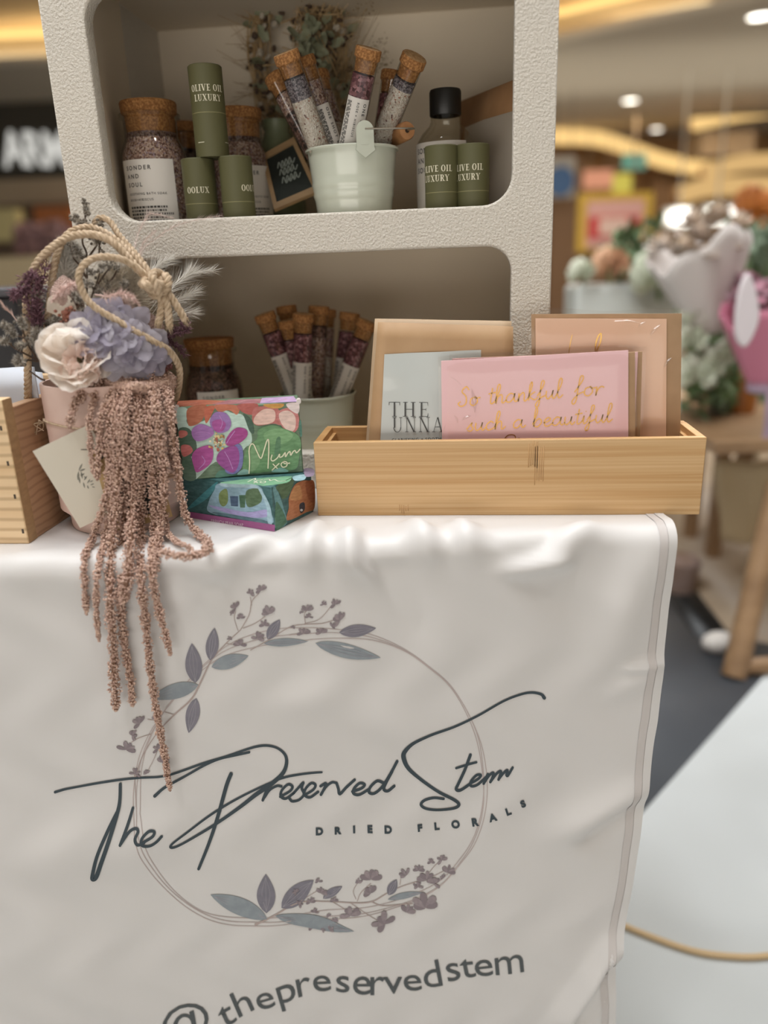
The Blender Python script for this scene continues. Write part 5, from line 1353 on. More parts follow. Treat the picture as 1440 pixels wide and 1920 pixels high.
def sleeve_mesh(P, th, name, parent, glints=()):
    """clear wallet around an upright sheet: wrinkled front and back with sealed edges"""
    a, b, c, d = [np.asarray(q) for q in P]; n = 22; m = 16; V = []; F = []
    for side, y in ((0, -.0012), (1, th + .0012)):
        base = len(V)
        for i in range(n):
            for j in range(m):
                f, g = i / (n - 1), j / (m - 1)
                q = (d * (1 - f) + c * f) * g + (a * (1 - f) + b * f) * (1 - g)
                e = min(f, 1 - f, (1 - g)) * 12
                w = .00025 * (math.sin(f * 19 + g * 7) * math.sin(g * 23 + f * 4)) * min(1, e)
                V.append(q + np.array([0, y * min(1, e + .25) + w + (th * .5 * (1 - min(1, e))), .0015 * math.sin(f * 9) * (g > .95)]))
        F += [[base + i * m + j, base + (i + 1) * m + j, base + (i + 1) * m + j + 1, base + i * m + j + 1] for i in range(n - 1) for j in range(m - 1)]
    mb = MB().add(V, F)
    for (x0, y0, x1, y1, w, h) in glints:
        A_ = on_y(x0, y0, a[1] - .0014); B_ = on_y(x1, y1, a[1] - .0014); u = unit(B_ - A_); v = unit(np.cross(u, (0, 1, 0))); v = v if v[2] > 0 else -v; k_ = 9; VV = []
        for i in range(k_):
            f = i / (k_ - 1); q = A_ * (1 - f) + B_ * f + v * .0012 * math.sin(f * 3.1); s = math.sin(PI * f) ** .7 + .02
            VV += [q + v * w * s * g_ + np.array([0, -1.35 * w * s * math.cos(g_ * PI / 2) ** 1.0, 0]) for g_ in np.linspace(-1, 1, 7)]
        mb.add(VV, np.array([[7 * i + j, 7 * i + j + 1, 7 * i + j + 8, 7 * i + j + 7] for i in range(k_ - 1) for j in range(6)]), 1)
    return mb.build(name, [sleeve, glint_film], parent, sharp=180)
def grow(P, l, r, u):
    a, b, c, d = [np.array(q) for q in P]
    return [a + [-l, 0, 0], b + [r, 0, 0], c + [r, 0, u], d + [-l, 0, u]]
pinkc = M('card_pink', '#f4c9cc', .7); peachc = M('card_peach', '#f0c8ac', .7)
Yp = .022
t = thing('greeting_card', 'pink greeting card with gold handwriting in a clear sleeve at the tray front', 'card', (.215, Yp, fz))
P = pts_down(827, 677, 1178, 657, Yp, fz, (829, 828), (1178, 820))
cd_ = MB().add(*sheet(P, .0016)).build('card', [pinkc], t)
Pe = [P[0] + [.003, .0022, 0], P[1] + [.0075, .0022, 0], P[2] + [.0068, .0022, -.002], P[3] + [.003, .0022, -.002]]
MB().add(*sheet(Pe, .0012)).build('envelope', [envk], t)
sleeve_mesh(grow(P, .003, .0085, .004), .004, 'sleeve', t, [(884, 728, 890, 775, .0020, .0014), (866, 788, 884, 780, .0016, .0012), (851, 778, 858, 794, .0010, .0008), (842, 706, 866, 724, .0006, .0005), (831, 826, 836, 795, .0006, .0005)])
mb = MB()
def cc(p): return [(700 + x / 2.8235, 650 + y / 2.8235) for x, y in p]
def on_sheet_stroke(mb, pts, w, Y, nrm=np.array([0, -1., 0]), k=7):
    mb.add(*ribbon([on_y(x, y, Y) for x, y in pts], w, nrm, k))
def hand_line(mb, s, p0, p1, xh, Y, w):
    """handwritten line between photo points p0 and p1, x-height xh px"""
    st, L = hand2d(s); p0 = np.array(p0, float); p1 = np.array(p1, float); u = (p1 - p0) / L; n = np.array([u[1], -u[0]]) / np.linalg.norm(u) * xh
    for q in st: on_sheet_stroke(mb, [tuple(p0 + u * a + n * b) for a, b in q], w * 1.35, Y)
for s, a, b, xh in (('So thankful', (448, 318), (1000, 270), 46), ('for', (1062, 262), (1215, 258), 50), ('such a beautiful', (492, 448), (1262, 398), 44)):
    (pa, pb) = cc([a, b]); hand_line(mb, s, pa, pb, xh / 2.8235, Yp - .0004, .00085)
# tops of the last word, cut by the tray
for p_ in ([(688, 506), (700, 480), (722, 466), (748, 470), (752, 490), (742, 506)], [(742, 506), (762, 488), (776, 486), (780, 500)], [(782, 502), (792, 488), (802, 490), (806, 502)]):
    on_sheet_stroke(mb, cc(p_), .00085, Yp - .0004)
mb.build('lettering', [gold], cd_, sharp=None)
Yq = .030
t = thing('greeting_card', 'sleeved card directly behind the pink one, only its brown envelope edge showing', 'card', (.22, Yq, fz))
P2 = [np.array([.139, Yq, fz]), np.array([.3205, Yq, fz]), np.array([.3175, Yq, T + .1555]), np.array([.139, Yq, T + .1535])]
MB().add(*sheet(P2, .0016)).build('card', [pinkc], t)
MB().add(*sheet([P2[0] + [.003, .0022, 0], P2[1] + [.0075, .0022, 0], P2[2] + [.0045, .0022, 0], P2[3] + [.003, .0022, 0]], .0012)).build('envelope', [envk], t)
sleeve_mesh(grow(P2, .003, .0085, .004), .004, 'sleeve', t)
Yr = .050
t = thing('greeting_card', 'peach greeting card in a kraft envelope and clear sleeve, tallest in the tray', 'card', (.29, Yr, fz))
P3 = pts_down(1004, 597, 1250, 598, Yr, fz, (1006, 825), (1249, 820))
cd_ = MB().add(*sheet(P3, .0016)).build('card', [peachc], t)
Pe = [P3[0] + [-.004, .0024, 0], P3[1] + [.0145, .0024, 0], P3[2] + [.0145, .0024, .0045], P3[3] + [-.004, .0024, .0040]]
MB().add(*sheet(Pe, .0014)).build('envelope', [envk], t)
sleeve_mesh(grow(P3, .0065, .0165, .0085), .0045, 'sleeve', t, [(1150, 603, 1200, 606, .0012, .0010), (1196, 614, 1212, 604, .0013, .0010), (1218, 630, 1240, 608, .0020, .0014), (1244, 690, 1260, 670, .0016, .0012), (1000, 640, 1004, 605, .0006, .0005), (1274, 610, 1276, 640, .0008, .0006)])
mb = MB()
on_sheet_stroke(mb, [(1066, 664), (1070, 640), (1073, 628)], .0007, Yr - .0004)
on_sheet_stroke(mb, [(1116, 668), (1117, 645), (1122, 630), (1127, 626), (1126, 640), (1120, 655), (1116, 664)], .0014, Yr - .0004)
mb.build('lettering', [golds], cd_, sharp=None)

# kraft pouches with face mask labels
poly = M('pouch_kraft', '#bd9a74', .6, '#b18d66', 20)
lab_w = M('pouch_label', '#c6cbc8', .28, coat=.3, bump=.06, bs=25, bd=.004)
ink2 = M('label_ink_dark', '#4a4a48', .6)
Yk = .040
t = thing('kraft_pouch', 'kraft pouch with glossy white label in thin serif capitals, tucked behind the pink card', 'pouch', (.13, Yk, fz))
Pk = [on_y(688, 829, Yk), None, on_y(962, 612, Yk + .012), on_y(709, 604, Yk + .012)]
Pk[0] = Pk[3] + (Pk[0] - Pk[3]) * ((fz - Pk[3][2]) / (Pk[0][2] - Pk[3][2]))
Pk[0][0] = .044
Pk[1] = np.array([Pk[2][0] + .004, Pk[0][1], fz])
def bulged(P, amp, n=13, m=13):
    a, b, c, d = P; V = []
    for i in range(n):
        for j in range(m):
            f, g = i / (n - 1), j / (m - 1); q = (a * (1 - f) + b * f) * (1 - g) + (d * (1 - f) + c * f) * g
            V.append(q + np.array([0, -amp * math.sin(PI * f) * math.sin(PI * min(1, g * 1.1)) * .5 + .0012 * math.sin(f * 11 + g * 5) * (g > .7), 0]))
    return np.array(V), np.array([[i * m + j, (i + 1) * m + j, (i + 1) * m + j + 1, i * m + j + 1] for i in range(n - 1) for j in range(m - 1)])
o = MB().add(*bulged(Pk, .0015)).build('pouch_body', [poly], t, sharp=180); sm_ = o.modifiers.new('s', 'SOLIDIFY'); sm_.thickness = .004; sm_.offset = 0
n_k = unit(np.cross(Pk[1] - Pk[0], Pk[3] - Pk[0])); n_k = n_k if n_k[1] < 0 else -n_k
def on_k(x, y, off=.0042): return on_plane(x, y, Pk[0] + n_k * off, n_k)
PL = [on_k(712, 850, .0042), on_k(900, 842, .0042), on_k(902, 656, .0042), on_k(721, 664, .0042)]
lb = MB().add(*bulged(PL, .0012)).build('label', [lab_w], t, sharp=180)
mb = MB()
def kserif(s, p0, p1, base_h, th, tn):
    V2, F2 = serif2d(s, th, tn, .1, .16); L = V2[:, 0].max()
    a = on_k(*p0, .0062); b = on_k(*p1, .0062); u = (b - a) / L; v = unit(np.cross(n_k, u)) ; v = v if v[2] > 0 else -v
    mb.add(a + V2[:, :1] * u + V2[:, 1:2] * v * base_h, F2)
kserif('THE', cc([(82, 370)])[0], cc([(290, 372)])[0], .0148, .10, .035)
kserif('UNNA', cc([(98, 452)])[0], cc([(372, 452)])[0], .0150, .10, .035)
V2, F2 = text2d('CLARIFYING + SOOTHING', .02, 1.25); L = V2[:, 0].max(); a, b = on_k(*cc([(98, 501)])[0], .0062), on_k(*cc([(405, 494)])[0], .0062)
u = (b - a) / L; mb.add(a + V2[:, :1] * u + V2[:, 1:2] * np.array([0, 0, 1.]) * np.linalg.norm(u), F2)
mb.build('lettering', [ink2], lb, sharp=None)
t = thing('kraft_pouch', 'second kraft pouch standing just behind the labelled pouch', 'pouch', (.12, .058, fz))
Pk2 = [np.array([.0395, .0555, fz]), np.array([.195, .0555, fz]), np.array([.1985, .064, T + .1855]), np.array([.0600, .064, T + .1920])]
o = MB().add(*bulged(Pk2, .002)).build('pouch_body', [M('pouch_kraft_pale', '#c9ae8e', .6)], t, sharp=180); o.modifiers.new('s', 'SOLIDIFY').thickness = -.003

# ---------------------------------------------------------------- soap cartons
def k7(p): return [(320 + x / 5.143, 730 + y / 5.143) for x, y in p]
def paint(name, c, amt=26):
    r = [int(c[i:i + 2], 16) for i in (1, 3, 5)]
    c2 = '#' + ''.join('%02x' % max(0, min(255, v + amt)) for v in r)
    return M(name, c, .5, c2, (140, 140, 420), 4, (.3, .7), bump=.1, bs=350, bd=.0004)
class Art:
    def __init__(s, p0, n): s.p0, s.n, s.mb, s.mats, s.k = np.asarray(p0), np.asarray(n), MB(), [], 0
    def pt(s, x, y, off): return on_plane(x, y, s.p0 + s.n * off, s.n)
    def poly(s, pts, col, smooth=True, amt=26, px=None):
        nm = 'paint_' + col.lstrip('#'); m = paint(nm, col, amt)
        if m not in s.mats: s.mats.append(m)
        Q = np.array(px if px is not None else k7(pts)); Q = cr(Q, 4, True) if smooth else Q
        s.k += 1; off = .00012 + .000035 * s.k
        s.mb.add([s.pt(x, y, off) for x, y in Q], [list(range(len(Q)))], s.mats.index(m))
    def dot(s, x, y, r, col):
        g = np.linspace(0, 2 * PI, 9, endpoint=False); s.poly([(x + r * math.cos(a), y + r * .9 * math.sin(a)) for a in g], col, False)
    def line(s, pts, w, col, mat=None):
        nm = mat or paint('paint_' + col.lstrip('#'), col)
        if nm not in s.mats: s.mats.append(nm)
        s.k += 1
        s.mb.add(*ribbon([s.pt(x, y, .0003 + .000035 * s.k) for x, y in k7(pts)], w, s.n, 7), s.mats.index(nm))
def P0v(x, y, P):
    n = unit((CAM - P) * np.array([1, 1, 0])); return on_plane(x, y, P, n)
LH = .0455
Fb = on_z(515, 997, T); Lb = on_z(353, 970, T); Rb_ = on_z(590, 962, T)
ux = unit(Fb - Lb); uy = np.array([-ux[1], ux[0], 0])
LW, LD = .114, .068
Lb = Fb - ux * LW; Rb_ = Fb + uy * LD; Bb = Lb + uy * LD
cl = (Fb + Bb) / 2
t = thing('soap_carton', 'painted soap carton lying flat with a purple band of lettering, under the other carton', 'soap box', (cl[0], cl[1], T))
up = np.array([0, 0, LH])
ct_ = MB().add(*hexa([Lb, Fb, Rb_, Bb], [Lb + up, Fb + up, Rb_ + up, Bb + up])).build('carton', [paint('teal_dark', '#315a5c', 30)], t, bevel=.0009)
nF = -uy; A = Art(Fb, nF)
A.poly([(185, 1120), (425, 905), (445, 920), (355, 1050), (190, 1150)], '#3c8088')
A.poly([(365, 1090), (420, 975), (480, 905), (830, 930), (900, 1010), (960, 1160), (975, 1300), (700, 1250), (380, 1190)], '#86a7b8')
A.poly([(480, 905), (700, 905), (830, 925), (840, 962), (760, 950), (520, 940)], '#a9c4d0')
A.poly([(470, 1000), (540, 960), (552, 1080), (510, 1130), (470, 1090)], '#6d7f4c')
A.poly([(572, 1030), (650, 1030), (650, 1130), (582, 1125)], '#3f5570', False)
A.poly([(660, 1020), (722, 1020), (716, 1140), (670, 1140)], '#3f6048', False)
A.poly([(730, 980), (858, 962), (880, 1060), (840, 1110), (740, 1130)], '#4d6648')
A.poly([(365, 1120), (500, 1140), (740, 1185), (925, 1160), (940, 1222), (800, 1238), (540, 1192)], '#9f99c8')
A.poly([(400, 1185), (560, 1205), (900, 1262), (950, 1300), (520, 1225)], '#50707a')
A.poly([(835, 940), (870, 960), (960, 1130), (978, 1300), (935, 1280), (920, 1120)], '#9bbcc8')
A.poly([(176, 1180), (1005, 1308), (1003, 1372), (186, 1238)], '#a65b90', False, 10)
A.mb.build('front_print', A.mats, ct_, sharp=None)
mb = MB(); V2, F2 = text2d('FRENCH PEAR SOAP', .0, 1.0); L = V2[:, 0].max()
a, b = [on_plane(x, y, Fb + nF * .0011, nF) for x, y in k7([(390, 1282), (702, 1325)])]
u = (b - a) / L; mb.add(a + V2[:, :1] * u + V2[:, 1:2] * np.array([0, 0, 1.]) * np.linalg.norm(u) * 1.05, F2); mb.build('lettering', [M('soft_pink_ink', '#ecd8e4', .6)], ct_, sharp=None)
nS = ux; A = Art(Fb, nS)
A.poly([(1008, 1340), (1010, 1120), (985, 960), (1015, 945), (1060, 1050), (1090, 1150), (1120, 1290)], '#5f9096')
A.poly([(1020, 935), (1185, 850), (1150, 1000), (1085, 1060), (1050, 1000)], '#4d6a4e')
A.poly([(1015, 1090), (1070, 1150), (1112, 1250), (1110, 1292), (1015, 1352)], '#3f6a52')
A.poly([(1140, 1050), (1190, 930), (1260, 885), (1330, 880), (1385, 900), (1388, 1140), (1310, 1185), (1125, 1265), (1140, 1140)], '#b0704a')
A.poly([(1185, 960), (1230, 920), (1258, 960), (1262, 1060), (1150, 1060)], '#c08a5c')
A.poly([(1300, 900), (1370, 900), (1385, 1080), (1330, 1060)], '#9a5a3c')
A.poly([(1243, 1110), (1288, 1092), (1292, 1160), (1252, 1192)], '#2f2f38')
A.dot(1262, 1165, 14, '#c8cdd0')
A.mb.build('side_print', A.mats, ct_, sharp=None)
A = Art(Fb + up, np.array([0, 0, 1.]))
A.poly([(480, 905), (600, 880), (780, 862), (1130, 838), (1165, 850), (1120, 900), (900, 930), (830, 920)], '#6b9b78')
A.poly([(1180, 840), (1300, 820), (1290, 870), (1200, 880)], '#8fb0b8')
A.poly([(1290, 765), (1375, 770), (1378, 830), (1300, 840)], '#8a7a90')
for p_ in ([(742, 892), (790, 868), (820, 856), (815, 872), (860, 876), (890, 868)], [(800, 880), (840, 902)], [(835, 882), (800, 904)], [(880, 885), (862, 896), (900, 902), (915, 888), (885, 884)], [(900, 872), (950, 866), (960, 880), (1000, 870), (1040, 884), (1110, 882)]):
    A.line(p_, .0010, '#e6e0d0')
A.mb.build('top_print', A.mats, ct_, sharp=None)

zb = T + LH + .0003
BL = on_z(346, 900, zb); BR = on_z(569, 885.5, zb); ux = unit(BR - BL); UW = np.linalg.norm(BR - BL); uy = np.array([-ux[1], ux[0], 0]); UH, UD = .0725, .044
t = thing('soap_carton', 'painted soap carton with purple flower and cream script, standing on the other carton', 'soap box', ((BL[0] + BR[0]) / 2, (BL[1] + BR[1]) / 2, zb))
up = np.array([0, 0, UH])
ct_ = MB().add(*hexa([BL, BR, BR + uy * UD, BL + uy * UD], [BL + up, BR + up, BR + uy * UD + up, BL + uy * UD + up])).build('carton', [paint('moss_paint', '#587257', 30)], t, bevel=.0012)
nF = -uy; A = Art(BL, nF)
A.poly([(56, 190), (165, 190), (160, 330), (330, 300), (500, 205), (600, 230), (690, 245), (742, 330), (782, 450), (772, 540), (720, 560), (600, 720), (430, 700), (250, 862), (238, 800), (72, 385)], '#b4cdc2')
A.poly([(165, 185), (340, 150), (322, 260), (280, 322), (200, 355), (165, 330)], '#a85a3a')
A.poly([(330, 180), (425, 158), (402, 230), (340, 330)], '#b5563a')
A.poly([(430, 150), (650, 158), (640, 245), (560, 200), (470, 222)], '#b8664a')
A.poly([(640, 150), (840, 140), (795, 240), (700, 225)], '#a85048')
A.poly([(66, 402), (180, 380), (252, 540), (210, 640), (112, 660)], '#3f5a46')
A.poly([(112, 660), (190, 640), (246, 858), (130, 862)], '#3f5a46')
A.poly([(80, 402), (150, 402), (160, 440), (92, 470)], '#c0665c')
A.poly([(100, 545), (180, 540), (212, 600), (122, 650)], '#c96a66')
A.poly([(430, 850), (480, 780), (600, 800), (640, 825), (540, 842)], '#4a7d6a')
A.poly([(700, 235), (782, 300), (802, 420), (762, 405), (722, 300)], '#33503f')
A.poly([(785, 250), (800, 190), (860, 165), (1010, 170), (1060, 240), (1060, 340), (990, 330), (850, 350), (795, 320)], '#b0625c')
A.poly([(815, 260), (900, 192), (1000, 205), (1000, 305), (900, 340), (805, 330)], '#d9b4a8')
A.poly([(1020, 240), (1080, 190), (1180, 180), (1236, 260), (1225, 380), (1150, 425), (1060, 340)], '#bb6f6c')
A.poly([(1045, 235), (1130, 205), (1200, 262), (1200, 375), (1145, 410), (1068, 330)], '#d8bab0')
A.poly([(1115, 140), (1232, 132), (1230, 232), (1155, 200)], '#d6c6c4')
A.poly([(890, 150), (960, 140), (1090, 140), (1060, 180), (960, 180)], '#c08a3c')
A.poly([(850, 385), (990, 345), (1110, 385), (1215, 430), (1258, 520), (1240, 650), (1200, 772), (980, 790), (760, 808), (690, 740), (740, 560), (830, 480)], '#5b8658')
A.poly([(900, 425), (1050, 375), (1180, 440), (1100, 520), (950, 520)], '#709a69')
A.poly([(760, 600), (850, 540), (860, 700), (800, 790), (755, 770)], '#6f9468')
A.poly([(1020, 480), (1060, 470), (1050, 640), (1000, 640)], '#4a7350')
A.poly([(640, 822), (700, 770), (762, 790), (742, 818)], '#7fa8a0')
A.poly([(970, 795), (1060, 755), (1135, 785), (1100, 800)], '#7fb0a8')
A.poly([(1235, 330), (1256, 300), (1268, 440), (1250, 450)], '#3c6a5a')
A.poly([(378, 300), (430, 222), (530, 230), (582, 310), (562, 390), (480, 422), (400, 380)], '#8f66a6')
A.poly([(398, 318), (470, 290), (532, 332), (502, 402), (430, 405)], '#9c3f8c')
A.poly([(205, 390), (280, 335), (390, 370), (416, 430), (350, 480), (260, 502), (212, 460)], '#9a64a8')
A.poly([(528, 500), (580, 410), (650, 368), (730, 390), (738, 450), (662, 520), (560, 548)], '#962f7c')
A.poly([(205, 640), (260, 570), (380, 540), (412, 620), (380, 720), (258, 802), (222, 740)], '#a53c8c')
A.poly([(620, 540), (692, 570), (690, 740), (610, 818), (520, 770)], '#6c69a6')
A.poly([(448, 640), (500, 580), (620, 545), (662, 620), (650, 740), (598, 805), (510, 760), (448, 700)], '#8d3888')
for p_ in ([(520, 600), (560, 670), (600, 770)], [(620, 400), (570, 470), (540, 520)], [(240, 420), (320, 410), (390, 430)], [(300, 640), (330, 700), (270, 770)], [(470, 250), (500, 320), (480, 380)]):
    A.line(p_, .0007, '#b77cc0')
rr = random.Random(4)
for k in range(46):
    a = rr.uniform(0, 6.28); q = rr.uniform(5, 88)
    A.dot(440 + q * math.cos(a), 508 + q * math.sin(a), rr.uniform(7, 16), rr.choice(['#c8a45c', '#e0d4b8', '#a8503c', '#8a6a34', '#d6c088']))
A.mb.build('front_print', A.mats, ct_, sharp=None)
A = Art(BL, nF); A.k = 40
sc = M('script_cream', '#ece4c8', .4)
for p_ in ([(755, 815), (762, 700), (756, 590), (772, 535), (800, 532), (832, 600), (870, 665), (902, 580), (926, 502), (944, 490), (946, 600), (938, 765)], [(978, 630), (968, 675), (988, 690), (1028, 662), (1050, 625), (1052, 655), (1078, 645), (1100, 612)], [(1104, 606), (1108, 650), (1130, 615), (1150, 600), (1158, 635), (1180, 602), (1200, 590), (1214, 612), (1250, 575)], [(985, 718), (1030, 765)], [(1048, 712), (975, 782)], [(1092, 695), (1065, 720), (1080, 750), (1116, 740), (1122, 706), (1090, 696), (1100, 716), (1152, 710)]):
    A.line(p_, .00115, '#ece4c8', sc)
A.mb.build('lettering', A.mats, ct_, sharp=None)
A = Art(BL + up, np.array([0, 0, 1.]))
A.poly([(48, 170), (400, 145), (560, 110), (300, 100), (70, 112)], '#b0644c', False)
A.poly([(400, 148), (860, 132), (900, 90), (560, 100)], '#a06a70', False)
A.poly([(860, 135), (1225, 118), (1185, 65), (880, 85)], '#b79ac0', False)
for j in range(14):
    x = 90 + j * 78; A.line([(x, 150 - j * 3), (x + 90, 128 - j * 3)], .0007, ['#c98a70', '#d8b0b0', '#8a4a50'][j % 3])
A.mb.build('top_print', A.mats, ct_, sharp=None)
mb = MB()
for (x, y) in ((42, 150), (1232, 88)):
    q = on_plane(*k7([(x, y)])[0], BL + nF * .0005, nF); q[2] = BL[2] + UH
    mb.add(*tube([q, q + uy * .010], .0024, 10))
mb.build('tuck_flap', [paint('flap_white', '#d8cfcb', 10)], t)

# ---------------------------------------------------------------- wooden crate at the table corner
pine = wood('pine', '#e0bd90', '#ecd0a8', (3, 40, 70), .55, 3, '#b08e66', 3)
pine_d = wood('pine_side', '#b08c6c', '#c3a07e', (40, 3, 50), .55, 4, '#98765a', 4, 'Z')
endg = wood('pine_end', '#9c7d58', '#b8966c', (60, 60, 160), .6)
K0 = on_z(54, 1020, T)
t = thing('wooden_crate', 'pine crate with nailed front board beside the flower pot', 'crate', (K0[0] - .1, K0[1] + .07, T))
FH, SH, CW, CD = .1405, .131, .26, .165
MB().add(*bx(K0[0] - CW, K0[0], K0[1], K0[1] + .016, T, T + FH)).build('front_board', [pine], t, bevel=.0012)
MB().add(*bx(K0[0] - .0002, K0[0] + .0004, K0[1] + .0008, K0[1] + .0155, T + .0008, T + FH - .0008)).build('end_grain', [endg], t)
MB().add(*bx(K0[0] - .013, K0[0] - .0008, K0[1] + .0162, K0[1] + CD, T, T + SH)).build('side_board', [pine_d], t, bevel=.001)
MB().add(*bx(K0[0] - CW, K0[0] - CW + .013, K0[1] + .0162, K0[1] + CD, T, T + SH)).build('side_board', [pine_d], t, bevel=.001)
MB().add(*bx(K0[0] - CW, K0[0], K0[1] + CD + .0002, K0[1] + CD + .014, T, T + FH)).build('back_board', [pine], t, bevel=.0012)
MB().add(*bx(K0[0] - CW + .0135, K0[0] - .0135, K0[1] + .0165, K0[1] + CD - .0002, T, T + .01)).build('base_board', [pine], t)
for (x, y) in ((2, 803), (15, 869), (28, 931), (43, 996)):
    q = on_y(x, y, K0[1]); MB().add(*bx(q[0] - .0010, q[0] + .0010, q[1] - .0003, q[1] + .001, q[2] - .0022, q[2] + .0022)).build('nail', [M('nail_dark', '#3c2c1e', .5)], t)
# folded white tissue in the crate
tw = M('tissue_blue_white', '#d9dee8', .8)
def fold(name, lab, pts_px, Y, tilt, zb):
    V = []; n = 12; m = 8
    tl, tr = [on_y(x, y, Y) for x, y in pts_px]
    for i in range(n):
        for j in range(m):
            f, g = i / (n - 1), j / (m - 1); top = tl * (1 - f) + tr * f; q = top.copy(); q[2] = zb + (top[2] - zb) * g
            q[1] += tilt * g + .004 * math.sin(f * 14 + g * 2); V.append(q)
    o = MB().add(V, np.array([[i * m + j, (i + 1) * m + j, (i + 1) * m + j + 1, i * m + j + 1] for i in range(n - 1) for j in range(m - 1)])).build(name, [tw], sharp=180)
    o.modifiers.new('s', 'SOLIDIFY').thickness = .002
    return tag(o, lab, 'paper', 'white paper in the crate')
Pa = on_y(50, 700, -.005)
fold('tissue_paper', 'front sheet of white tissue standing in the pine crate', [(-130, 696), (50, 691)], -.03, .012, T + .0105)
fold('tissue_paper', 'white tissue sheet behind, leaning by the twisted rope', [(-140, 690), (72, 700)], .03, .006, T + .0105)
bt = thing('black_tub', 'black plastic tub with a pale rim behind the pine crate', 'tub', (-.5, .3, T))
q = on_y(-60, 690, .30); zt = on_y(20, 556, .30)[2]
x1 = on_y(43, 620, .30)[0]
MB().add(*hexa([(x1 - .30, .30, T), (x1 - .012, .30, T), (x1 - .012, .45, T), (x1 - .30, .45, T)], [(x1 - .30, .295, zt), (x1, .295, zt), (x1, .455, zt), (x1 - .30, .455, zt)])).build('tub_body', [M('black_plastic', '#211f22', .45)], bt, bevel=.004)
MB().add(*bx(x1 - .302, x1 + .003, .291, .459, zt, zt + .012)).build('rim', [M('rim_grey', '#4a484c', .35)], bt, bevel=.003)
# ================================================================== FLOWER ARRANGEMENT
PB = on_z(245, 1005, T); DD = unit((CAM - PB) * np.array([1, 1, 0])); PR = .063
PC = PB - DD * PR; PH = .147; SS = np.array([-DD[1], DD[0], 0])
def FP(x, y, off): return on_plane(x, y, PC + DD * off, DD)
potm = M('dusty_pink_pot', '#dcc0b4', .65, '#d4b5a9', 30, bump=.05, bs=300)
jute = M('jute', '#cbb59b', .9, '#ad967a', 200, bump=.3, bs=900, bd=.0004)
t = thing('flower_pot', 'round dusty pink flower pot tied with twine at the table edge', 'pot', PC)
MB().add(*lathe([(1e-4, .001), (PR * .86, .001), (PR * .87, .004), (PR * .87, .012), (PR * .90, .016), (PR, .022), (PR, PH), (PR - .003, PH), (PR - .003, .03), (1e-4, .028)], 72, PC)).build('pot_body', [potm], t)
mb = MB(); a = np.linspace(0, 2 * PI, 60); zt = FP(112, 800, .03)[2] - PC[2]
P = np.stack([PC[0] + (PR + .0008) * np.cos(a), PC[1] + (PR + .0008) * np.sin(a), PC[2] + zt + .004 * np.sin(a * 2)], 1)
mb.add(*tube(P, .0011, 6)); fuzz(mb, P, 160, .006, .00015)
q = FP(82, 792, .0)
for k in range(7): mb.add(*tube(cr([q + DD * .004, q + rng.normal(size=3) * .004 - SS * .004, q + rng.normal(size=3) * .008 - SS * .006 - np.array([0, 0, .003])], 5), .0005, 4))
mb.build('twine', [jute], t)
# filler the stems stand in
MB().add(*lathe([(PR - .004, PH - .012), (PR * .6, PH + .004), (1e-4, PH + .012)], 30, PC)).build('foam', [M('foam_brown', '#7d6552', .9, '#5e4a3c', 150, bump=.8, bs=300)], t)

# jute rope handle: three loops gathered in one knot
k3 = lambda p: [(x / 3.4286, 360 + y / 3.4286, o) for x, y, o in p]
def path(p): return [FP(x, y, o) for x, y, o in k3(p)]
t = thing('rope_handle', 'thick twisted jute rope knotted in loops above the flowers', 'rope', FP(285, 530, .035))
fib = M('jute_fibre', '#d2bd9c', .9)
for nm, pts, R in [('rope_loop', [(180, 1330, -.02), (178, 1150, -.012), (170, 850, -.006), (175, 640, -.002), (215, 500, .0), (290, 395, .004), (400, 310, .008), (500, 275, .012), (610, 275, .018), (720, 320, .024), (820, 420, .030), (900, 510, .034), (960, 560, .036)], .0037),
                   ('rope_loop', [(285, 1050, .0), (300, 900, .002), (322, 700, .002), (345, 500, .0), (385, 350, -.003), (450, 262, -.004), (560, 228, -.002), (670, 260, .004), (780, 340, .014), (880, 440, .024), (975, 540, .030)], .0035),
                   ('rope_loop', [(605, 215, -.012), (625, 175, -.012), (670, 168, -.01), (720, 205, -.006), (760, 270, .0), (820, 340, .008), (890, 420, .018), (960, 515, .026)], .0030),
                   ('rope_loop', [(965, 560, .044), (880, 490, .046), (780, 432, .048), (650, 418, .050), (560, 450, .052), (508, 525, .053), (520, 610, .054), (560, 690, .055), (630, 755, .057), (730, 812, .060), (850, 885, .062), (960, 945, .062), (1060, 1000, .058), (1125, 1070, .05), (1155, 1150, .042), (1150, 1250, .036), (1130, 1340, .032)], .0032)]:
    mb = MB(); P = rope(mb, path(pts), R); fuzz(mb, P, 220, .008, .00012, 1); mb.build(nm, [jute, fib], t)
mb = MB()
cx = path([(1005, 592, .046)])[0]
xr = SS * 1.0
for k, (ax, rad, ph) in enumerate([((.55, .2, .8), .0125, 0), ((.9, .1, -.25), .0135, 1.3), ((-.3, .3, .8), .0120, 2.1)]):
    x_, y_, a_ = frame(np.array(ax[0]) * SS + ax[1] * DD + np.array([0, 0, ax[2]]))
    g = np.linspace(0, 2 * PI, 14) + ph
    rope(mb, [cx + a_ * .004 * math.sin(2 * u) + rad * (math.cos(u) * x_ * 1.15 + math.sin(u) * y_ * .75) for u in g], .0040)
mb.add(*[(ICO3[0] * .0095 + cx), ICO3[1]][0:2]); mb.build('knot', [jute], t)
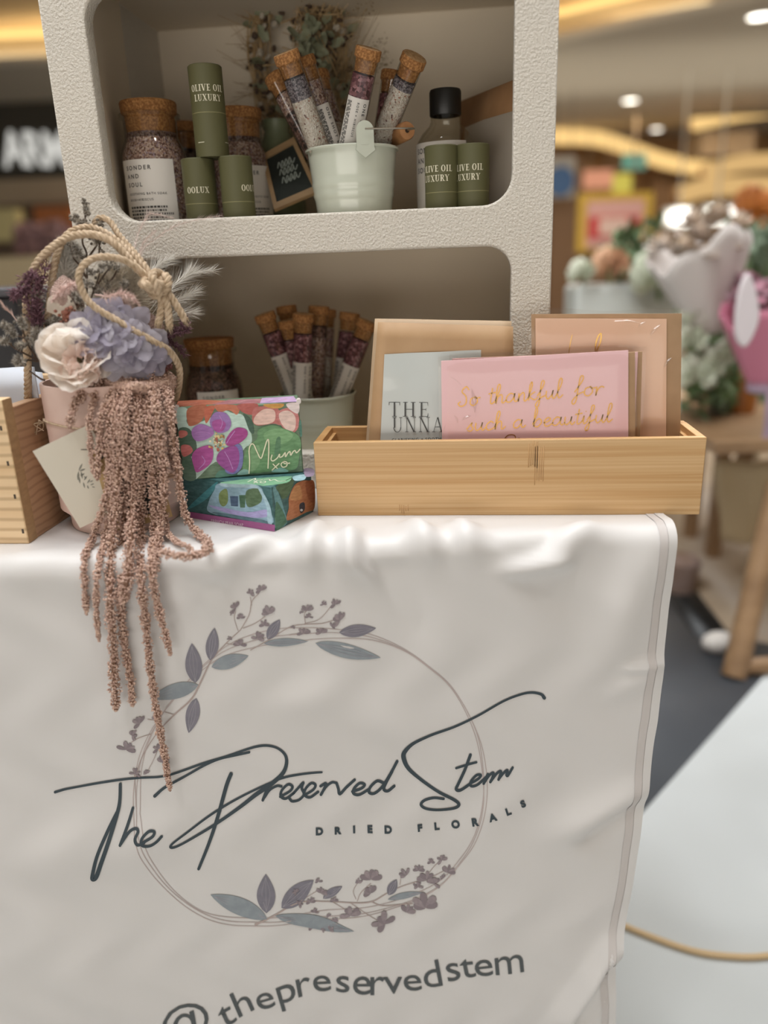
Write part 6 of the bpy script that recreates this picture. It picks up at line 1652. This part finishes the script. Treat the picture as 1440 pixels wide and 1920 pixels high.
for pts in ([(1020, 640, .05), (1040, 720, .052), (1030, 790, .053), (1018, 850, .053)], [(1045, 640, .052), (1075, 720, .055), (1085, 800, .056), (1090, 860, .056)], [(1070, 630, .05), (1115, 700, .053), (1160, 770, .053), (1190, 825, .052)]):
    mb = MB(); P = rope(mb, path(pts), .0036); e = P[-1]
    d = unit(P[-1] - P[-4]); n = 50; p0 = e + rng.normal(size=(n, 3)) * .0014; mb.add(*hairs(p0 - d * .004, p0 + d * rng.uniform(.002, .008, (n, 1)) + rng.normal(size=(n, 3)) * .0015, .0003), 1); mb.build('rope_tail', [jute, fib], t)

base = PC + np.array([0, 0, PH])
def stem_to(mb, p, r=.0012, m=0, dx=0):
    q = base + (p - base) * np.array([.25, .25, 0]) - np.array([0, 0, .03]); mb.add(*tube(cr([p, (p + q) / 2 + np.array([0, 0, .004]), q], 6), r, 6), m)
# ---- fuzzy grey seed heads on dark twigs
bark = M('dark_bark', '#5a483b', .85, '#43342a', 120); bob_core = M('bob_core', '#665e54', .9); bob_hair = M('bob_hair', '#e2dcd2', .95, '#c4bcb0', 200)
def bob_twig(lab, stems, bobs, r=.0048):
    t = thing('bobble_twig', lab, 'twig', path(stems[0][-1:])[0])
    mb = MB()
    for s in stems: mb.add(*tube(cr(path(s), 6), [.0007, .0011], 6))
    mb.build('twig', [bark], t)
    for x, y, o, sc in bobs:
        c = path([(x, y, o)])[0]; R = r * sc; mb = MB()
        mb.add(*scatter(ICO1, c + rng.normal(size=(16, 3)) * R * .45, R * .30, .3))
        n = 260; d = rng.normal(size=(n, 3)); d /= np.linalg.norm(d, axis=1)[:, None]
        mb.add(*hairs(c + d * R * .25, c + d * R * rng.uniform(.8, 1.5, (n, 1)), .0002), 1)
        mb.build('seed_head', [bob_core, bob_hair], t)
    return t
bob_twig('tallest dark twig of fuzzy grey seed heads rising before the shelf post', [[(555, 100, -.012), (545, 190, -.01), (530, 320, -.006), (560, 420, -.004), (560, 700, .0), (600, 900, .0)], [(535, 45, -.012), (540, 95, -.012), (550, 160, -.011)], [(640, 215, -.01), (630, 320, -.008), (590, 390, -.006), (560, 430, -.004)], [(490, 165, -.012), (520, 215, -.01)], [(640, 320, -.006), (640, 400, -.004), (670, 380, -.004)], [(450, 330, -.004), (470, 420, -.002), (510, 470, .0), (560, 560, .0)]],
         [(535, 48, -.012, .45), (555, 95, -.012, 1.0), (560, 130, -.011, .9), (478, 160, -.012, .9), (512, 200, -.01, 1.15), (548, 205, -.009, .8), (640, 215, -.01, 1.1), (622, 318, -.007, 1.2), (490, 392, -.002, 1.1), (520, 400, -.002, .9), (455, 330, -.004, .6), (660, 390, -.004, .6)])
bob_twig('dark twig of grey seed heads inside the front rope loop', [[(650, 490, .03), (620, 590, .03), (600, 640, .03), (560, 800, .03), (600, 950, .02)], [(710, 480, .03), (650, 560, .03), (600, 650, .03)], [(575, 580, .032), (610, 640, .031)], [(760, 490, .03), (720, 560, .028), (640, 640, .028)], [(505, 690, .034), (540, 760, .03)]],
         [(650, 485, .03, 1.1), (700, 475, .03, .9), (755, 480, .03, .8), (590, 520, .03, .9), (575, 585, .032, 1.0), (640, 640, .03, 1.1), (800, 590, .028, .9), (505, 690, .034, .9), (540, 775, .036, .9), (480, 660, .03, .8), (700, 600, .028, .7), (530, 640, .035, .7)])
bob_twig('sprawling twig of grey seed heads over the pine crate', [[(140, 830, .015), (150, 900, .015), (180, 980, .014), (230, 1060, .012), (270, 1110, .01)], [(60, 880, .01), (110, 920, .012), (160, 940, .014)], [(40, 955, .01), (90, 1000, .01), (180, 1050, .012), (250, 1080, .01)], [(120, 1085, .02), (180, 1080, .015), (240, 1090, .012)], [(250, 640, .012), (260, 760, .013), (300, 870, .012), (320, 940, .01)], [(220, 890, .018), (200, 950, .015)], [(190, 1150, .012), (260, 1200, .02), (290, 1210, .02)]],
         [(140, 830, .015, 1.1), (150, 860, .016, .9), (62, 885, .01, 1.1), (30, 955, .01, 1.1), (90, 915, .012, .8), (235, 895, .018, 1.25), (225, 935, .018, 1.2), (205, 960, .016, .8), (135, 985, .014, 1.1), (120, 1085, .02, 1.35), (250, 660, .012, 1.1), (330, 830, .01, 1.0), (370, 812, .012, 1.0), (255, 1010, .02, 1.0), (300, 965, .014, .9), (245, 985, .016, .9), (30, 850, .008, .7)])
# ---- plum heather
plum = M('plum_heather', '#5f3f4a', .8, '#7d5a62', 150); plumd = M('plum_stem', '#4a3038', .8)
def heather(lab, stems, n, L, spread):
    t = thing('heather_sprig', lab, 'sprig', path(stems[0][-1:])[0]); mb = MB(); pts = []; dirs = []
    for s in stems:
        P = cr(path(s), 12); mb.add(*tube(P, [.0006, .0009], 5)); tg = np.gradient(P, axis=0)
        for k in range(n):
            i = rng.integers(len(P)); pts.append(P[i] + rng.normal(size=3) * spread * .25); dirs.append(-unit(tg[i]) * .6 + rng.normal(size=3) * .55 + np.array([0, 0, -.1]))
    mb.build('stems', [plumd], t)
    pts = np.array(pts); dirs = np.array(dirs); dirs /= np.linalg.norm(dirs, axis=1)[:, None]; mb = MB()
    V, F = OCT; m = len(pts); ln = L * rng.uniform(.5, 1.2, (m, 1))
    side = np.cross(dirs, rng.normal(size=(m, 3))); side /= np.linalg.norm(side, axis=1)[:, None]; nr = np.cross(dirs, side)
    VV = pts[:, None] + (dirs * ln)[:, None] * (V[None, :, 2:3] * .5 + .5) + side[:, None] * V[None, :, 0:1] * .0007 + nr[:, None] * V[None, :, 1:2] * .0006
    mb.add(VV.reshape(-1, 3), (F[None] + (np.arange(m) * 6)[:, None, None]).reshape(-1, 3)); mb.build('florets', [plum], t)
heather('plum heather sprig arching by the outer rope', [[(100, 665, .01), (160, 560, .012), (215, 530, .014), (240, 570, .015), (230, 640, .015)], [(300, 460, .006), (280, 560, .01), (250, 680, .012), (230, 800, .012), (250, 900, .01)], [(200, 540, .012), (175, 620, .014), (180, 720, .015), (215, 820, .015), (260, 900, .012)], [(240, 560, .012), (225, 660, .016), (240, 780, .016), (262, 860, .014)], [(90, 660, .01), (130, 640, .012), (170, 640, .012)]], 170, .0075, .006)
heather('plum heather sprig peeping out under the rope tails', [[(1190, 820, .03), (1150, 880, .03), (1080, 930, .03), (1000, 960, .03)], [(1185, 1040, .028), (1130, 985, .03), (1080, 960, .03)], [(1205, 850, .03), (1190, 890, .03), (1130, 910, .03)], [(1110, 870, .03), (1090, 920, .03), (1040, 950, .03)]], 110, .006, .004)
# ---- feathery grasses
def plume(lab, spines, hl, n, mat, up=.5, w=.00014, r=.0005, name='feather_grass'):
    t = thing(name, lab, 'grass', path(spines[0][:1])[0]); ms = MB(); mh = MB()
    for s in spines:
        P = cr(path(s), 12); ms.add(*tube(P, [r, r * .5], 5)); tg = np.gradient(P, axis=0); tg /= np.linalg.norm(tg, axis=1)[:, None]
        f = rng.uniform(.12, 1, n) ** .8; i = np.minimum((f * (len(P) - 1)).astype(int), len(P) - 1); p0 = P[i]
        d = rng.normal(size=(n, 3)); d /= np.linalg.norm(d, axis=1)[:, None]; d = d * (1 - up) + tg[i] * up; d /= np.linalg.norm(d, axis=1)[:, None]
        p1 = p0 + d * hl * (1.15 - .7 * f)[:, None] * rng.uniform(.5, 1.1, (n, 1)); mh.add(*hairs(p0, p1, w))
    ms.build('stalk', [mat], t); mh.build('plume', [mat], t)
    return t
cream_f = M('feather_cream', '#ddd2c0', .95); pink_f = M('feather_pink', '#decac0', .95); white_f = M('feather_white', '#e2ddd4', .95); blush_f = M('feather_blush', '#cdb0a4', .95)
plume('soft white plume between the two rope loops', [[(440, 900, -.005), (420, 640, -.008), (410, 470, -.012), (430, 330, -.014)], [(470, 900, -.01), (470, 620, -.014), (450, 450, -.016), (480, 360, -.018)]], .026, 3600, white_f, .45, .00042)
plume('broad cream plume under the knot', [[(800, 900, .012), (790, 740, .014), (760, 600, .012), (730, 500, .01)], [(850, 900, .01), (850, 720, .01), (830, 600, .008), (850, 520, .006)], [(760, 900, .015), (720, 760, .02), (690, 650, .02), (670, 560, .02)]], .030, 3600, cream_f, .3, .00042)
plume('peach tufted plume above the lavender petals', [[(840, 900, .034), (800, 820, .036), (790, 740, .034), (800, 680, .03)], [(760, 900, .036), (730, 820, .04), (700, 760, .04)]], .020, 2400, pink_f, .2, .0004)
plume('wispy white plume fanning out behind the knot', [[(900, 900, .0), (1040, 700, .0), (1150, 580, -.004), (1250, 520, -.01), (1370, 505, -.014)], [(900, 850, .0), (1060, 640, .0), (1180, 560, -.008), (1230, 500, -.012)], [(950, 900, .0), (1080, 740, .0), (1180, 680, -.004), (1260, 630, -.008)], [(950, 900, .002), (1100, 800, .002), (1180, 780, -.002), (1240, 775, -.004)], [(900, 700, .0), (960, 540, -.004), (1020, 470, -.012), (1100, 430, -.02)]], .034, 300, white_f, .62, .00016)
plume('faint pink plumes standing before the shelf rail', [[(820, 600, -.012), (860, 380, -.02), (900, 240, -.03), (940, 170, -.034), (980, 140, -.036), (1120, 170, -.04)], [(850, 600, -.012), (900, 400, -.022), (1000, 300, -.032), (1130, 220, -.04), (1260, 180, -.046), (1430, 150, -.05)], [(840, 600, -.012), (880, 480, -.02), (920, 330, -.028), (1000, 250, -.03)]], .016, 300, pink_f, .6, .00009, .0003)
pinkfrond = M('frond_pink', '#dcbfb6', .85)
plume('curved pink barbed frond over the lavender petals', [[(610, 660, .05), (690, 668, .054), (770, 655, .056), (840, 670, .056), (895, 725, .054)]], .011, 260, pinkfrond, .35, .00045, .0008)
plume('short pink barbed frond pointing at the outer rope', [[(520, 570, .03), (450, 600, .034), (390, 650, .036), (330, 710, .036)]], .011, 230, pinkfrond, .35, .00045, .0008)
plume('pale bristle tip reaching out over the black tub', [[(110, 830, .01), (70, 780, .006), (30, 740, .004), (5, 705, .002)]], .008, 120, blush_f, .7, .0003)
# ---- dusty pink scaly heads
dusty = M('dusty_scale', '#b59a90', .85, '#c8b0a6', 200)
def scaly(lab, a, b, r):
    A, B = path([a])[0], path([b])[0]; t = thing('dusty_seed_cone', lab, 'flower', A); ax = B - A; L = np.linalg.norm(ax); x, y, z = frame(ax); pts = []; mb = MB()
    n = 30
    prof = [(max(1e-4, r * math.sin(PI * (.12 + .88 * k / 10)) ** .8 * (1 - .25 * k / 10)), L * k / 10) for k in range(11)]
    mb.add(*lathe(prof, 20, A, ax)); mb.build('cone', [dusty], t); mb = MB()
    for k in range(460):
        f = k / 460; rr = max(.0004, r * math.sin(PI * (.12 + .88 * f)) ** .8 * (1 - .25 * f)); g = k * 2.39996
        pts.append(A + ax * f + rr * (math.cos(g) * x + math.sin(g) * y))
    mb.add(*scatter(OCT, pts, .0013, .3)); mb.build('scales', [dusty], t); mb = MB(); stem_to(mb, A, .001); mb.build('stem', [bark], t)
scaly('dusty pink scaly seed cone between the rope strands', (440, 750, .012), (405, 540, .006), .0155)
scaly('dusty pink scaly seed cone tilted under the white plume', (385, 720, .022), (515, 575, .022), .008)
scaly('dusty pink scaly seed cone beneath the knot', (965, 950, .036), (925, 770, .028), .0165)
# ---- rust berries
rust = M('rust_berry', '#a5705c', .6, '#8c5647', 150)
def berries(lab, c, n, sx, sy, mat):
    t = thing('berry_spray', lab, 'berries', path([c])[0]); mb = MB(); P = [path([(c[0] + rng.normal() * sx, c[1] + rng.normal() * sy, c[2] + rng.normal() * .003)])[0] for _ in range(n)]
    mb.add(*scatter(ICO1, P, .0019, .3)); mb.build('berries', [mat], t); mb = MB()
    for q in P[:8]: stem_to(mb, q, .0005)
    mb.build('stems', [bark], t)
berries('rust pink berry spray above the cream bloom', (440, 800, .03), 90, 26, 22, rust)
berries('dark rust berry spray beside the front rope', (1045, 1120, .042), 90, 26, 18, M('rust_dark', '#7c4a46', .6, '#633a38', 150))
ivory = M('ivory_petal', '#e6ddcf', .7)
t = tag(MB().add(*petal(path([(370, 800, .03)])[0], path([(400, 730, .03)])[0] - path([(370, 800, .03)])[0] + 1e-6, DD, .022, .026, .2, .1, .2, 6, 7, .7)).build('ivory_petal', [ivory]), 'curled ivory petal above the rust berries', 'petal')

# ---- cream ruffled bloom
crm = petal_mat('cream_petal', '#fdf7f0', '#f8efe6'); blush = petal_mat('blush_petal', '#fbeee6', '#f6e2d8')
def ruffle_bloom(lab, c, R, up):
    c = path([c])[0]; t = thing('ruffled_bloom', lab, 'flower', c); x, y, z = frame(up)
    for nm, mat, n, lo, hi, sz, ruf in (('outer_petals', crm, 15, .05, .62, 1.0, .03), ('upper_petals', crm, 12, .45, .85, .85, .04), ('inner_petals', blush, 20, .55, 1.0, .62, .07)):
        mb = MB()
        for k in range(n):
            f = lo + (hi - lo) * (k + .5) / n; g = k * 2.39996 + rng.uniform(-.2, .2); rr = math.sqrt(max(0, 1 - f * f)); rad = math.cos(g) * x + math.sin(g) * y
            d = rad * rr + z * f
            if nm == 'inner_petals': o = c + (x * .22 - np.array([0, 0, .25])) * R + d * R * .40; out = d + rng.normal(size=3) * .45
            else: o = c + d * R * .34; out = rad * (.9 - .3 * f) + z * (.25 + .5 * f) + rng.normal(size=3) * .2
            mb.add(*petal(o, out, z * .8 + d * .4 + rng.normal(size=3) * .15, R * sz * .72 * rng.uniform(.85, 1.15), R * sz * .95 * rng.uniform(.85, 1.15), rng.uniform(-.1, .2), ruf, .08, 9, 11, .42, rng.uniform(0, 6)))
        o_ = mb.build(nm, [mat], t, sharp=180)
    mb = MB(); stem_to(mb, c - DD * .02, .002); mb.build('stem', [M('green_brown_stem', '#7c6f50', .8)], t)
ruffle_bloom('large cream and blush ruffled bloom at the pot rim', (488, 1070, .046), .0345, DD * .9 + np.array([0, 0, .4]) - SS * .1)
# ---- lavender hydrangea florets
lav = petal_mat('lavender_petal', '#beb8c6', '#cfcad4', 45); lavd = petal_mat('lavender_deep', '#aea7b9', '#bdb6c5', 45); eye = M('floret_eye', '#6a5c78', .7)
ch = path([(800, 960, .03)])[0]
t = thing('lavender_hydrangea', 'lavender hydrangea head behind the front rope', 'flower', ch)
fl = [(560, 880, .052), (640, 830, .052), (620, 910, .056), (720, 880, .058), (700, 950, .060), (800, 905, .060), (790, 985, .062), (860, 1030, .062), (780, 1060, .060), (930, 1050, .060), (960, 985, .056), (900, 960, .060), (1010, 1040, .05), (740, 1030, .060), (850, 850, .050), (660, 985, .058), (960, 1080, .054), (720, 1085, .056), (600, 960, .054), (880, 1100, .056), (540, 930, .05), (700, 780, .046), (760, 830, .052)]
for k, (x, y, o) in enumerate(fl):
    c = path([(x, y, o)])[0]; z = unit((c - ch) * np.array([1, 1, 1.2]) + DD * .035 + np.array([0, 0, .012])); xx, yy, zz = frame(z); a0 = rng.uniform(0, 6); mb = MB()
    for q in range(4):
        g = a0 + q * PI / 2; rad = math.cos(g) * xx + math.sin(g) * yy
        mb.add(*petal(c, rad + z * .15, z, (.0185) * rng.uniform(.9, 1.15), .0195, .12, .03, -.06, 7, 7, .3))
    mb.add(*scatter(ICO1, c + z * .0008 + rng.normal(size=(3, 3)) * .0005, .0009, .2), 1)
    mb.build('floret', [lav if k % 3 else lavd, eye], t, sharp=180)
mb = MB()
for x, y, o in fl[::2]: c = path([(x, y, o)])[0]; mb.add(*tube([c, ch - DD * .01 - np.array([0, 0, .02])], .0005, 4))
stem_to(mb, ch, .002); mb.build('stems', [M('green_brown_stem', '#7c6f50', .8)], t)

# ---- hanging amaranth
amar = M('amaranth', '#e6c8b4', .9, '#b9968a', 380, 2, (.3, .7), bump=.4, bs=900, bd=.0006); amars = M('amaranth_stem', '#8f6f5c', .9)
def tp(px, py, r, dz=0.0):
    off = np.interp(py, [690, 725, 770, 960, 1010], [.030, .058, .0775, .083, .085]) + dz
    if py < 985: return FP(px, py, off)
    C_ = cloth_px([(px, py)], r + .0015 + max(0, dz))[0]
    if py >= 1050: return C_
    f = (py - 985) / 65; q = FP(px, py, off) * (1 - f) + C_ * f; q[2] = max(q[2], T + r if f < .35 else q[2]); return q
t = thing('hanging_amaranth', 'long brown amaranth tassels spilling over the pot and tablecloth', 'flower', FP(260, 700, .05))
def spike(pts, r0, r1, dz=0.0, lay=False):
    D = [tp(x, y, r0 * .9, dz) for x, y in pts]
    if lay: D = [np.array([*on_z(x, y, T + .006)[:2], T + .0062]) if y > 985 else q for (x, y), q in zip(pts, D)]
    P = cr(D, 14); d = np.concatenate([[0], np.cumsum(np.linalg.norm(np.diff(P, axis=0), axis=1))]); L = d[-1]
    r0 *= .92; r1 *= 1.1; n = int(L / .00015 * (r0 / .005)); u = rng.uniform(0, L, n); c = np.stack([np.interp(u, d, P[:, k]) for k in range(3)], 1)
    wav = 1 + .22 * np.sin(u * 260 + rng.uniform(0, 6)) + .15 * np.sin(u * 610)
    rr = (r0 + (r1 - r0) * (u / L)) * np.minimum(1, (L - u) / .008 + .25) * wav
    v = rng.normal(size=(n, 3)); v /= np.linalg.norm(v, axis=1)[:, None]
    pos = c + v * (rr * rng.uniform(.35, 1.0, n) ** .6)[:, None]
    mb = MB(); mb.add(*scatter(OCT, pos, .00115, .4)); mb.add(*tube(P, [r0 * .42, r1 * .35], 7), 1)
    mb.build('flower_spike', [amar, amars], t, sharp=180)
for pts, r0, r1, dz in [
    ([(196, 700), (172, 722), (146, 750), (134, 775), (131, 805)], .0058, .0035, -.006), ([(206, 705), (180, 735), (168, 790), (170, 840), (174, 888)], .0050, .0022, -.003),
    ([(215, 700), (206, 760), (202, 830), (204, 900), (190, 960), (175, 1010), (164, 1060), (167, 1146)], .0060, .0026, .0), ([(225, 700), (216, 780), (212, 860), (212, 930), (200, 1000), (191, 1070), (188, 1130), (191, 1194)], .0060, .0022, .003),
    ([(235, 700), (228, 780), (222, 870), (219, 950), (214, 1030), (215, 1120), (220, 1200), (221, 1260), (226, 1316)], .0066, .0050, .006), ([(247, 700), (243, 800), (240, 900), (230, 1000), (230, 1100), (236, 1190), (247, 1260), (254, 1314)], .0064, .0034, .0),
    ([(257, 700), (256, 800), (252, 880), (248, 960), (245, 1040), (241, 1118)], .0072, .0060, .008), ([(266, 700), (266, 800), (264, 900), (265, 1000), (270, 1070), (278, 1150), (287, 1230), (299, 1320), (313, 1400), (325, 1466)], .0072, .0030, .004),
    ([(276, 700), (281, 800), (286, 900), (290, 990), (291, 1060), (300, 1120), (314, 1170), (326, 1214)], .0068, .0034, .006), ([(290, 700), (298, 800), (304, 900), (302, 970), (298, 1030), (292, 1072)], .0070, .0045, .004),
    ([(283, 700), (292, 760), (300, 830), (308, 890), (306, 940)], .0066, .0045, .010), ([(250, 702), (236, 760), (232, 830), (238, 900)], .0066, .004, .010),
    ([(308, 706), (318, 760), (322, 820), (324, 880)], .0062, .0040, -.002), ([(240, 700), (212, 740), (190, 775), (186, 830), (182, 900)], .0052, .003, .0)]:
    spike(pts, r0, r1, dz)
spike([(302, 702), (318, 770), (328, 850), (338, 920), (350, 970), (371, 1000), (391, 1020), (381, 1037), (345, 1043), (300, 1036)], .0054, .0042, .004, True)
spike([(310, 960), (313, 985), (318, 1006), (340, 1020), (362, 1030)], .0034, .0022, -.004, True)
mb = MB(); pts = [FP(258 + 74 * math.sqrt(a) * math.cos(b), 716 + 30 * math.sqrt(a) * math.sin(b), .030 + .034 * math.sqrt(max(0, 1 - a)) + .012 * math.sin(b)) for a, b in zip(rng.uniform(0, 1, 3400), rng.uniform(0, 6.283, 3400))]
mb.add(*scatter(OCT, pts, .0012, .45)); mb.build('flower_mass', [amar], t, sharp=180)

# ---------------------------------------------------------------- tags on the pot
k4 = lambda p: [(x / 3.4286, 650 + y / 3.4286) for x, y in p]
ivc = M('ivory_card', '#ddd5c5', .7)
t = thing('gift_card', 'ivory gift card with a small printed sprig hanging tilted on the pink pot', 'card', FP(150, 880, .066))
P = [FP(x, y, .0662) for x, y in k4([(210, 672), (515, 1165), (876, 993), (571, 500)])]
cd_ = MB().add(*prism(P, DD * .0006)).build('card', [ivc], t)
mb = MB(); gr = M('print_grey_green', '#8a877c', .7); rr = random.Random(3)
def fleaf(b, t_, w, off=.0070):
    (b, t_) = [np.array(q) for q in k4([b, t_])]; d = t_ - b; n = np.array([-d[1], d[0]]) / np.linalg.norm(d); f = np.linspace(0, 1, 7); h = w / 3.43 / 2 * np.sin(PI * f)
    U = np.concatenate([b + d * f[:, None] + n * h[:, None], (b + d * f[:, None] - n * h[:, None])[::-1][1:-1]]); mb.add([FP(x, y, .0660 + off - .006) for x, y in U], [list(range(len(U)))])
for b, e, w in [((505, 800), (530, 750), 12), ((505, 800), (500, 860), 14), ((510, 800), (550, 785), 12), ((515, 830), (545, 815), 12), ((505, 830), (515, 880), 12), ((530, 850), (520, 800), 12), ((540, 860), (560, 830), 10), ((535, 870), (545, 910), 10), ((560, 880), (580, 850), 9), ((560, 890), (570, 915), 9), ((580, 890), (605, 880), 8), ((540, 830), (555, 850), 8), ((590, 900), (612, 905), 7), ((575, 870), (600, 860), 7)]: fleaf(b, e, w)
mb.build('sprig_print', [gr], cd_, sharp=None)
mb = MB(); mb.add(*prism([FP(x, y, .0669) for x, y in k4([(520, 659), (566, 659), (566, 664), (520, 664)])], DD * .0002)); mb.build('slot', [M('nail_dark', '#3c2c1e', .5)], t)
t = thing('chalkboard_tag', 'kraft edged chalkboard tag hanging half hidden behind the amaranth', 'tag', FP(270, 900, .07))
tagk = M('tag_kraft', '#c8a878', .7, '#bd9b6a', 40)
Q = [(590, 680), (735, 1190), (1110, 1090), (965, 580)]
MB().add(*prism([FP(x, y, .0695) for x, y in k4(Q)], DD * .0010)).build('backing', [tagk], t)
def inq(f, g):
    a, b, c, d = [np.array(v, float) for v in Q]; return tuple((a * (1 - g) + b * g) * (1 - f) + (d * (1 - g) + c * g) * f)
R_ = [inq(f, g) for f, g in [(.14, .34), (.10, .42), (.10, .84), (.14, .90), (.86, .90), (.90, .86), (.90, .42), (.86, .34)]]
MB().add(*prism([FP(x, y, .0706) for x, y in k4(R_)], DD * .0003)).build('slate', [slate], t)
g = np.linspace(0, 2 * PI, 12, endpoint=False)
MB().add(*prism([FP(x, y, .0706) for x, y in k4([(655 + 13 * math.cos(a), 708 + 15 * math.sin(a)) for a in g])], DD * .0003)).build('eyelet', [M('nail_dark', '#3c2c1e', .5)], t)
a, b = [FP(x, y, .073) for x, y in k4([(1012, 842), (1170, 818)])]
u = unit(b - a); v = np.cross(DD, u); L = np.linalg.norm(b - a)
t = thing('clothespin', 'small pinkish wooden peg clipped beside the amaranth', 'peg', a)
for o in (0, 1):
    c = (a + b) / 2 + v * (.0014 - .0028 * o)
    MB().add(*box(c, (L, .0024, .003), np.array([u, v, DD]))).build('jaw', [M('peg_wood', '#d3ac92', .7)], t, bevel=.0004)
# ---------------------------------------------------------------- shared phrases for things of one kind
for stem_, phrase in {'greeting_card': 'greeting cards in the bamboo tray', 'soap_carton': 'painted soap cartons', 'downlight': 'downlights in the mall ceiling', 'strip_light': 'warm strip lights over the shops', 'spot_lamp': 'bright spot lamps', 'metal_bucket': 'pale enamel buckets of test tubes', 'bobble_twig': 'twigs of fuzzy grey seed heads', 'heather_sprig': 'plum heather sprigs', 'feather_grass': 'feathery grasses in the pot', 'dusty_seed_cone': 'dusty pink seed cones in the pot', 'berry_spray': 'berry sprays in the pot', 'leafy_greenery': 'greenery in the flower stall', 'wrapped_bouquet': 'wrapped bouquets in the stall', 'tissue_paper': 'white tissue sheets', 'display_box': 'boxes on show outside the dim shop'}.items():
    for o in SC.objects:
        if o.parent is None and o.name.split('.')[0] == stem_ and 'group' not in o: o['group'] = phrase
for o in SC.objects:
    if o.parent is None and o.name.split('.')[0] == 'kraft_pouch' and 'kraft pouch' in o.get('label', ''): o['group'] = 'kraft pouches in the bamboo tray'
